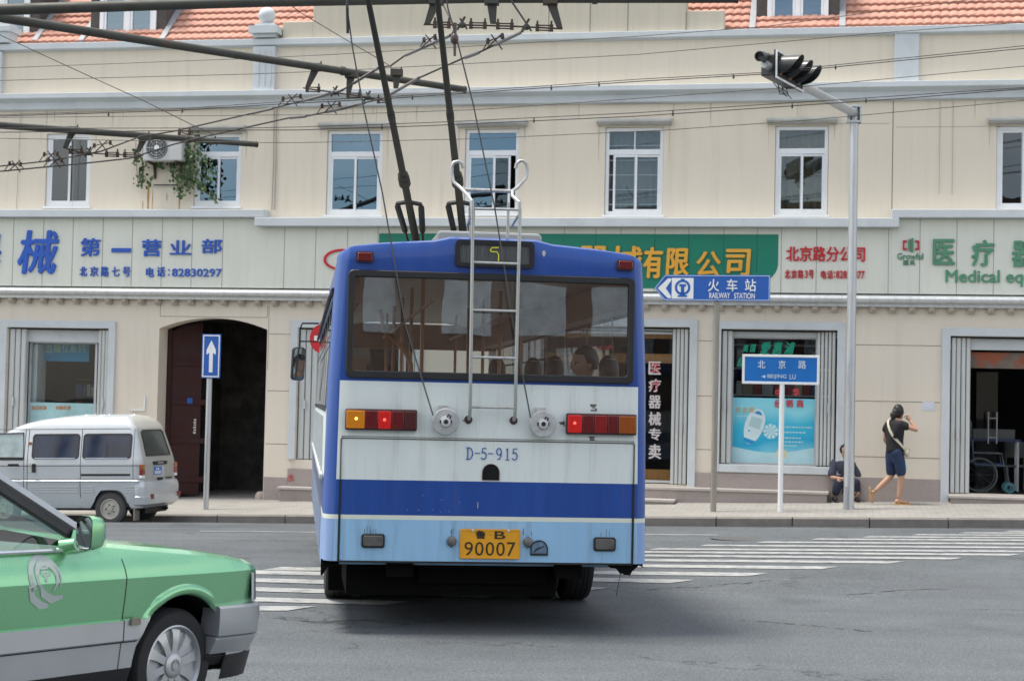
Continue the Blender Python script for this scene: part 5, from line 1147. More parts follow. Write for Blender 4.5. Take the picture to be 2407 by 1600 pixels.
# passengers and driver
M_skin = mat('skin', (.48, .29, .20), .55, var=.05); M_hair = mat('black_hair', (.012, .011, .011), .5, var=.3, scale=30, bump=.4, bscale=80)
def passenger(loc, yaw, shirt, label, glasses=False, s=1.0):
    P = BUS.w(loc); t = MB()
    # torso and head as one lofted surface, front = local +y
    prof = [(-.62, .17, .12, 0), (-.45, .20, .13, 0), (-.30, .215, .12, 0), (-.20, .20, .10, 0), (-.155, .12, .075, 0), (-.13, .062, .06, .0), (-.10, .052, .056, .005), (-.07, .054, .062, .012), (-.045, .062, .082, .02), (-.01, .072, .094, .02), (.04, .076, .098, .012), (.09, .073, .095, .005), (.125, .055, .07, 0), (.145, .02, .03, 0)]
    n = 16; vs = []
    for z, rx, ry, oy in prof:
        for j in range(n): a = 2 * math.pi * j / n; vs.append((rx * math.cos(a) * s, (ry * math.sin(a) + oy) * s, z * s))
    fs = [(i * n + j, i * n + (j + 1) % n, (i + 1) * n + (j + 1) % n, (i + 1) * n + j) for i in range(len(prof) - 1) for j in range(n)] + [tuple(range((len(prof) - 1) * n, len(prof) * n))]
    ms = [1 if i < 4 else 0 for i in range(len(prof) - 1) for j in range(n)] + [0]
    t.add(vs, fs, ms); t.ell((0, .11 * s, -.005 * s), (.013, .02, .022)); t.ell((-.076 * s, 0, 0), (.012, .02, .03)); t.ell((.076 * s, 0, 0), (.012, .02, .03))
    o = t.build('person', [M_skin, shirt], smooth=60, loc=P, rot=(0, 0, BUS.rot.z + yaw)); tag(o, label, 'person', 'people inside the trolleybus')
    h = MB(); vs = []; m = 9
    for i in range(m + 1):
        ph = i / m * 2.05
        for j in range(n):
            a = 2 * math.pi * j / n; lim = min(ph, 1.15 if math.sin(a) > .3 else 2.05)
            vs.append((.084 * math.sin(lim) * math.cos(a) * s, (.106 * math.sin(lim) * math.sin(a) + .004) * s, (.035 + .125 * math.cos(lim)) * s))
    h.add(vs, [(i * n + j, (i + 1) * n + j, (i + 1) * n + (j + 1) % n, i * n + (j + 1) % n) for i in range(m) for j in range(n)]); h.build('hair', M_hair, o, smooth=60)
    if glasses:
        q = MB(); 
        for dx in (-.034, .034): q.tube([(dx + .022 * math.cos(k * .628), .112, .022 + .017 * math.sin(k * .628)) for k in range(11)], .003, 5)
        q.tube([(.056, .11, .025), (.078, .0, .025)], .003, 5); q.tube([(-.056, .11, .025), (-.078, .0, .025)], .003, 5); q.build('glasses', M_black, o)
    return o
shirts = [mat('shirt_dark', (.03, .03, .04), .9), mat('shirt_white', (.5, .52, .55), .9), mat('shirt_blue', (.20, .36, .62), .9)]
def seat_at(px, py, y): v = BUS.hit(px, py, 1, y); return (v.x, y, v.z - .02)
passenger(seat_at(1350, 838, 1.1), R(100), shirts[0], 'passenger with glasses turned sideways in the bus rear window', True, 1.1)
passenger(seat_at(1402, 856, .95), R(10), shirts[0], 'dark haired passenger at the right corner of the bus rear window')
passenger(seat_at(1278, 856, 1.7), R(0), shirts[1], 'passenger with only a low dark head showing left of the one with glasses')
passenger(seat_at(1228, 858, 2.5), R(-5), shirts[0], 'passenger whose dark head shows just right of the ladder')
passenger(seat_at(1145, 856, 3.3), R(5), shirts[1], 'passenger whose head shows between the two ladder rails')
passenger((-.62, 9.3, 2.10), R(8), shirts[2], 'bus driver in a pale blue shirt at the front of the bus')
# ================================================================== green taxi
def split_sides(g, name, mats, spans, bevel=0):
    """each stretch of the builder's points becomes one part on the right side and its mirror image one on the left"""
    for a, b_ in spans:
        for sg in (1, -1):
            h = MB(); fs = [k for k, f in enumerate(g.f) if a <= min(f) and max(f) < b_]
            h.v = [(v[0], v[1] * sg, v[2]) for v in g.v[a:b_]]; h.f = [tuple(i - a for i in (g.f[k] if sg > 0 else reversed(g.f[k]))) for k in fs]; h.m = [g.m[k] for k in fs]
            h.build(name, mats, taxi, smooth=0, bevel=bevel)
PHI, PIT = R(60), R(1.8)
_rot = Matrix.Rotation(PHI, 3, 'Z') @ Matrix.Rotation(PIT, 3, 'Y')
_d = ray(400, 1532); _t = (.305 - 1.75) / _d.z; HUB = CAMP + _d * _t
TX = Frame(HUB - _rot @ Vector((0, -.80, .31)), _rot.to_euler())
taxi = thing('taxi', 'green and silver taxi sedan cutting across the lower left corner', 'taxi', TX.loc, TX.rot)
def tl(px, py, y=-.80): v = TX.hit(px, py, 1, y); return v.x, v.z
M_green = mat('taxi_green', (.25, .58, .31), .26, metal=.62, var=.02, scale=1.5, coat=.7, spec=.5)
M_tsil = mat('taxi_silver', (.42, .44, .46), .35, metal=.45, var=.04, coat=.5)
M_tblk = mat('taxi_black_trim', (.018, .018, .02), .5)
M_chrome = mat('bright_trim', (.75, .77, .78), .15, metal=1.0, var=.03)
TM = [M_tblk, M_tsil, M_green]
AR = .385
ROWS = [.20, .335, .34, .47, .478, .485, .585, .592, .70, .80, .845, .90]
def thw(z): return interp([.20, .30, .34, .47, .485, .535, .585, .592, .70, .80, .845, .90, .96], [.80, .83, .845, .85, .865, .868, .86, .843, .853, .860, .846, .818, .770], z)
def fsc(x): return interp([-3.75, -3.60, -3.2, -2.6, .2, .45, .58, .66, .70], [.88, .94, .98, 1, 1, .992, .965, .93, .90], x)
def ttop(x): return interp([-3.75, -3.6, -3.0, -2.7, -.66, -.62, -.3, .1, .4, .58, .66, .70], [.80, .92, .945, .945, .945, .965, .935, .90, .862, .835, .815, .79], x)
def tzb(x):
    for cx in (0.0, -2.62):
        if abs(x - cx) < AR: return max(.2, .31 + math.sqrt(AR * AR - (x - cx) ** 2))
    return .20
st = sorted(set([-3.75, -3.70, -3.6, -3.4, -3.2] + [round(-3.1 + .1 * i, 3) for i in range(38)] + [round(c + AR * math.cos(R(a)), 4) for c in (0, -2.62) for a in range(0, 181, 10)] + [-.66, -.62, .58, .62, .66, .70]))
st = [x for x in st if x <= .70]
_arch = [round(c + AR * math.cos(R(a)), 4) for c in (0, -2.62) for a in range(0, 181, 10)] + [.70, -.66, -.62]
st = [x for x in st if x in _arch or all(abs(x - q) > .014 for q in _arch)]
g = MB(); vs = []; NR = len(ROWS)
HOODF = [(1.0, 0), (.94, .022), (.80, .034), (.45, .046), (0, .050)]
for x in st:
    zt, zb, f = ttop(x), tzb(x), fsc(x)
    for z in ROWS: zz = min(max(z, zb), zt); vs.append((x, -thw(zz) * f, zz))
    w0 = thw(zt) * f
    cabin = -2.72 < x < -.57
    for k, (q, dz) in enumerate(HOODF): vs.append((x, -w0 * (q if not cabin else max(q, .96)), zt + (dz if not cabin else 0)))
W_ = NR + len(HOODF)
fs = []; ms = []
for i in range(len(st) - 1):
    for j in range(W_ - 1):
        a = [vs[i * W_ + j], vs[(i + 1) * W_ + j], vs[(i + 1) * W_ + j + 1], vs[i * W_ + j + 1]]
        if max(p[2] for p in a) - min(p[2] for p in a) < 1e-4 and j < NR - 1: continue
        fs.append((i * W_ + j, (i + 1) * W_ + j, (i + 1) * W_ + j + 1, i * W_ + j + 1))
        z1 = ROWS[j + 1] if j + 1 < NR else 9
        ms.append(0 if z1 <= .336 or abs(z1 - .34) < .001 or abs(z1 - .478) < .001 else 1 if z1 < .591 else 2)
g.add(vs, fs, ms)
e = len(st) - 1                                            # front and rear closing faces
for e in (0, len(st) - 1): g.add([vs[e * W_ + j] for j in range(W_)] + [(vs[e * W_ + j][0], 0, vs[e * W_ + j][2]) for j in range(W_)], [(j, j + 1, W_ + j + 1, W_ + j) for j in range(W_ - 1)], 2)
g.mirror(1)
g.build('body', TM, taxi, smooth=17, weld=True)
# inner wheel wells and floor
g = MB(); g.box(-3.5, .55, -.70, .70, .24, .30); 
for cx in (0, -2.62):
    for sg in (-1, 1):
        pr = arc(cx, .31, AR + .012, 0, 180, 16); a, b_ = sorted((sg * .835, sg * .45))
        vs = [(p[0], a, p[1]) for p in pr] + [(p[0], b_, p[1]) for p in pr]; n = len(pr)
        g.add(vs, [(k, k + 1, n + k + 1, n + k) for k in range(n - 1)]); g.add([(p[0], sg * .45, p[1]) for p in pr], [tuple(range(n))])
g.box(-.5, .5, -.45, .45, .30, .80)
g.build('underbody', M_black, taxi, smooth=0)
for cx in (0, -2.62):
    for sg in (-1, 1):
        g = MB(); n = 20; vs = []; pr = [(.0, .0), (.008, .020), (.03, .026), (.05, .018), (.062, .0)]
        for k in range(n + 1):
            th = R(lerp(42, 138, k / n)); ef = min(1, 5 * min(k / n, 1 - k / n) + .05)
            for dr, dy in pr:
                r_ = AR - .004 + dr * (1.0 if .1 < k / n < .9 else .8); x, z = cx + r_ * math.cos(th), .31 + r_ * math.sin(th)
                vs.append((x, sg * ((thw(z) * fsc(x)) + dy * ef - .002), z))
        m = len(pr); g.add(vs, [(k * m + j, (k + 1) * m + j, (k + 1) * m + j + 1, k * m + j + 1) for k in range(n) for j in range(m - 1)]); g.build('wheel_arch', M_green, taxi, smooth=50)
def twheel(cx, sg):
    t = thing('wheel', None, None); t.parent = taxi; t.location = (cx, sg * .715, .31)
    g = MB(); R0 = .305; g.lathe([(.205, -.085), (.235, -.095), (.285, -.088), (R0, -.06), (R0, .06), (.285, .088), (.235, .095), (.205, .085), (.2, .0), (.205, -.085)], (0, 0, 0), (0, sg, 0), 48); g.build('tyre', M_rubber, t, smooth=40)
    g = MB(); g.lathe([(.212, .060), (.218, .088), (.208, .092), (.196, .078), (.190, .03), (.05, .02), (0, .02)], (0, 0, 0), (0, sg, 0), 48, [0, 0, 0, 0, 1, 1])
    for k in range(10):
        a = R(36 * k + 12); ca, sa = math.cos(a), math.sin(a); pts = []
        for (r_, hw_, y) in ((.055, .022, .080), (.12, .021, .082), (.165, .026, .078), (.197, .036, .070)):
            for s_ in (-1, 1): pts.append((r_ * ca - s_ * hw_ * sa, sg * y, r_ * sa + s_ * hw_ * ca))
        for (r_, hw_, y) in ((.055, .022, .04), (.12, .021, .04), (.165, .026, .04), (.197, .036, .04)):
            for s_ in (-1, 1): pts.append((r_ * ca - s_ * hw_ * sa, sg * y, r_ * sa + s_ * hw_ * ca))
        fs = []
        for q in range(3): fs += [(2 * q, 2 * q + 1, 2 * q + 3, 2 * q + 2), (8 + 2 * q, 2 * q, 2 * q + 2, 8 + 2 * q + 2), (2 * q + 1, 8 + 2 * q + 1, 8 + 2 * q + 3, 2 * q + 3)]
        g.add(pts, fs, 0)
    g.lathe([(.068, .04), (.066, .088), (.058, .094), (.034, .096), (.032, .090), (.0, .090)], (0, 0, 0), (0, sg, 0), 28, 0)
    g.tube([(.018 * math.cos(R(q)) , sg * .096, .018 * math.sin(R(q)) + (.006 if q < 180 else -.006)) for q in range(40, 330, 24)], .004, 5, 0)
    g.build('rim', [M_alu_w, M_black], t, smooth=35)
M_alu_w = mat('alloy_rim', (.50, .52, .54), .35, metal=.6, var=.06, dirt=(.25, .24, .23, .4))
for cx in (0, -2.62):
    for sg in (-1, 1): twheel(cx, sg)
# bumper wrapping round the corner, with lower apron
def bump(z0, z1, pro, m, name, x_end, low):
    g = MB(); path = [(x_end, -.862), (.45, -.868), (.60, -.855), (.68, -.80), (.735, -.70), (.765, -.5), (.78, 0)]
    vs = []; pr = [(z0 + .004, -.12), (z0, pro - low), (z0 + .004, pro + .002 - low), (lerp(z0, z1, .5), pro + .004 - low * .5), (z1 - .012, pro), (z1, pro - .012), (z1 + .002, -.10)]
    for k, (x, y) in enumerate(path):
        a = path[max(0, k - 1)]; b_ = path[min(len(path) - 1, k + 1)]; tx_, ty = b_[0] - a[0], b_[1] - a[1]; l_ = math.hypot(tx_, ty); nx_, ny = ty / l_, -tx_ / l_
        for z, o_ in pr: vs.append((x + nx_ * o_, y + ny * o_, z))
    m_ = len(pr); g.add(vs, [(k * m_ + j, (k + 1) * m_ + j, (k + 1) * m_ + j + 1, k * m_ + j + 1) for k in range(len(path) - 1) for j in range(m_ - 1)])
    g.add([vs[j] for j in range(m_)], [tuple(range(m_))]); g.mirror(1); return g.build(name, m, taxi, smooth=40)
xb = tl(486, 1460, -.828)[0]
bump(.452, .615, .024, M_tsil, 'bumper', xb, .006); bump(.352, .447, .016, M_tsil, 'bumper_apron', xb - .012, .045); bump(.285, .350, -.035, M_tblk, 'air_dam', xb - .03, .04)
g = MB(); g.box(.40, .62, -.78, .78, .33, .60); g.build('bumper_core', M_black, taxi, smooth=0)
# headlamps, grille
M_lens = mat('headlamp_clear', (.62, .66, .68), .08, metal=.35, var=.08, scale=25, coat=.8)
for sg in (-1, 1):
    g = MB(); pts = [(.595, .838), (.625, .833), (.662, .805), (.703, .782), (.718, .70), (.718, .44)]; vs = [(x, sg * y, .625) for x, y in pts] + [(x - .012, sg * y, .785) for x, y in pts]; g.add(vs, [(k, k + 1, 7 + k, 6 + k) for k in range(5)]); g.build('headlamp', M_lens, taxi, smooth=50)
g = MB(); g.box(.69, .712, -.43, .43, .64, .775); g.build('grille', M_tblk, taxi, smooth=0)
# door seam, marker lamp, belt trim
g = MB()
for x in (tl(258, 1400)[0], -1.62, -2.36):
    for k in range(len(ROWS) - 1):
        z0, z1 = ROWS[k], ROWS[k + 1]
        if z0 < .3: continue
        sh = lambda z: .035 * math.sin(math.pi * (z - .2) / 1.1) if x > -1 else 0
        for sg in (-1, 1): g.add([(x + sh(z0) - .003, sg * (thw(z0) + .0015), z0), (x + sh(z0) + .003, sg * (thw(z0) + .0015), z0), (x + sh(z1) + .003, sg * (thw(z1) + .0015), z1), (x + sh(z1) - .003, sg * (thw(z1) + .0015), z1)], [(0, 1, 2, 3)])
g.build('door_seam', M_tblk, taxi, smooth=0)
x0, z0 = tl(289, 1428); g = MB(); g.rbox(x0 - .035, x0 + .035, -.875, -.862, z0 - .018, z0 + .018, .004); g.build('side_indicator', mat('side_lamp_smoked', (.22, .19, .15), .3), taxi)
g = MB(); g.tube([(-2.7, -.79, .952), (-1.6, -.795, .952), (-.75, -.79, .955), (-.60, -.775, .968)], .011, 8); split_sides(g, 'belt_trim', [M_chrome], [(0, len(g.v))])
# cabin: pillars, roof, glass, dashboard
M_cab = mat('cabin_grey', (.20, .23, .23), .8)
A0, A1 = Vector((-.57, -.745, .965)), Vector((-1.33, -.60, 1.375))
g = MB(); n = 8; vs = []
def plate(P, Qq, w_, y_off, mi):
    d_ = Vector((1, 0, .35)).normalized() * w_
    g.add([P + Vector((0, y_off, 0)), P + d_ + Vector((0, y_off, 0)), Qq + d_ + Vector((0, y_off, 0)), Qq + Vector((0, y_off, 0)), P + Vector((0, .04, 0)), P + d_ + Vector((0, .04, 0)), Qq + d_ + Vector((0, .04, 0)), Qq + Vector((0, .04, 0))], [(0, 1, 2, 3), (0, 4, 5, 1), (1, 5, 6, 2), (2, 6, 7, 3), (3, 7, 4, 0)], mi)
plate(A0 + Vector((-.105, 0, 0)), A1 + Vector((-.085, 0, 0)), .085, 0, 0); plate(A0 + Vector((-.035, 0, 0)), A1 + Vector((-.015, 0, 0)), .035, -.006, 0); plate(A0 + Vector((.0, 0, 0)), A1 + Vector((.015, 0, 0)), .06, -.004, 1)
for bx in (-1.62, -2.42): plate(Vector((bx - .07, -.76, .95)), Vector((bx - .10, -.60, 1.38)), .10, 0, 0)
plate(Vector((-3.0, -.72, .95)), Vector((-2.62, -.58, 1.37)), .14, 0, 2)
PM = [M_tblk, M_tsil, M_green]; split_sides(g, 'pillar', PM, [(0, 24), (24, 32), (32, 40), (40, 48)], .006)
g = MB(); vs = []; rx = [-2.75, -2.5, -2.0, -1.6, -1.32]; 
for x, z in zip(rx, (1.33, 1.385, 1.405, 1.40, 1.37)):
    for f in (-1, -.9, -.5, 0, .5, .9, 1): vs.append((x, f * .64, z + .035 * (1 - f * f) - (.02 if abs(f) == 1 else 0)))
g.add(vs, [(i * 7 + j, i * 7 + j + 1, (i + 1) * 7 + j + 1, (i + 1) * 7 + j) for i in range(4) for j in range(6)]); g.build('roof', M_green, taxi, smooth=60)
g = MB(); g.add([(-.55, -.72, .965), (-.47, 0, 1.0), (-.55, .72, .965), (-1.32, .60, 1.375), (-1.30, 0, 1.40), (-1.32, -.60, 1.375)], [(0, 1, 4, 5), (1, 2, 3, 4)]); g.build('windscreen', G_car, taxi, smooth=60)
g = MB(); g.add([(-.70, -.762, .955), (-1.58, -.768, .955), (-1.66, -.615, 1.375), (-1.44, -.605, 1.375)], [(0, 1, 2, 3)]); g.add([(-1.70, -.768, .955), (-2.38, -.768, .955), (-2.44, -.61, 1.37), (-1.74, -.615, 1.375)], [(0, 1, 2, 3)]); split_sides(g, 'door_window', [G_car], [(0, 4), (4, 8)])
g = MB(); g.add([(-2.95, -.66, .95), (-2.95, .66, .95), (-2.70, .56, 1.36), (-2.70, -.56, 1.36)], [(0, 1, 2, 3)]); g.build('rear_window', G_car, taxi, smooth=0)
g = MB(); g.box(-1.02, -.60, -.72, .72, .82, .93, 0); g.prism([(-1.05, .93), (-.6, .95), (-.62, .9), (-1.0, .84)], -.70, .70, 0); g.lathe([(.185, -.012), (.20, 0), (.185, .012), (.17, 0), (.185, -.012)], (-1.22, .38, .90), (-.9, 0, .45), 24, 1)
for y in (-.38, .38):
    g.rbox(-1.98, -1.5, y - .25, y + .25, .45, .60, .05, 0); 
    g.prism([(-1.94, .55), (-1.78, .55), (-1.92, 1.15), (-2.04, 1.15)], y - .24, y + .24, 0); g.prism([(-2.0, 1.17), (-1.93, 1.17), (-1.96, 1.32), (-2.03, 1.32)], y - .12, y + .12, 0)
g.rbox(-2.75, -2.55, -.65, .65, .55, 1.05, .05, 0); g.build('cabin_interior', [M_cab, M_tblk], taxi, smooth=30)
# mirrors
for sg in (-1, 1):
    x, z = tl(207, 1226, -.93) if sg < 0 else (tl(207, 1226, -.93)[0], tl(207, 1226, -.93)[1])
    g = MB(); n = 12; vs = []; c = Vector((x, sg * .935, z))
    for (dx, sc) in ((-.045, 1.0), (-.02, 1.03), (.03, .92), (.06, .66), (.072, .28)):
        for (a, b_) in rrect(-.074 * sc, .074 * sc, -.083 * sc, .083 * sc, .036 * sc, 3): vs.append(tuple(c + Vector((dx - (.30 * a if dx < .0 else .12 * a), a * sg, b_))))
    m_ = 16; g.add(vs, [(i * m_ + j, i * m_ + (j + 1) % m_, (i + 1) * m_ + (j + 1) % m_, (i + 1) * m_ + j) for i in range(4) for j in range(m_)] + [tuple(range(4 * m_, 5 * m_))]); g.tube([c + Vector((0, -sg * .09, -.06)), Vector((x - .02, sg * .77, .97))], [.03, .04], 8)
    h = g.build('door_mirror', M_green, taxi, smooth=50)
    g = MB(); g.add([tuple(c + Vector((-.046 - .30 * a, a * sg, b_))) for a, b_ in rrect(-.068, .068, -.077, .077, .032, 3)], [tuple(range(16))]); g.build('mirror_glass', bpy.data.materials['mirror_glass'], h, smooth=0)
    g = MB(); g.add([(-.62, sg * .752, .965), (-.80, sg * .768, .96), (-.74, sg * .738, 1.05), (-.70, sg * .73, 1.05)], [(0, 1, 2, 3)]); g.build('mirror_sail', M_green, taxi, smooth=0)
# emblem on the door: a ring swept into a tail around a small character
M_emb = mat('emblem_silver_grey', (.44, .50, .48), .5, metal=.2)
g = MB(); ex, ez = tl(88, 1334)
def sw(pts, ws, mi=0):
    n = len(pts); L_ = []; Rr = []
    for k in range(n):
        a = pts[max(0, k - 1)]; b_ = pts[min(n - 1, k + 1)]; tx_, tz = b_[0] - a[0], b_[1] - a[1]; l_ = math.hypot(tx_, tz); nx_, nz = -tz / l_, tx_ / l_
        L_.append((pts[k][0] + nx_ * ws[k], pts[k][1] + nz * ws[k])); Rr.append((pts[k][0] - nx_ * ws[k], pts[k][1] - nz * ws[k]))
    vs = [(ex + p[0], -thw(ez + p[1]) - .0025, ez + p[1]) for p in L_ + Rr]; g.add(vs, [(k, k + 1, n + k + 1, n + k) for k in range(n - 1)], mi)
N_ = 22
sw([(.098 * math.cos(R(lerp(-30, 215, k / N_))), .012 + .098 * math.sin(R(lerp(-30, 215, k / N_)))) for k in range(N_ + 1)], [lerp(.004, .018, k / N_) for k in range(N_ + 1)])
sw([(.066 * math.cos(R(lerp(-60, 230, k / N_))) + .008, .012 + .072 * math.sin(R(lerp(-60, 230, k / N_)))) for k in range(N_ + 1)], [.004 + .012 * math.sin(math.pi * k / N_) for k in range(N_ + 1)])
sw([(-.092, .03), (-.105, -.03), (-.085, -.085), (-.03, -.12), (.02, -.125)], [.006, .015, .020, .020, .010])
sw([(-.045, -.02), (-.02, -.065), (.04, -.095), (.115, -.085)], [.006, .018, .021, .008])
for k, (a, b_) in enumerate(((-.022, .030), (-.028, .028), (-.018, .030), (-.010, .012))): sw([(a, .055 - .018 * k), (b_, .060 - .018 * k)], [.005, .005])
sw([(.004, .072), (-.002, -.01)], [.004, .004])
g.build('door_emblem', M_emb, taxi, smooth=0)

# ================================================================== silver minivan
VROT = Matrix.Rotation(R(169), 3, 'Z') @ Matrix.Rotation(R(1.75), 3, 'Y')
VH = CAMP + ray(253, 1172) * (27.6 / 1.0)
VAN = Frame(VH - VROT @ Vector((0, .705, .265)), VROT.to_euler())
van = thing('minivan', 'silver minivan parked by the kerb in front of the arched passage', 'van', VAN.loc, VAN.rot)
M_vsil = mat('van_silver', (.53, .565, .59), .34, metal=.2, var=.03, scale=1.5, coat=.5, dirt=(.40, .40, .38, .3))
M_vrear = mat('van_rear_grey', (.40, .40, .365), .5, var=.06, scale=2)  # rear face in a darker, greyer tone than the sides
RX = -.56; VL = 2.75
VROWS = [.28, .33, .52, .56, .60, .64, .70, .72, .735, .97, .985, 1.02, 1.10, 1.50, 1.56, 1.585, 1.66, 1.72, 1.765, 1.79]
def vhw(z): return interp([.28, .33, .60, .72, .735, .985, 1.10, 1.50, 1.585, 1.66, 1.72, 1.765, 1.79], [.70, .715, .735, .745, .728, .735, .725, .655, .635, .60, .54, .42, .0], z)
def vxr(z): return interp([.28, .36, .66, .70, .98, 1.08, 1.56, 1.70, 1.79], [.02, -.02, -.025, .0, .0, .02, .16, .25, .42], z) + RX       # rear end
def vxf(z): return interp([.28, .6, .95, 1.10, 1.5, 1.62, 1.70, 1.76, 1.79], [2.62, 2.72, 2.66, 2.54, 1.95, 1.72, 1.45, 1.05, .75], z)
VA = .31
def vzb(x):
    for cx in (0, 1.85):
        dx = abs(x - cx)
        if dx < .33: return interp([0, .16, .24, .33], [.575, .565, .48, .30], dx)
    return .28
n = 72; g = MB(); vs = []; fs = []; ms = []; WV = len(VROWS) + 1
for i in range(n + 1):
    f = i / n
    for z in VROWS:
        x = lerp(vxr(z), vxf(z), f); zz = max(z, vzb(x)); x = lerp(vxr(zz), vxf(zz), f)
        wv = vhw(zz)
        d0, d1 = x - vxr(zz), vxf(zz) - x
        if d0 < .10: wv = max(0, wv - .09 * (1 - math.sqrt(max(0, 1 - (1 - d0 / .10) ** 2))))
        if d1 < .35: wv = max(0, wv - .22 * (1 - math.sqrt(max(0, 1 - (1 - d1 / .35) ** 2))))
        vs.append((x, wv, zz))
    vs.append((lerp(vxr(1.79), vxf(1.79), f), 0, 1.80))
for i in range(n):
    for j in range(WV - 1):
        a = [vs[i * WV + j], vs[(i + 1) * WV + j], vs[(i + 1) * WV + j + 1], vs[i * WV + j + 1]]
        if max(p[2] for p in a) - min(p[2] for p in a) < 1e-4 and j < WV - 3: continue
        fs.append((i * WV + j, i * WV + j + 1, (i + 1) * WV + j + 1, (i + 1) * WV + j)); ms.append(0)
g.add(vs, fs, ms)
for i in (0, n): g.add([vs[i * WV + j] for j in range(WV)] + [(vs[i * WV + j][0], 0, vs[i * WV + j][2]) for j in range(WV)], [(j, WV + j, WV + j + 1, j + 1) for j in range(WV - 1)], 1 if i == 0 else 0)
g.mirror(1); g.build('body', [M_vsil, M_vrear], van, smooth=38, weld=True)
g = MB(); g.box(-.45, 2.4, -.62, .62, .24, .34)
for cx in (0, 1.85): g.box(cx - .33, cx + .33, -.68, .68, .30, .60); g.tube([(cx, -.6, .26), (cx, .6, .26)], .04, 8)
g.box(-.50, -.30, -.45, .45, .18, .30); g.tube([(-.4, -.3, .24), (-.58, -.3, .23)], .022, 8); g.build('underbody', M_black, van, smooth=0)
def vy(z, o=.003): return vhw(z) + o
def vpatch(outline, name, m, o=.003, sides=(1,), parent=None, thick=None):
    """a panel that follows the side of the van; outline = [(x, z)] given as a grid of rows"""
    g = MB()
    for sg in sides:
        vs = [(x, sg * vy(z, o), z) for x, z in outline]; g.add(vs, [tuple(range(len(vs)))])
    return g.build(name, m, parent or van, smooth=0)
def vbox(px0, py0, px1, py1): 
    a = VAN.hit(px0, py0, 1, .73); b_ = VAN.hit(px1, py1, 1, .73); return max(a.x, b_.x), min(a.x, b_.x), min(a.z, b_.z), max(a.z, b_.z)
def vgrid(x0, x1, z0, z1, r, o, nz=6):
    """rounded window outline following the tumblehome"""
    return rrect(min(x0, x1), max(x0, x1), z0, z1, r, 5)
M_vseal = mat('van_window_rubber', (.02, .02, .024), .5)
ZW0, ZW1 = 1.075, 1.485
wx = [(1.36, .53), (.475, -.375)]
for sg in (1, -1):
    for (x0, x1) in wx:
        s_ = MB(); o_ = rrect(x1, x0, ZW0, ZW1, .06, 5); i_ = rrect(x1 + .025, x0 - .025, ZW0 + .025, ZW1 - .025, .045, 5)
        k_ = len(o_); vs = [(x, sg * vy(z, .006), z) for x, z in o_] + [(x, sg * vy(z, .006), z) for x, z in i_] + [(x, sg * vy(z, -.004), z) for x, z in o_]
        s_.add(vs, [(i, (i + 1) % k_, k_ + (i + 1) % k_, k_ + i) for i in range(k_)] + [(i, (i + 1) % k_, 2 * k_ + (i + 1) % k_, 2 * k_ + i) for i in range(k_)])
        xm = (x0 + x1) / 2; s_.add([(xm - .012, sg * vy(ZW0, .005), ZW0 + .02), (xm + .012, sg * vy(ZW0, .005), ZW0 + .02), (xm + .012, sg * vy(ZW1, .005), ZW1 - .02), (xm - .012, sg * vy(ZW1, .005), ZW1 - .02)], [(0, 1, 2, 3)])
        wo = s_.build('side_window', M_vseal, van, smooth=0)
        p = MB(); p.add([(x, sg * vy(z, .003), z) for x, z in i_], [tuple(range(len(i_)))]); p.build('window_glass', mat('van_glass_dark', (.018, .028, .055), .06, var=.4, scale=3, coat=.0, spec=.45), wo, smooth=0)
        p = MB(); p.tube([(x0 - .06, sg * vy(ZW0, .008), ZW0 + .012), (x1 + .06, sg * vy(ZW0, .008), ZW0 + .012)], .007, 6); p.build('window_strip', M_chrome, wo)
    p = MB(); op = [(2.52, 1.10), (2.05, 1.49), (1.53, 1.50), (1.50, 1.10)]; p.add([(x, sg * vy(z, .004), z) for x, z in op], [(0, 1, 2, 3)]); fw = p.build('front_window', mat('van_front_glass', (.28, .36, .37), .06, var=.3, scale=4, coat=.6), van, smooth=0)
    p = MB(); p.tube([(x, sg * vy(z, .006), z) for x, z in op + op[:1]], .012, 6); p.box(1.50, 2.5, min(sg * vy(1.07, .0), sg * vy(1.07, .02)), max(sg * vy(1.07, .0), sg * vy(1.07, .02)), 1.06, 1.10); p.build('window_seal', M_vseal, fw, smooth=0)
# seams, mouldings, rail, handles on both sides
g = MB()
def vline(pts, wd=.008, o=.0025):
    for sg in (1, -1):
        for k in range(len(pts) - 1):
            (xa, za), (xb, zb) = pts[k], pts[k + 1]
            if abs(xa - xb) > abs(za - zb): q = [(xa, za - wd / 2), (xb, zb - wd / 2), (xb, zb + wd / 2), (xa, za + wd / 2)]
            else: q = [(xa - wd / 2, za), (xa + wd / 2, za), (xb + wd / 2, zb), (xb - wd / 2, zb)]
            g.add([(x, sg * vy(z, o), z) for x, z in q], [(0, 1, 2, 3)])
zs = [.285, .50, .60, .72, .735, .97, 1.10, 1.3, 1.5, 1.56]
for x in (1.49, 1.43, .50): vline([(x, z) for z in zs if x < .6 or z > .30], .010)
vline([(-.41, z) for z in (.74, .97, 1.1, 1.3, 1.5, 1.56)], .008); vline([(2.3, 1.56), (-.33, 1.56)], .008)
vline([(2.5, .965), (-.51, .965)], .010); vline([(2.5, .748), (-.51, .748)], .007)
g.build('body_seam', M_vseal, van, smooth=0)
g = MB()
for sg in (1, -1):
    for z in (.545, .585, .625):
        for (a, b_) in ((1.40, .54), (.46, .26), (-.27, -.50)): g.box(b_, a, min(sg * (vy(z) - .01), sg * (vy(z) + .008)), max(sg * (vy(z) - .01), sg * (vy(z) + .008)), z - .009, z + .009)
    g.tube([(1.42, sg * vy(.715, .004), .715), (.30, sg * vy(.715, .004), .715), (-.52, sg * vy(.715, .0), .715)], .010, 6)
    g.build('side_moulding', M_vsil, van, smooth=40); g = MB()
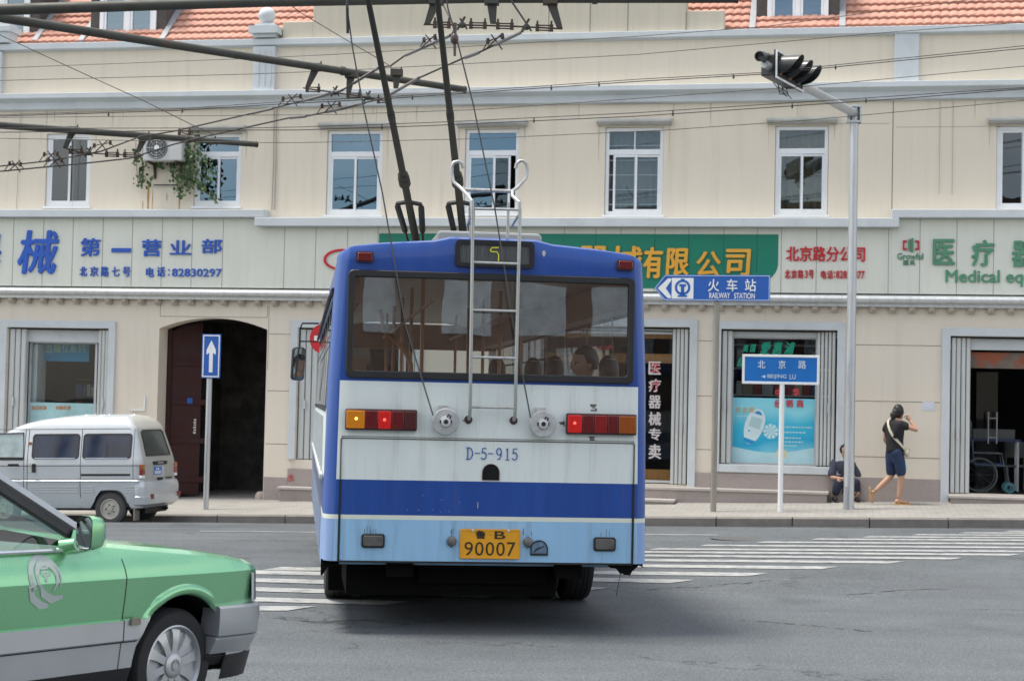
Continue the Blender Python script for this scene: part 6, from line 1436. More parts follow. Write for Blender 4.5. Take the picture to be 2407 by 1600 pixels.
for sg in (1, -1):
    MB().box(-.36, .49, min(sg * vy(.82, -.01), sg * vy(.82, .006)), max(sg * vy(.82, -.01), sg * vy(.82, .006)), .80, .835).build('sliding_rail', M_black, van, smooth=0, bevel=.004)
    MB().box(1.28, 1.34, min(sg * vy(.93, 0), sg * vy(.93, .02)), max(sg * vy(.93, 0), sg * vy(.93, .02)), .86, 1.0).build('door_handle', M_black, van, smooth=0, bevel=.004)
    MB().box(1.58, 1.76, min(sg * vy(.98, 0), sg * vy(.98, .02)), max(sg * vy(.98, 0), sg * vy(.98, .02)), .955, 1.0).build('door_handle', M_black, van, smooth=0, bevel=.004)
MB().box(1.36, 1.41, vy(.88, -.002), vy(.88, .004), .86, 1.0).build('handle_recess', M_chrome, van, smooth=0); MB().box(1.58, 1.76, vy(.93, -.002), vy(.93, .004), .935, .953).build('handle_recess', M_chrome, van, smooth=0)
g = MB(); a = VAN.hit(70, 1021, 1, .69); g.rbox(a.x - .025, a.x + .025, vy(a.z, -.004), vy(a.z, .014), a.z - .02, a.z + .02, .005); g.build('side_indicator', M_amber2, van)
def rearp(y, z, o=.004): return (vxr(z) - o, y, z)
g = MB(); o_ = [(-.50, 1.12), (.50, 1.12), (.44, 1.50), (.38, 1.53), (-.38, 1.53), (-.44, 1.50)]
g.add([rearp(y, z, .006) for y, z in o_], [tuple(range(6))]); rw = g.build('tailgate_window', mat('van_rear_glass', (.065, .075, .065), .15, var=.2, scale=2, coat=.5), van, smooth=0)
g = MB(); g.tube([rearp(y, z, .006) for y, z in o_ + o_[:1]], .012, 6); g.build('window_seal', M_vseal, rw)
g = MB(); g.box(vxr(.98) - .02, vxr(.98) + .01, -.28, .28, .965, 1.02); g.build('badge_panel', M_black, van, smooth=0, bevel=.006)
g = MB(); 
for k in range(4): g.box(vxr(.98) - .023, vxr(.98) - .02, -.11 + .06 * k, -.075 + .06 * k, .982, 1.006)
g.build('badge', M_alu, van, smooth=0)
g = MB(); g.box(vxr(.84) - .010, vxr(.84), -.17, .27, .76, .945, 0); g.build('plate_recess', M_vsil, van, smooth=0)
g = MB(); g.box(vxr(.86) - .022, vxr(.86) - .005, -.05, .265, .80, .935, 0); vp = g.build('number_plate', mat('blue_plate', (.10, .20, .55), .5), van, smooth=0)
g = MB()
for k in range(6): g.box(vxr(.86) - .025, vxr(.86) - .022, .225 - .045 * k, .255 - .045 * k, .815 + .003 * (k % 2), .865)
for k in range(2): g.box(vxr(.86) - .025, vxr(.86) - .022, .15 - .07 * k, .185 - .07 * k, .88, .915)
g.build('plate_characters', M_wpaint, vp, smooth=0)
for sg in (1, -1):
    for (z0, z1, m) in ((.90, .985, M_amber), (.81, .90, M_redlit), (.755, .81, M_wpaint)):
        g = MB(); a, b_ = sorted((sg * .62, sg * .735)); g.rbox(0, 1, 0, 1, 0, 1, .1) if False else None
        g.box(RX - .012, RX + .045, a, b_, z0 + .003, z1 - .003); g.build('tail_lamp', {M_amber: M_amber2, M_redlit: M_redlens2}.get(m, m), van, smooth=0, bevel=.008)
# rear bumper
g = MB(); path = [(.10 + RX + .02, .738), (RX + .05, .742), (RX - .04, .70), (RX - .07, .60), (RX - .085, 0)]; vs = []
for k, (x, y) in enumerate(path):
    for (z, o_) in ((.30, .06), (.34, .0), (.46, -.012), (.47, -.002), (.60, -.008), (.66, .0), (.705, .02), (.71, .10)): vs.append((x + o_, y - (o_ if k < 3 else 0), z))
g.add(vs, [(k * 8 + j, (k + 1) * 8 + j, (k + 1) * 8 + j + 1, k * 8 + j + 1) for k in range(4) for j in range(7)]); g.mirror(1); g.build('rear_bumper', M_vsil, van, smooth=40, weld=True)
for y in (.50, -.62): g = MB(); g.box(RX - .098, RX - .07, y - .05, y + .05, .42, .50); g.build('reflector', M_redlens2, van, smooth=0, bevel=.004)
g = MB(); g.box(RX - .03, RX, -.08, .10, .715, .75); g.box(RX - .02, RX, -.5, -.25, .73, .75); g.build('tailgate_latch', M_black, van, smooth=0, bevel=.005)
for cx in (0, 1.85):
    for sg in (1, -1):
        t = thing('wheel', None, None); t.parent = van; t.location = (cx, sg * .64, .265)
        g = MB(); R0 = .262; g.lathe([(.155, -.06), (.18, -.068), (.235, -.065), (R0, -.045), (R0, .045), (.235, .065), (.18, .068), (.155, .06), (.15, 0), (.155, -.06)], (0, 0, 0), (0, sg, 0), 36); g.build('tyre', mat('dusty_tyre', (.07, .072, .072), .85, bump=.2), t, smooth=40)
        g = MB(); g.lathe([(.16, .045), (.165, .064), (.155, .068), (.145, .05), (.135, .03), (.115, .022), (.105, .045), (.06, .05), (.045, .035), (.04, .06), (0, .062)], (0, 0, 0), (0, sg, 0), 36)
        for k in range(5): a = R(72 * k); g.lathe([(.012, .05), (.010, .058), (0, .06)], (.075 * math.cos(a), 0, .075 * math.sin(a)), (0, sg, 0), 8, 1)
        g.build('rim', [mat('steel_rim', (.46, .44, .40), .45, metal=.4, var=.12, dirt=(.2, .17, .14, .5)), M_black], t, smooth=30)
g = MB(); g.add([(-.40, .70, .30), (-.33, .45, .30), (-.36, .45, .12), (-.44, .70, .10)], [(0, 1, 2, 3)]); g.box(-.43, -.40, .52, .70, .08, .32); g.build('mudflap', mat('mudflap_grey', (.22, .21, .19), .8), van, smooth=0)
# ================================================================== street furniture
def pbase(px, py): return hit_ground(px, py, pz)
# traffic light on a bracket mast
B = pbase(1955, 1172); Yp = B.y
mast = thing('traffic_light', 'grey mast with a horizontal traffic light on its arm above the pavement', 'traffic light', B)
topz = at_depth(1972, 243, Yp).z - B.z
g = MB(); g.tube([(0, 0, -.05), (0, 0, 2.2), (0, 0, topz)], [.088, .080, .070], 20); 
for (z, r_) in ((2.45, .083), (.02, .10)): g.tube([(0, 0, z - .03), (0, 0, z + .03)], r_, 20)
g.box(-.085, -.045, -.105, -.08, .0, .38); g.build('mast_pole', M_steel, mast)
zj = at_depth(1970, 262, Yp).z - B.z
g = MB(); g.box(-.12, .10, -.10, .10, zj - .16, zj - .13); g.box(-.10, .10, -.10, .10, zj + .10, zj + .13); g.box(-.13, -.08, -.07, .07, zj - .15, zj + .12); g.box(.075, .11, -.09, .09, zj - .16, zj + .13)
for s_ in (-1, 1):
    for z in (-.14, .115): g.lathe([(.016, 0), (.016, .02)], (.09, s_ * .06, zj + z + .01), (0, 0, 1), 8)
g.build('arm_clamp', M_steel, mast, smooth=0)
A_end = at_depth(1765, 160, Yp - 3.9); ae = Vector((A_end.x, A_end.y, 0)) - Vector((B.x, B.y, 0)); ad_ = ae.normalized(); L_ = ae.length
g = MB(); g.tube([(0, 0, zj), tuple(ad_ * L_ * .5 + Vector((0, 0, zj))), tuple(ad_ * (L_ + .1) + Vector((0, 0, zj)))], [.075, .068, .058], 16); g.build('arm', M_steel, mast)
# head: three lamps in a row along the arm, facing to the right of the arm
fn = Vector((-ad_.y, ad_.x, 0))
if fn.x < 0: fn = -fn
def s_of(px, py):                                        # distance along the arm where a pixel column meets its vertical plane
    d = ray(px, py); n_ = fn; t_ = (Vector((B.x, B.y, 0)) + fn * .12 - CAMP).dot(n_) / d.dot(n_); P = CAMP + d * t_; return (P - Vector((B.x, B.y, 0))).dot(ad_), P.z - B.z
s0, z0 = s_of(1850, 210); s1, zt = s_of(1788, 114); zb = s_of(1788, 180)[1]
MH = Matrix((( -ad_.x, -fn.x, 0, 0), (-ad_.y, -fn.y, 0, 0), (0, 0, 1, 0), (0, 0, 0, 1)))     # local x back along the arm, -y the facing side
cz = (zt + zb) / 2; hh = (zt - zb) / 2
M_head = mat('signal_black', (.022, .024, .026), .45, coat=.2)
g = MB(); g.box(-s1, -s0, -.115, -.09, zb, zt, M=MH); bp = g.build('signal_backplate', M_black, mast, smooth=0)
g = MB(); g.frame(-s1, -s0, zb, zt, .028, -.135, -.112); v2 = [MH @ Vector(v) for v in g.v]; g.v = [tuple(v) for v in v2]; g.build('backplate_border', M_wpaint, bp, smooth=0)
g = MB(); g.box(-s1 + .05, -s0 - .05, -.09, .13, zb + .05, zt - .05, M=MH); g.build('signal_housing', M_head, mast, smooth=0, bevel=.02)
span = (s1 - s0); rl = min(hh - .06, span / 6 - .02)
lens_cols = [mat('signal_red', (.12, .01, .01), .25, coat=.4), mat('signal_amber', (.16, .08, .01), .25, coat=.4), mat('signal_green', (.01, .10, .06), .25, coat=.4)]
for k in range(3):
    cx = -s1 + span * (k + .5) / 3
    p = MB(); p.lathe([(rl * .92, .0), (rl * .8, .03), (0, .05)], MH @ Vector((cx, -.116, cz)), fn, 20); p.build('lamp_lens', lens_cols[k], mast)
    p = MB(); n = 20; vs = []
    for i in range(n + 1):
        a = R(lerp(-55, 235, i / n)); lf = .08 + .27 * max(0, math.sin((a + R(55)) / R(290) * math.pi)) ** .7
        for (q, rr_) in ((0, rl), (lf, rl * .96), (lf, rl * .92), (0, rl * .96)): vs.append(MH @ Vector((cx + rr_ * math.cos(a), -.116 - q, cz + rr_ * math.sin(a) - .25 * q * 0)))
    p.add(vs, [(i * 4 + j, (i + 1) * 4 + j, (i + 1) * 4 + (j + 1) % 4, i * 4 + (j + 1) % 4) for i in range(n) for j in range(4)]); p.build('visor', M_head, mast, smooth=40)
ce = ad_ * (L_ + .15) + Vector((0, 0, zj + .10)); cd = (CAMP - (B + ce)).normalized()
g = MB(); g.lathe([(.05, -.22), (.055, -.20), (.055, .0), (.075, .02), (.075, .16), (.06, .16), (.05, .10), (0, .09)], ce, (cd + Vector((-.35, 0, 0))).normalized(), 18); g.tube([ad_ * L_ + Vector((0, 0, zj)), ce + Vector((0, 0, -.03))], .03, 8); g.build('traffic_camera', M_head, mast)
g = MB(); rnd = random.Random(2)
for k in range(3): p0 = ad_ * lerp(s0, s1, .35 + .15 * k) + Vector((0, 0, zb)); g.tube([p0, p0 + Vector((.03, 0, -.10 - .03 * k)), p0 + Vector((.08, 0, -.16)), p0 + ad_ * .2 + Vector((0, 0, -.02))], .007, 5)
g.build('loose_cable', M_wire, mast)

def panel_frame(B, rz): return Frame(B, (0, 0, R(rz)))
# railway station sign
B = pbase(1643, 1178); F_ = panel_frame(B, -14)
t = thing('direction_sign', 'blue arrow shaped railway station sign on a grey post beside the bus', 'road sign', B, F_.rot)
def sp(px, py, y=-.05): v = F_.hit(px, py, 1, y); return v.x, v.z
zt = sp(1650, 640)[1]; g = MB(); g.tube([(0, 0, -.03), (0, 0, zt)], .050, 16); g.build('post', mat('weathered_post', (.30, .28, .24), .55, metal=.3, var=.2, scale=3, streak=True), t)
(tx_, tz), (x0, zt), (x1, zb) = sp(1507, 664), sp(1532, 633), sp(1774, 694)
def arrow(e): return [(tx_ + e * 1.4, tz), (x0 + e * .4, zb + e), (x1 - e, zb + e), (x1 - e, zt - e), (x0 + e * .4, zt - e)]
g = MB(); g.prism(arrow(0), -.07, -.05); sgn = g.build('sign_panel', M_signblue, t, smooth=0)
g = MB(); g.ring(arrow(.008), arrow(.022), -.0735, -.0705); g.build('border', mat('sign_border_blue_white', (.40, .52, .72), .5), sgn, smooth=0)
g = MB(); cx0, cx1 = sp(1548, 664)[0], sp(1598, 664)[0]; q0 = sp(1516, 664)[0]; hq = (zt - zb) / 2
g.prism([(q0, tz), (q0 + .17, tz - hq * .76), (cx0 - .01, tz - hq * .76), (cx0 - .01, tz - hq * .62), (q0 + .135, tz), (cx0 - .01, tz + hq * .62), (cx0 - .01, tz + hq * .76), (q0 + .17, tz + hq * .76)], -.0745, -.0705); g.box(cx0, cx1, -.0745, -.0705, tz - hq * .80, tz + hq * .80); g.build('white_marks', M_wpaint, sgn, smooth=0)
g = MB(); cc = (cx0 + cx1) / 2; sw_ = (cx1 - cx0) * .36
ring = arc(cc, tz + .015, sw_, -58, 238, 18); g.ring(ring + [(cc, tz + .015)] if False else arc(cc, tz + .015, sw_, -60, 240, 18), arc(cc, tz + .015, sw_ * .70, -60, 240, 18), -.0775, -.0748)
g.box(cc - .028, cc + .028, -.0775, -.0748, tz - .10, tz + .055); g.box(cc - .055, cc + .055, -.0776, -.0748, tz + .03, tz + .07); g.box(cc - .08, cc + .08, -.0776, -.0748, tz - .145, tz - .115); g.box(cc - .05, cc + .05, -.0776, -.0748, tz - .115, tz - .095); g.box(cc - .03, cc + .03, -.0776, -.0748, tz + sw_ + .0, tz + sw_ + .03)
g.build('railway_emblem', M_signblue, sgn, smooth=0)
def slett(t, F, y, name, m, chars, depth=.003, bold=.02):
    bold = min(bold, .012)
    for (s_, a, b_, tp, bt) in chars:
        u0 = F.hit(a, (tp + bt) / 2, 1, y).x; u1 = F.hit(b_, (tp + bt) / 2, 1, y).x; zt_ = F.hit((a + b_) / 2, tp, 1, y).z; zb_ = F.hit((a + b_) / 2, bt, 1, y).z
        MB().text(s_, u0, u1, zb_, zt_, y, depth, bold).build(name, m, t, smooth=0)
slett(sgn, F_, -.071, 'lettering', M_wpaint, [('火', 1631, 1657, 643, 671), ('车', 1674, 1699, 643, 671), ('站', 1716, 1742, 643, 671)], .003, .035)
slett(sgn, F_, -.071, 'lettering', M_wpaint, [('RAILWAY', 1634, 1682, 674, 687), ('STATION', 1691, 1739, 675, 688)], .003, .012)
g = MB()
for dz in (-.12, .12): g.box(-.065, .065, -.055, .06, tz + dz - .025, tz + dz + .025)
g.build('clamp', M_steel, t, smooth=0)
# street name sign
B = pbase(1797, 1178); F_ = panel_frame(B, -9)
t = thing('street_name_sign', 'blue street name board in a white frame on a white post', 'street sign', B, F_.rot)
(x0, zt), (x1, zb) = sp(1712, 817), sp(1886, 885); 
g = MB(); g.tube([(0, 0, -.03), (0, 0, zb + .01)], .042, 16); g.build('post', M_wpaint, t)
g = MB(); g.box(x0, x1, -.03, .03, zb, zt); bo = g.build('sign_panel', mat('street_sign_blue', (.005, .15, .50), .35, var=.05), t, smooth=0)
g = MB(); g.frame(x0 - .012, x1 + .012, zb - .012, zt + .012, .042, -.04, .04); g.build('frame', M_wpaint, bo, smooth=0, bevel=.006)
slett(bo, F_, -.031, 'lettering', mat('street_letter_pale', (.60, .68, .76), .5), [('北', 1746, 1763, 830, 848), ('京', 1793, 1810, 830, 849), ('路', 1839, 1857, 830, 849)], .003, .02)
slett(bo, F_, -.031, 'lettering', MATS['street_letter_pale'], [('BEIJING', 1768, 1812, 862, 873), ('LU', 1819, 1833, 862, 873)], .003, .015)
g = MB(); a, z_ = sp(1754, 867, -.031); b_ = sp(1763, 867, -.031)[0]; g.prism([(a, z_), (b_, z_ - .03), (b_, z_ + .03)], -.034, -.0305); g.build('arrow_mark', MATS['street_letter_pale'], bo, smooth=0)
# one way sign
B = pbase(474, 1173); F_ = panel_frame(B, -10)
t = thing('one_way_sign', 'tall blue sign with a white upward arrow before the dark passage', 'road sign', B, F_.rot)
(x0, zt), (x1, zb) = sp(467, 769), sp(507, 871)
g = MB(); g.tube([(0, 0, -.03), (0, 0, zt - .05)], .048, 16); g.build('post', M_steel, t)
g = MB(); g.box(x0, x1, -.065, -.05, zb, zt); bo = g.build('sign_panel', M_signblue, t, smooth=0)
g = MB(); g.frame(x0 + .018, x1 - .018, zb + .018, zt - .018, .020, -.0685, -.0655); cx = (x0 + x1) / 2; cz = (zt + zb) / 2; h = (zt - zb)
g.prism([(cx - .034, zb + h * .13), (cx + .034, zb + h * .13), (cx + .034, zb + h * .58), (cx + .085, zb + h * .53), (cx + .085, zb + h * .64), (cx, zb + h * .86), (cx - .085, zb + h * .64), (cx - .085, zb + h * .53), (cx - .034, zb + h * .58)], -.0685, -.0655); g.build('white_marks', M_wpaint, bo, smooth=0)
g = MB(); g.box(-.06, .06, -.05, .055, cz + .15, cz + .19); g.box(-.06, .06, -.05, .055, cz - .19, cz - .15); g.build('clamp', M_steel, t, smooth=0)
# no entry sign half hidden by the bus
P = at_depth(748, 780, 27.2); gzp = pz(P.x, P.y)
t = thing('no_entry_sign', 'round red no entry sign half hidden behind the bus mirror', 'road sign', (P.x, P.y, gzp), (0, 0, R(-8)))
zz = P.z - gzp; g = MB(); g.tube([(0, .04, -.03), (0, .04, zz + .2)], .035, 12); g.build('post', M_steel, t)
g = MB(); g.lathe([(.245, 0), (.245, .008), (.0, .008)], (0, 0, zz), (0, -1, 0), 36); dk = g.build('sign_disc', mat('sign_red', (.55, .015, .02), .4), t, smooth=0)
g = MB(); g.box(-.17, .17, -.0115, -.0085, zz - .045, zz + .045); g.build('white_bar', M_wpaint, dk, smooth=0)

# ================================================================== overhead line
ARMS = thing
def arm(label, pts, r0, brackets, mastdx):
    """pts = [(px, py, depth)] along the tube; brackets hang the cross rod of the contact wires"""
    P = [at_depth(*p_) for p_ in pts]; d0 = (P[0] - P[1]).normalized(); M0 = P[0] + d0 * mastdx; base = Vector((M0.x, M0.y, gz(M0.x, M0.y)))
    t = thing('cantilever_arm', label, 'overhead line arm', base, group='cantilever arms of the overhead line')
    L = [p - base for p in [M0] + P]
    g = MB(); n = len(L); g.tube(L, [lerp(r0[0], r0[1], i / (n - 1)) for i in range(n)], 14); g.tube([L[-1] - (L[-1] - L[-2]).normalized() * .02, L[-1]], r0[1] + .006, 14); q = L[-2].lerp(L[-1], .45); dq = (L[-1] - L[-2]).normalized(); g.tube([q - dq * .03, q + dq * .03], lerp(r0[0], r0[1], .75) + .012, 14); g.build('arm_tube', M_iron, t)
    g = MB(); g.tube([(0, 0, -.1), (0, 0, L[0].z + .6)], [.14, .10], 16); g.build('mast', M_iron, t)
    return t, base
def hanger(t, base, top, bot, Y, m=None):
    a, b_ = at_depth(top[0], top[1], Y) - base, at_depth(bot[0], bot[1], Y) - base; d = b_ - a
    w0, w1 = .065, .035; g = MB()
    g.add([a + Vector((-w0, -.012, 0)), a + Vector((w0, -.012, 0)), b_ + Vector((w1, -.012, 0)), b_ + Vector((-w1, -.012, 0)), a + Vector((-w0, .012, 0)), a + Vector((w0, .012, 0)), b_ + Vector((w1, .012, 0)), b_ + Vector((-w1, .012, 0))], [(0, 1, 2, 3), (4, 7, 6, 5), (0, 4, 5, 1), (1, 5, 6, 2), (2, 6, 7, 3), (3, 7, 4, 0)])
    g.box(a.x - .09, a.x + .09, a.y - .07, a.y + .07, a.z - .05, a.z + .05); g.tube([a + Vector((.05, 0, .02)), a + Vector((.07, 0, .09))], .012, 6); g.build('hanger', M_iron, t, smooth=0, bevel=.006)
def rod(t, base, pts, Y, ins, clamps=()):
    P = [at_depth(a, b_, Y) - base for a, b_ in pts]; g = MB(); g.tube(P, .011, 6)
    def on(px):
        xs_ = [p[0] for p in pts]; return at_depth(px, interp(xs_, [p[1] for p in pts], px), Y) - base
    g.build('cross_rod', M_rust, t)
    for px in ins:
        c = on(px); g = MB(); w_ = .085
        for s_ in (-1, 1): g.box(c.x + s_ * w_ - .022, c.x + s_ * w_ + .022, c.y - .022, c.y + .022, c.z - .042, c.z + .042); g.tube([(c.x + s_ * w_, c.y, c.z + .05), (c.x + s_ * w_, c.y, c.z + .085)], .014, 6)
        for z in (-.03, .03): g.tube([(c.x - w_, c.y, c.z + z), (c.x + w_, c.y, c.z + z)], .009, 6)
        g.build('strain_insulator', M_rust, t, smooth=0)
    for px in clamps:
        c = on(px); g = MB(); g.ell(c, (.045, .04, .04), 10, 6); g.tube([c + Vector((-.06, 0, -.06)), c + Vector((.03, 0, .10))], .016, 6); g.tube([c + Vector((.06, 0, -.05)), c + Vector((-.03, 0, .08))], .012, 6); g.build('wire_clamp', M_iron, t)
t, b0 = arm('thick dark overhead line tube along the top edge of the picture', [(0, 23, 20.5), (600, 5, 20.5), (1100, -3, 20.5), (1700, -2, 20.5)], (.075, .05), None, 6)
for tp, bt in (((1005, 2), (984, 56)), ((1133, 2), (1136, 56)), ((1268, 2), (1290, 66))): hanger(t, b0, tp, bt, 20.5)
rod(t, b0, [(976, 57), (1060, 58), (1180, 61), (1296, 67)], 20.5, (1018, 1101, 1163, 1254), (1065, 1213))
t, b0 = arm('long dark overhead line tube slanting down behind the bus poles', [(0, 41, 22.0), (540, 126, 24.0), (1072, 207, 26.0)], (.068, .050), None, 7)
for tp, bt in (((729, 155), (708, 202)), ((809, 172), (803, 214)), ((914, 168), (912, 204))): hanger(t, b0, tp, bt, 25)
rod(t, b0, [(698, 203), (760, 212), (830, 222), (890, 233)], 25, (721, 815, 885), (772, 848))
t, b0 = arm('lower dark overhead line tube ending before the air conditioner', [(0, 289, 25.5), (300, 310, 27), (592, 333, 28.5)], (.058, .047), None, 7)
for tp, bt in (((169, 300), (150, 340)), ((333, 316), (318, 350))): hanger(t, b0, tp, bt, 26.5)
rod(t, b0, [(146, 340), (185, 352), (260, 356), (330, 358)], 26.5, (175, 258, 300), (205, 318))
rod(t, b0, [(418, 306), (455, 313), (497, 330)], 28, (425,), (455, 492))
# contact wires with their splice bars
def wire(label, pts, r, ties=0, group='wires of the overhead line', name='overhead_wire', sag=True):
    P = [at_depth(*p_) for p_ in pts]
    if 'stay' not in label: P = [P[0] + (P[0] - P[1]).normalized() * 14 + Vector((0, 0, .2))] + P + [P[-1] + (P[-1] - P[-2]).normalized() * 14]   # on to the next supports, out of view
    o = P[1]; g = MB(); g.tube([p - o for p in P], r * .75, 5)
    return tag(g.build(name, M_wire, loc=o), label, 'wire', group)
def dep(px, a, b_): return lerp(a, b_, px / 2359)
M_splice = mat('splice_grey', (.19, .185, .18), .6, metal=.2)
c1 = [(-60, 391), (0, 383), (110, 371), (232, 349), (326, 314), (399, 303), (578, 262), (640, 247), (784, 211), (872, 157), (900, 152), (932, 129), (1040, 81), (1048, 63), (1020, 10), (1000, -30)]
c2 = [(-60, 401), (0, 395), (199, 376), (299, 365), (399, 333), (472, 315), (665, 272), (705, 268), (784, 252), (836, 238), (885, 226), (965, 180), (1068, 134), (1098, 124), (1204, 73), (1215, 58), (1180, 6), (1160, -30)]
def ydep(px): return interp([-60, 300, 800, 1060, 1200], [26.5, 26.4, 24.9, 20.6, 20.4], px)
def contact(label, c, bars, knobs):
    pts = [(a, b_, ydep(a)) for a, b_ in c]; P = [at_depth(*p_) for p_ in pts]; o = P[0]; P = [P[0] + (P[0] - P[1]).normalized() * 14] + P
    t = thing('trolley_wire', label, 'wire', o, group='contact wires for trolleybuses')
    g = MB(); g.tube([p - o for p in P], .012, 6); g.build('wire_line', M_wire, t)
    xs_ = [p[0] for p in c[:-3]]; zs_ = [p[1] for p in c[:-3]]
    for (a, b_) in bars:
        k = [a, (a + b_) / 2, b_]; g = MB(); g.tube([at_depth(q, interp(xs_, zs_, q), ydep(q)) - o for q in k], .022, 8); g.build('splice_bar', M_splice, t)
    for (a, b_) in knobs:
        q = [at_depth(a, interp(xs_, zs_, a), ydep(a)) - o, at_depth(a + 12, interp(xs_, zs_, a + 12) - 16, ydep(a)) - o, at_depth(b_ - 8, interp(xs_, zs_, b_ - 8) - 12, ydep(b_)) - o, at_depth(b_, interp(xs_, zs_, b_), ydep(b_)) - o]
        g = MB(); g.tube(q, .008, 5)
        for w_ in q[1:3]:
            g.lathe([(.018, -.035), (.025, 0), (.018, .035)], w_, (0, 0, 1), 8)
        mid = (q[1] + q[2]) / 2; g.tube([mid + Vector((-.10, 0, -.12)), mid + Vector((.08, 0, .06))], .009, 6); g.tube([mid + Vector((.09, 0, -.13)), mid + Vector((-.05, 0, .05))], .009, 6); g.build('wire_fitting', M_rust, t)
contact('upper dark trolley contact wire rising from the left edge to the top tube', c1, [(580, 628), (696, 790), (815, 872), (935, 962), (960, 1038)], [(90, 140), (205, 262), (640, 700), (965, 1010)])
contact('lower dark trolley contact wire running below its twin to the top tube', c2, [(668, 705), (752, 840), (884, 965), (1070, 1104), (1140, 1200)], [(10, 55), (100, 150), (730, 790), (1112, 1165)])
# thin wires in front of the building
W_ = [
 ('thin wire crossing the parapet wall just above its middle', [(-40, 159), (0, 157), (581, 135), (784, 125), (1470, 84), (1760, 62), (2000, 30), (2200, 5), (2400, -30)], .007, 26),
 ('thin wire crossing the parapet wall below another thin wire', [(-40, 187), (0, 186), (581, 171), (784, 163), (1470, 126), (2058, 74), (2359, 52), (2420, 47)], .007, 26),
 ('upper strand of the twin wires across the cornice', [(-40, 268), (0, 265), (408, 251), (631, 236), (902, 223), (1470, 183), (1750, 168), (2359, 106), (2420, 100)], .008, 25),
 ('lower strand of the twin wires across the cornice', [(-40, 271), (0, 268), (408, 255), (631, 241), (902, 227), (1470, 188), (1750, 172), (2359, 112), (2420, 105)], .009, 25),
 ('thin wire just under the twin wires, passing the signal arm', [(-40, 271), (0, 271), (784, 264), (1100, 253), (1470, 227), (1847, 200), (2359, 153), (2420, 147)], .007, 25.5),
 ('upper strand of the twin wires above the window lintels', [(-40, 296), (0, 296), (580, 295), (686, 293), (985, 283), (1470, 260), (2058, 222), (2359, 202), (2420, 197)], .008, 25),
 ('lower strand of the twin wires above the window lintels', [(-40, 306), (0, 305), (581, 300), (686, 300), (985, 290), (1470, 268), (2058, 229), (2359, 205), (2420, 200)], .009, 25),
 ('lowest thin wire crossing in front of the upper windows', [(-40, 318), (0, 319), (592, 329), (686, 329), (1100, 320), (1534, 300), (1850, 278), (2359, 232), (2420, 226)], .007, 26),
 ('thin stay wire slanting down from the left edge to the air conditioner', [(-40, 62), (0, 81), (160, 155), (332, 233), (455, 294), (495, 310)], .008, 24),
 ('thin stay wire slanting down from the top edge to the slanting tube', [(640, -10), (693, 30), (780, 82), (872, 136), (902, 155)], .008, 24)]
for lab, pts, r, Y in W_: wire(lab, [(a, b_, Y) for a, b_ in pts], r)
g = MB(); P0 = at_depth(700, 232, 25)
for (px, y0, y1) in ((1270, 197, 204), (1690, 172, 178), (1925, 151, 156), (1380, 190, 196), (950, 219, 226), (1230, 271, 279), (1550, 256, 263), (1825, 239, 246), (1995, 227, 233), (880, 287, 294), (420, 250, 256), (250, 258, 264)):
    a, b_ = at_depth(px, y0, 25) - P0, at_depth(px, y1, 25) - P0; g.tube([a, b_ + Vector((0, 0, -.03))], .009, 5); g.lathe([(.012, -.015), (.015, 0), (.012, .015)], b_, (1, 0, 0), 6)
tag(g.build('wire_ties', M_wire, loc=P0), 'small clips tying the twin wires together in front of the building', 'wire ties', kind='stuff')
# ================================================================== people on the pavement
def skin_mesh(mb, joints, edges, mi=0, sub=2, root=0):
    """grow one smooth surface round a skeleton of joints {name: (pos, radius)} and add it to the builder"""
    names = list(joints); idx = {n: i for i, n in enumerate(names)}
    me = bpy.data.meshes.new('s'); me.from_pydata([joints[n][0] for n in names], [(idx[a], idx[b_]) for a, b_ in edges], [])
    ob = bpy.data.objects.new('s', me); COL.objects.link(ob)
    sk = ob.modifiers.new('k', 'SKIN'); sk.use_smooth_shade = True
    for i, n in enumerate(names):
        r_ = joints[n][1]; me.skin_vertices[0].data[i].radius = r_ if isinstance(r_, tuple) else (r_, r_); me.skin_vertices[0].data[i].use_root = (i == root)
    ss = ob.modifiers.new('u', 'SUBSURF'); ss.levels = ss.render_levels = sub
    bpy.context.view_layer.update()
    m2 = bpy.data.meshes.new_from_object(ob.evaluated_get(bpy.context.evaluated_depsgraph_get()))
    mb.add([v.co.copy() for v in m2.vertices], [tuple(p.vertices) for p in m2.polygons], mi)
    bpy.data.objects.remove(ob); bpy.data.meshes.remove(me); bpy.data.meshes.remove(m2); return mb
def chain(*n): return [(n[i], n[i + 1]) for i in range(len(n) - 1)]
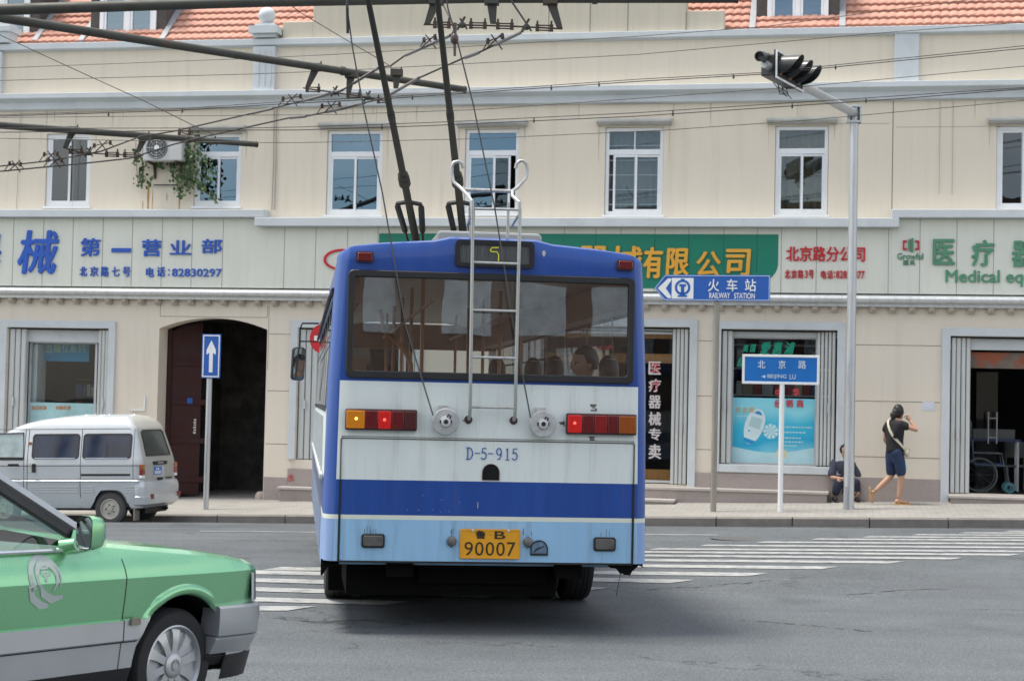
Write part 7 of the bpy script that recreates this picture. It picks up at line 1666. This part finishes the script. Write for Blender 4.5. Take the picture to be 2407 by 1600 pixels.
def head(mb, c, face, s=1.0, tilt=0.0):
    """skull, jaw, nose, ears and lips; face = direction the face looks"""
    M = Matrix.Translation(c) @ Vector((face[0], face[1], 0)).to_track_quat('Y', 'Z').to_matrix().to_4x4() @ Matrix.Rotation(tilt, 4, 'X')
    n = 18; prof = [(-.125, .02, .02, .055), (-.118, .034, .034, .045), (-.10, .048, .056, .03), (-.07, .058, .073, .02), (-.04, .064, .084, .014), (0, .070, .094, .006), (.04, .074, .099, 0), (.08, .070, .092, -.002), (.11, .052, .068, -.004), (.128, .022, .03, -.004)]
    vs = []
    for z, rx, ry, oy in prof:
        for j in range(n): a = 2 * math.pi * j / n; vs.append(M @ Vector((rx * math.cos(a) * s, (ry * math.sin(a) + oy) * s, z * s)))
    mb.add(vs, [(i * n + j, i * n + (j + 1) % n, (i + 1) * n + (j + 1) % n, (i + 1) * n + j) for i in range(len(prof) - 1) for j in range(n)] + [tuple(range((len(prof) - 1) * n, len(prof) * n))], 0)
    R3 = M.to_3x3().to_4x4()
    mb.ell(M @ Vector((0, .104 * s, -.02 * s)), (.012, .02, .024), 8, 6, 0, R3)
    for x in (-1, 1): mb.ell(M @ Vector((x * .074 * s, -.005, -.01 * s)), (.010, .02, .03), 8, 6, 0, R3); mb.ell(M @ Vector((x * .03 * s, .092 * s, .008 * s)), (.013, .008, .007), 8, 6, 1, R3)
    mb.ell(M @ Vector((0, .088 * s, -.065 * s)), (.022, .012, .008), 8, 6, 2, R3); return M
def hand(mb, wrist, d, side, curl=.5, mi=0):
    """palm and five fingers of unequal length; d = pointing direction, side = towards the thumb"""
    d = Vector(d).normalized(); s_ = (Vector(side) - Vector(side).dot(d) * d).normalized(); n_ = d.cross(s_); w_ = Vector(wrist)
    mb.tube([w_ - d * .02, w_ + d * .02, w_ + d * .06, w_ + d * .085], [.024, .030, .034, .024], 10, mi)
    for k, (o_, l_) in enumerate(((.026, .068), (.009, .076), (-.009, .070), (-.025, .054))):
        p = w_ + d * .078 + s_ * o_; q = p + (d * math.cos(curl) + n_ * math.sin(curl)) * l_ * .5; r_ = q + (d * math.cos(2 * curl) + n_ * math.sin(2 * curl)) * l_ * .5; mb.tube([p, q, r_], [.0098, .009, .0075], 7, mi)
    p = w_ + d * .025 + s_ * .026; q = p + (d * .6 + s_ * .6 + n_ * .3).normalized() * .035; mb.tube([p, q, q + (d * .9 + n_ * .5).normalized() * .028], [.012, .0105, .008], 7, mi)
M_skin2 = mat('tanned_skin', (.46, .27, .18), .5, var=.05); M_eye = mat('eye_dark', (.02, .015, .012), .3); M_lip = mat('lip', (.32, .12, .10), .5)
SK = [M_skin2, M_eye, M_lip]
M_tee = mat('black_tshirt', (.012, .011, .014), .85, var=.3, scale=8, bump=.3, bscale=14); M_denim = mat('blue_denim', (.016, .035, .085), .85, var=.35, scale=5, bump=.25, bscale=25, dirt=(.06, .11, .22, .6), dscale=3)
M_bag = mat('cream_bag', (.58, .54, .42), .7, var=.06); M_sandal = mat('tan_sandal', (.50, .30, .10), .6, var=.1)

P = hit_ground(2060, 1162, pz); WO = P.copy()
wm = MB()
J = dict(pel=((0, 0, .92), .145), wst=((-.005, .005, 1.06), .112), chs=((-.01, .015, 1.26), .120), nb=((.0, .02, 1.42), .062), nk=((.03, .03, 1.50), .050),
         ls=((-.10, .15, 1.385), .052), le=((-.13, .21, 1.10), .040), lw=((.08, .29, .86), .027), rs=((.095, -.115, 1.385), .052), re=((.345, -.17, 1.275), .042), rw=((.235, -.06, 1.455), .028),
         lh=((-.035, .075, .86), .10), lk=((-.03, .10, .49), .062), lm=((-.17, .09, .36), .056), la=((-.325, .07, .215), .034),
         rh=((.045, -.06, .86), .10), rk=((.105, -.05, .49), .062), rm=((.095, -.05, .34), .060), ra=((.06, -.05, .095), .036))
skin_mesh(wm, J, chain('pel', 'wst', 'chs', 'nb', 'nk') + chain('nb', 'ls', 'le', 'lw') + chain('nb', 'rs', 're', 'rw') + chain('pel', 'lh', 'lk', 'lm', 'la') + chain('pel', 'rh', 'rk', 'rm', 'ra'))
head(wm, Vector((.068, .04, 1.592)), (.80, .50), .92, R(-6))
hand(wm, (.235, -.06, 1.455), (-.35, .25, .75), (-.3, .9, .2), .9); hand(wm, (.08, .29, .86), (.35, .2, -.85), (.8, .3, .3), .8)
wm.tube([(.04, -.05, .09), (.10, -.05, .062), (.17, -.045, .048), (.245, -.04, .038)], [.036, .036, .034, .022], 10); wm.ell((.035, -.05, .06), (.04, .034, .04))
wm.tube([(-.325, .07, .215), (-.365, .07, .19)], [.034, .034], 10); wm.tube([(-.355, .07, .20), (-.372, .07, .12), (-.365, .07, .06), (-.345, .07, .03)], [.036, .036, .034, .022], 10)
woman = wm.build('person', SK, smooth=60, loc=WO); tag(woman, 'woman in black top and denim shorts walking right, hand raised to her face', 'person')
g = MB(); skin_mesh(g, dict(a0=((.0, 0, .86), .172), a=((.0, 0, .96), .168), b=((-.005, .005, 1.07), .150), c=((-.01, .015, 1.26), .168), d=((.0, .02, 1.385), .125), ls=((-.095, .14, 1.385), .088), l2=((-.125, .19, 1.22), .074), rs=((.09, -.11, 1.385), .088), r2=((.23, -.145, 1.315), .074)), chain('a0', 'a', 'b', 'c', 'd') + chain('c', 'ls', 'l2') + chain('c', 'rs', 'r2')); g.build('tshirt', M_tee, woman, smooth=60)
g = MB(); skin_mesh(g, dict(a=((0, 0, 1.02), .15), p=((-.005, 0, .88), .178), l1=((-.045, .075, .80), .115), l2=((-.035, .095, .64), .100), l3=((-.032, .10, .47), .098), r1=((.05, -.06, .80), .115), r2=((.085, -.055, .64), .100), r3=((.105, -.05, .47), .098)), chain('a', 'p', 'l1', 'l2', 'l3') + chain('p', 'r1', 'r2', 'r3')); g.build('shorts', M_denim, woman, smooth=60)
g = MB(); hm = Vector((.062, .036, 1.605)); rnd = random.Random(4)
g.ell(hm + Vector((-.008, -.006, .004)), (.096, .092, .118), 16, 12); g.ell((.0, .0, 1.575), (.065, .06, .08), 14, 10); g.ell((-.035, -.012, 1.535), (.055, .05, .07), 14, 10); g.ell((-.045, -.015, 1.48), (.035, .035, .055), 12, 8)
g.v = [tuple(Vector(v) + Vector((rnd.gauss(0, .004), rnd.gauss(0, .004), rnd.gauss(0, .004)))) for v in g.v]
# cut the cap back from the face
ff = Vector((.85, .52, 0)).normalized(); g.v = [tuple(Vector(v) - ff * max(0, (Vector(v) - Vector((.068, .04, 1.6))).dot(ff) - .052) if v[2] < 1.635 else v) for v in g.v]
g.build('hair', M_hair, woman, smooth=60)
for (dx, M_) in (((0, 0, 0), Matrix.Translation((.035, -.05, .012))), ((0, 0, 0), Matrix.Translation((-.394, .07, .148)) @ Matrix.Rotation(R(82), 4, 'Y') @ Matrix.Scale(.86, 4))):
    g = MB(); sole = [(-.055, -.03), (-.02, -.038), (.08, -.035), (.17, -.045), (.225, -.03), (.24, 0), (.225, .03), (.16, .042), (.07, .034), (-.02, .038), (-.06, .03), (-.07, 0)]
    if M_.translation.x < -.2: sole = [(x - .10, y) for x, y in sole]
    g.prism(sole, -.011, .011, M=M_, plane='xy'); xx = 0 if M_.translation.x > -.2 else -.10
    for (x, h_) in ((.14 + xx, .06), (.03 + xx, .085)): g.tube([M_ @ Vector((x, -.04, .01)), M_ @ Vector((x, -.03, h_ * .8)), M_ @ Vector((x, 0, h_)), M_ @ Vector((x, .03, h_ * .8)), M_ @ Vector((x, .04, .01))], .008, 6)
    g.build('sandal', M_sandal, woman, smooth=40)
# her bags
bag = thing('shoulder_bag', 'small cream shoulder bag worn across the walking woman', 'bag', WO)
def band(pts, wd, nrm):
    g = MB(); vs = []; n_ = len(pts); pts = [Vector(p) for p in pts]
    for k, p in enumerate(pts):
        t_ = (pts[min(k + 1, n_ - 1)] - pts[max(0, k - 1)]).normalized(); nn = Vector(nrm[k]).normalized(); s_ = t_.cross(nn).normalized() * wd / 2
        vs += [p - s_, p + s_, p + s_ + nn * .006, p - s_ + nn * .006]
    g.add(vs, [(4 * k + j, 4 * k + (j + 1) % 4, 4 * k + 4 + (j + 1) % 4, 4 * k + 4 + j) for k in range(n_ - 1) for j in range(4)]); return g
sp_ = [(-.075, .06, 1.468), (-.125, -.005, 1.44), (-.135, -.06, 1.37), (-.118, -.108, 1.28), (-.075, -.138, 1.19), (-.015, -.148, 1.12), (.055, -.143, 1.05), (.11, -.125, .99), (.15, -.10, .94)]
nr = [(-.3, -.2, 1), (-.7, -.4, .5), (-.8, -.6, .1), (-.7, -.8, 0), (-.5, -.9, 0), (-.1, -1, 0), (.3, -1, 0), (.6, -.8, 0), (.8, -.6, 0)]
band(sp_, .042, nr).build('strap', M_bag, bag, smooth=50)
g = MB(); g.ell((.185, -.08, .90), (.05, .10, .075), 16, 10); g.tube([(.15, -.14, .945), (.19, -.14, .97), (.235, -.10, .95), (.245, -.05, .91)], .007, 6); g.build('pouch', M_bag, bag, smooth=60)
g = MB(); vs = []; rnd = random.Random(9)
for i, (z, rx) in enumerate(((.77, .012), (.735, .03), (.69, .05), (.64, .062), (.60, .058), (.575, .03))):
    for j in range(12): a = 2 * math.pi * j / 12; k = 1 + rnd.uniform(-.14, .14); vs.append((.235 + rx * .75 * math.cos(a) * k, .305 + rx * math.sin(a) * k, z))
g.add(vs, [(i * 12 + j, i * 12 + (j + 1) % 12, (i + 1) * 12 + (j + 1) % 12, (i + 1) * 12 + j) for i in range(5) for j in range(12)] + [tuple(range(60, 72))])
tag(g.build('plastic_bag', mat('plastic_pale_blue', (.35, .62, .74), .4), smooth=40, loc=WO), 'small pale blue plastic bag in the far hand of the walking woman', 'bag')

# squatting man behind the mast
P = hit_ground(1943, 1154, pz); MO = P + Vector((.02, 0, 0))
mm = MB(); X_ = .0
J = dict(pel=((0, .14, .27), .125), wst=((0, .10, .42), .115), chs=((-.005, .05, .58), .130), nb=((-.015, .02, .70), .062), nk=((-.03, .0, .77), .052),
         ls=((-.185, .03, .665), .056), le=((-.255, -.06, .42), .042), lw=((-.105, -.24, .405), .029), rs=((.175, .03, .655), .056), re=((.245, -.04, .41), .042), rw=((.20, -.17, .21), .029),
         lh=((-.09, .12, .26), .085), lk=((-.135, -.22, .385), .066), la=((-.195, -.10, .09), .040), rh=((.09, .12, .26), .085), rk=((.15, -.22, .375), .066), ra=((.19, -.10, .09), .040))
skin_mesh(mm, J, chain('pel', 'wst', 'chs', 'nb', 'nk') + chain('nb', 'ls', 'le', 'lw') + chain('nb', 'rs', 're', 'rw') + chain('pel', 'lh', 'lk', 'la') + chain('pel', 'rh', 'rk', 'ra'))
head(mm, Vector((-.035, -.015, .875)), (.25, -1), .90, R(-8)); hand(mm, (-.105, -.24, .405), (.85, -.25, -.1), (0, -.5, .8), .5); hand(mm, (.20, -.17, .21), (-.1, -.15, -.9), (-.6, -.6, 0), .4)
man = mm.build('person', SK, smooth=60, loc=MO); tag(man, 'man in dark shirt and trousers squatting on the pavement behind the grey mast', 'person')
M_msh = mat('charcoal_shirt', (.045, .048, .075), .9, var=.25, scale=6, bump=.3, bscale=12); M_mtr = mat('dark_trousers', (.022, .028, .05), .9, var=.25, scale=6, bump=.3, bscale=12)
g = MB(); skin_mesh(g, dict(a=((0, .12, .28), .175), b=((0, .09, .46), .172), c=((-.005, .045, .60), .185), d=((-.012, .02, .685), .120), ls=((-.18, .03, .66), .098), l2=((-.22, -.01, .54), .085), l3=((-.258, -.06, .40), .080), rs=((.17, .03, .65), .098), r2=((.21, .0, .53), .085), r3=((.248, -.045, .395), .080)), chain('a', 'b', 'c', 'd') + chain('c', 'ls', 'l2', 'l3') + chain('c', 'rs', 'r2', 'r3')); sh = g.build('shirt', M_msh, man, smooth=60)
g = MB(); skin_mesh(g, dict(p=((0, .14, .27), .150), l1=((-.09, .08, .28), .105), l2=((-.135, -.21, .375), .100), l3=((-.17, -.15, .22), .082), l4=((-.192, -.105, .10), .075), r1=((.09, .08, .28), .105), r2=((.15, -.21, .365), .100), r3=((.172, -.15, .22), .082), r4=((.188, -.105, .10), .075)), chain('p', 'l1', 'l2', 'l3', 'l4') + chain('p', 'r1', 'r2', 'r3', 'r4')); g.build('trousers', M_mtr, man, smooth=60)
g = MB(); g.ell((-.036, -.005, .915), (.090, .112, .112), 14, 10); g.v = [(v[0], v[1] + max(0, -.078 - v[1]) if v[2] < .95 else v[1], max(v[2], .84)) for v in g.v]; g.build('hair', M_hair, man, smooth=60)
for x in (-.2, .19): g = MB(); g.tube([(x, -.06, .045), (x, -.14, .045), (x, -.22, .04), (x + (.0), -.29, .033)], [.042, .046, .044, .026], 10); g.build('shoe', mat('black_shoe', (.02, .018, .018), .5), man, smooth=60)
g = MB(); g.prism([(-.17 + MO.x * 0, 0), (.17, 0), (.17, .25), (-.17, .25)], 0, 0) if False else None

# ================================================================== the street behind the camera (seen in the window reflections)
opp = thing('brick_building', 'brown brick block across the street, mirrored in the window glass', 'building', (2, -26, 0))
M_brick = mat('brown_brick', (.24, .165, .13), .9, var=.2, scale=3)
g = MB(); g.box(-34, 4, -8, 0, -1, 10.2); g.box(4.01, 15, -8, .4, -1, 12.5); g.box(15.01, 40, -8, -.5, -1, 9.4); g.build('wall', M_brick, opp, smooth=0)
g = MB(); g.prism([(-34.5, 10.2), (4.2, 10.2), (1.5, 12.4), (-31, 12.4)], -7, .3); g.prism([(4.2, 12.5), (14.8, 12.5), (9.5, 16.5)], -7, 0); g.build('roof', mat('old_roof', (.16, .09, .07), .9), opp, smooth=0)
g = MB()
for i in range(30):
    x = -33 + 2.4 * i
    if 3 < x < 5 or 13.6 < x < 15.5 or x > 38: continue
    yb = 0 if x < 4 else .4 if x < 15 else -.5
    for z in (3.9, 7.2): g.box(x, x + 1.5, yb, yb + .05, z, z + 1.6)
g.build('window', mat('far_window_blue', (.68, .76, .80), .25, var=.25, scale=3), opp, smooth=0)
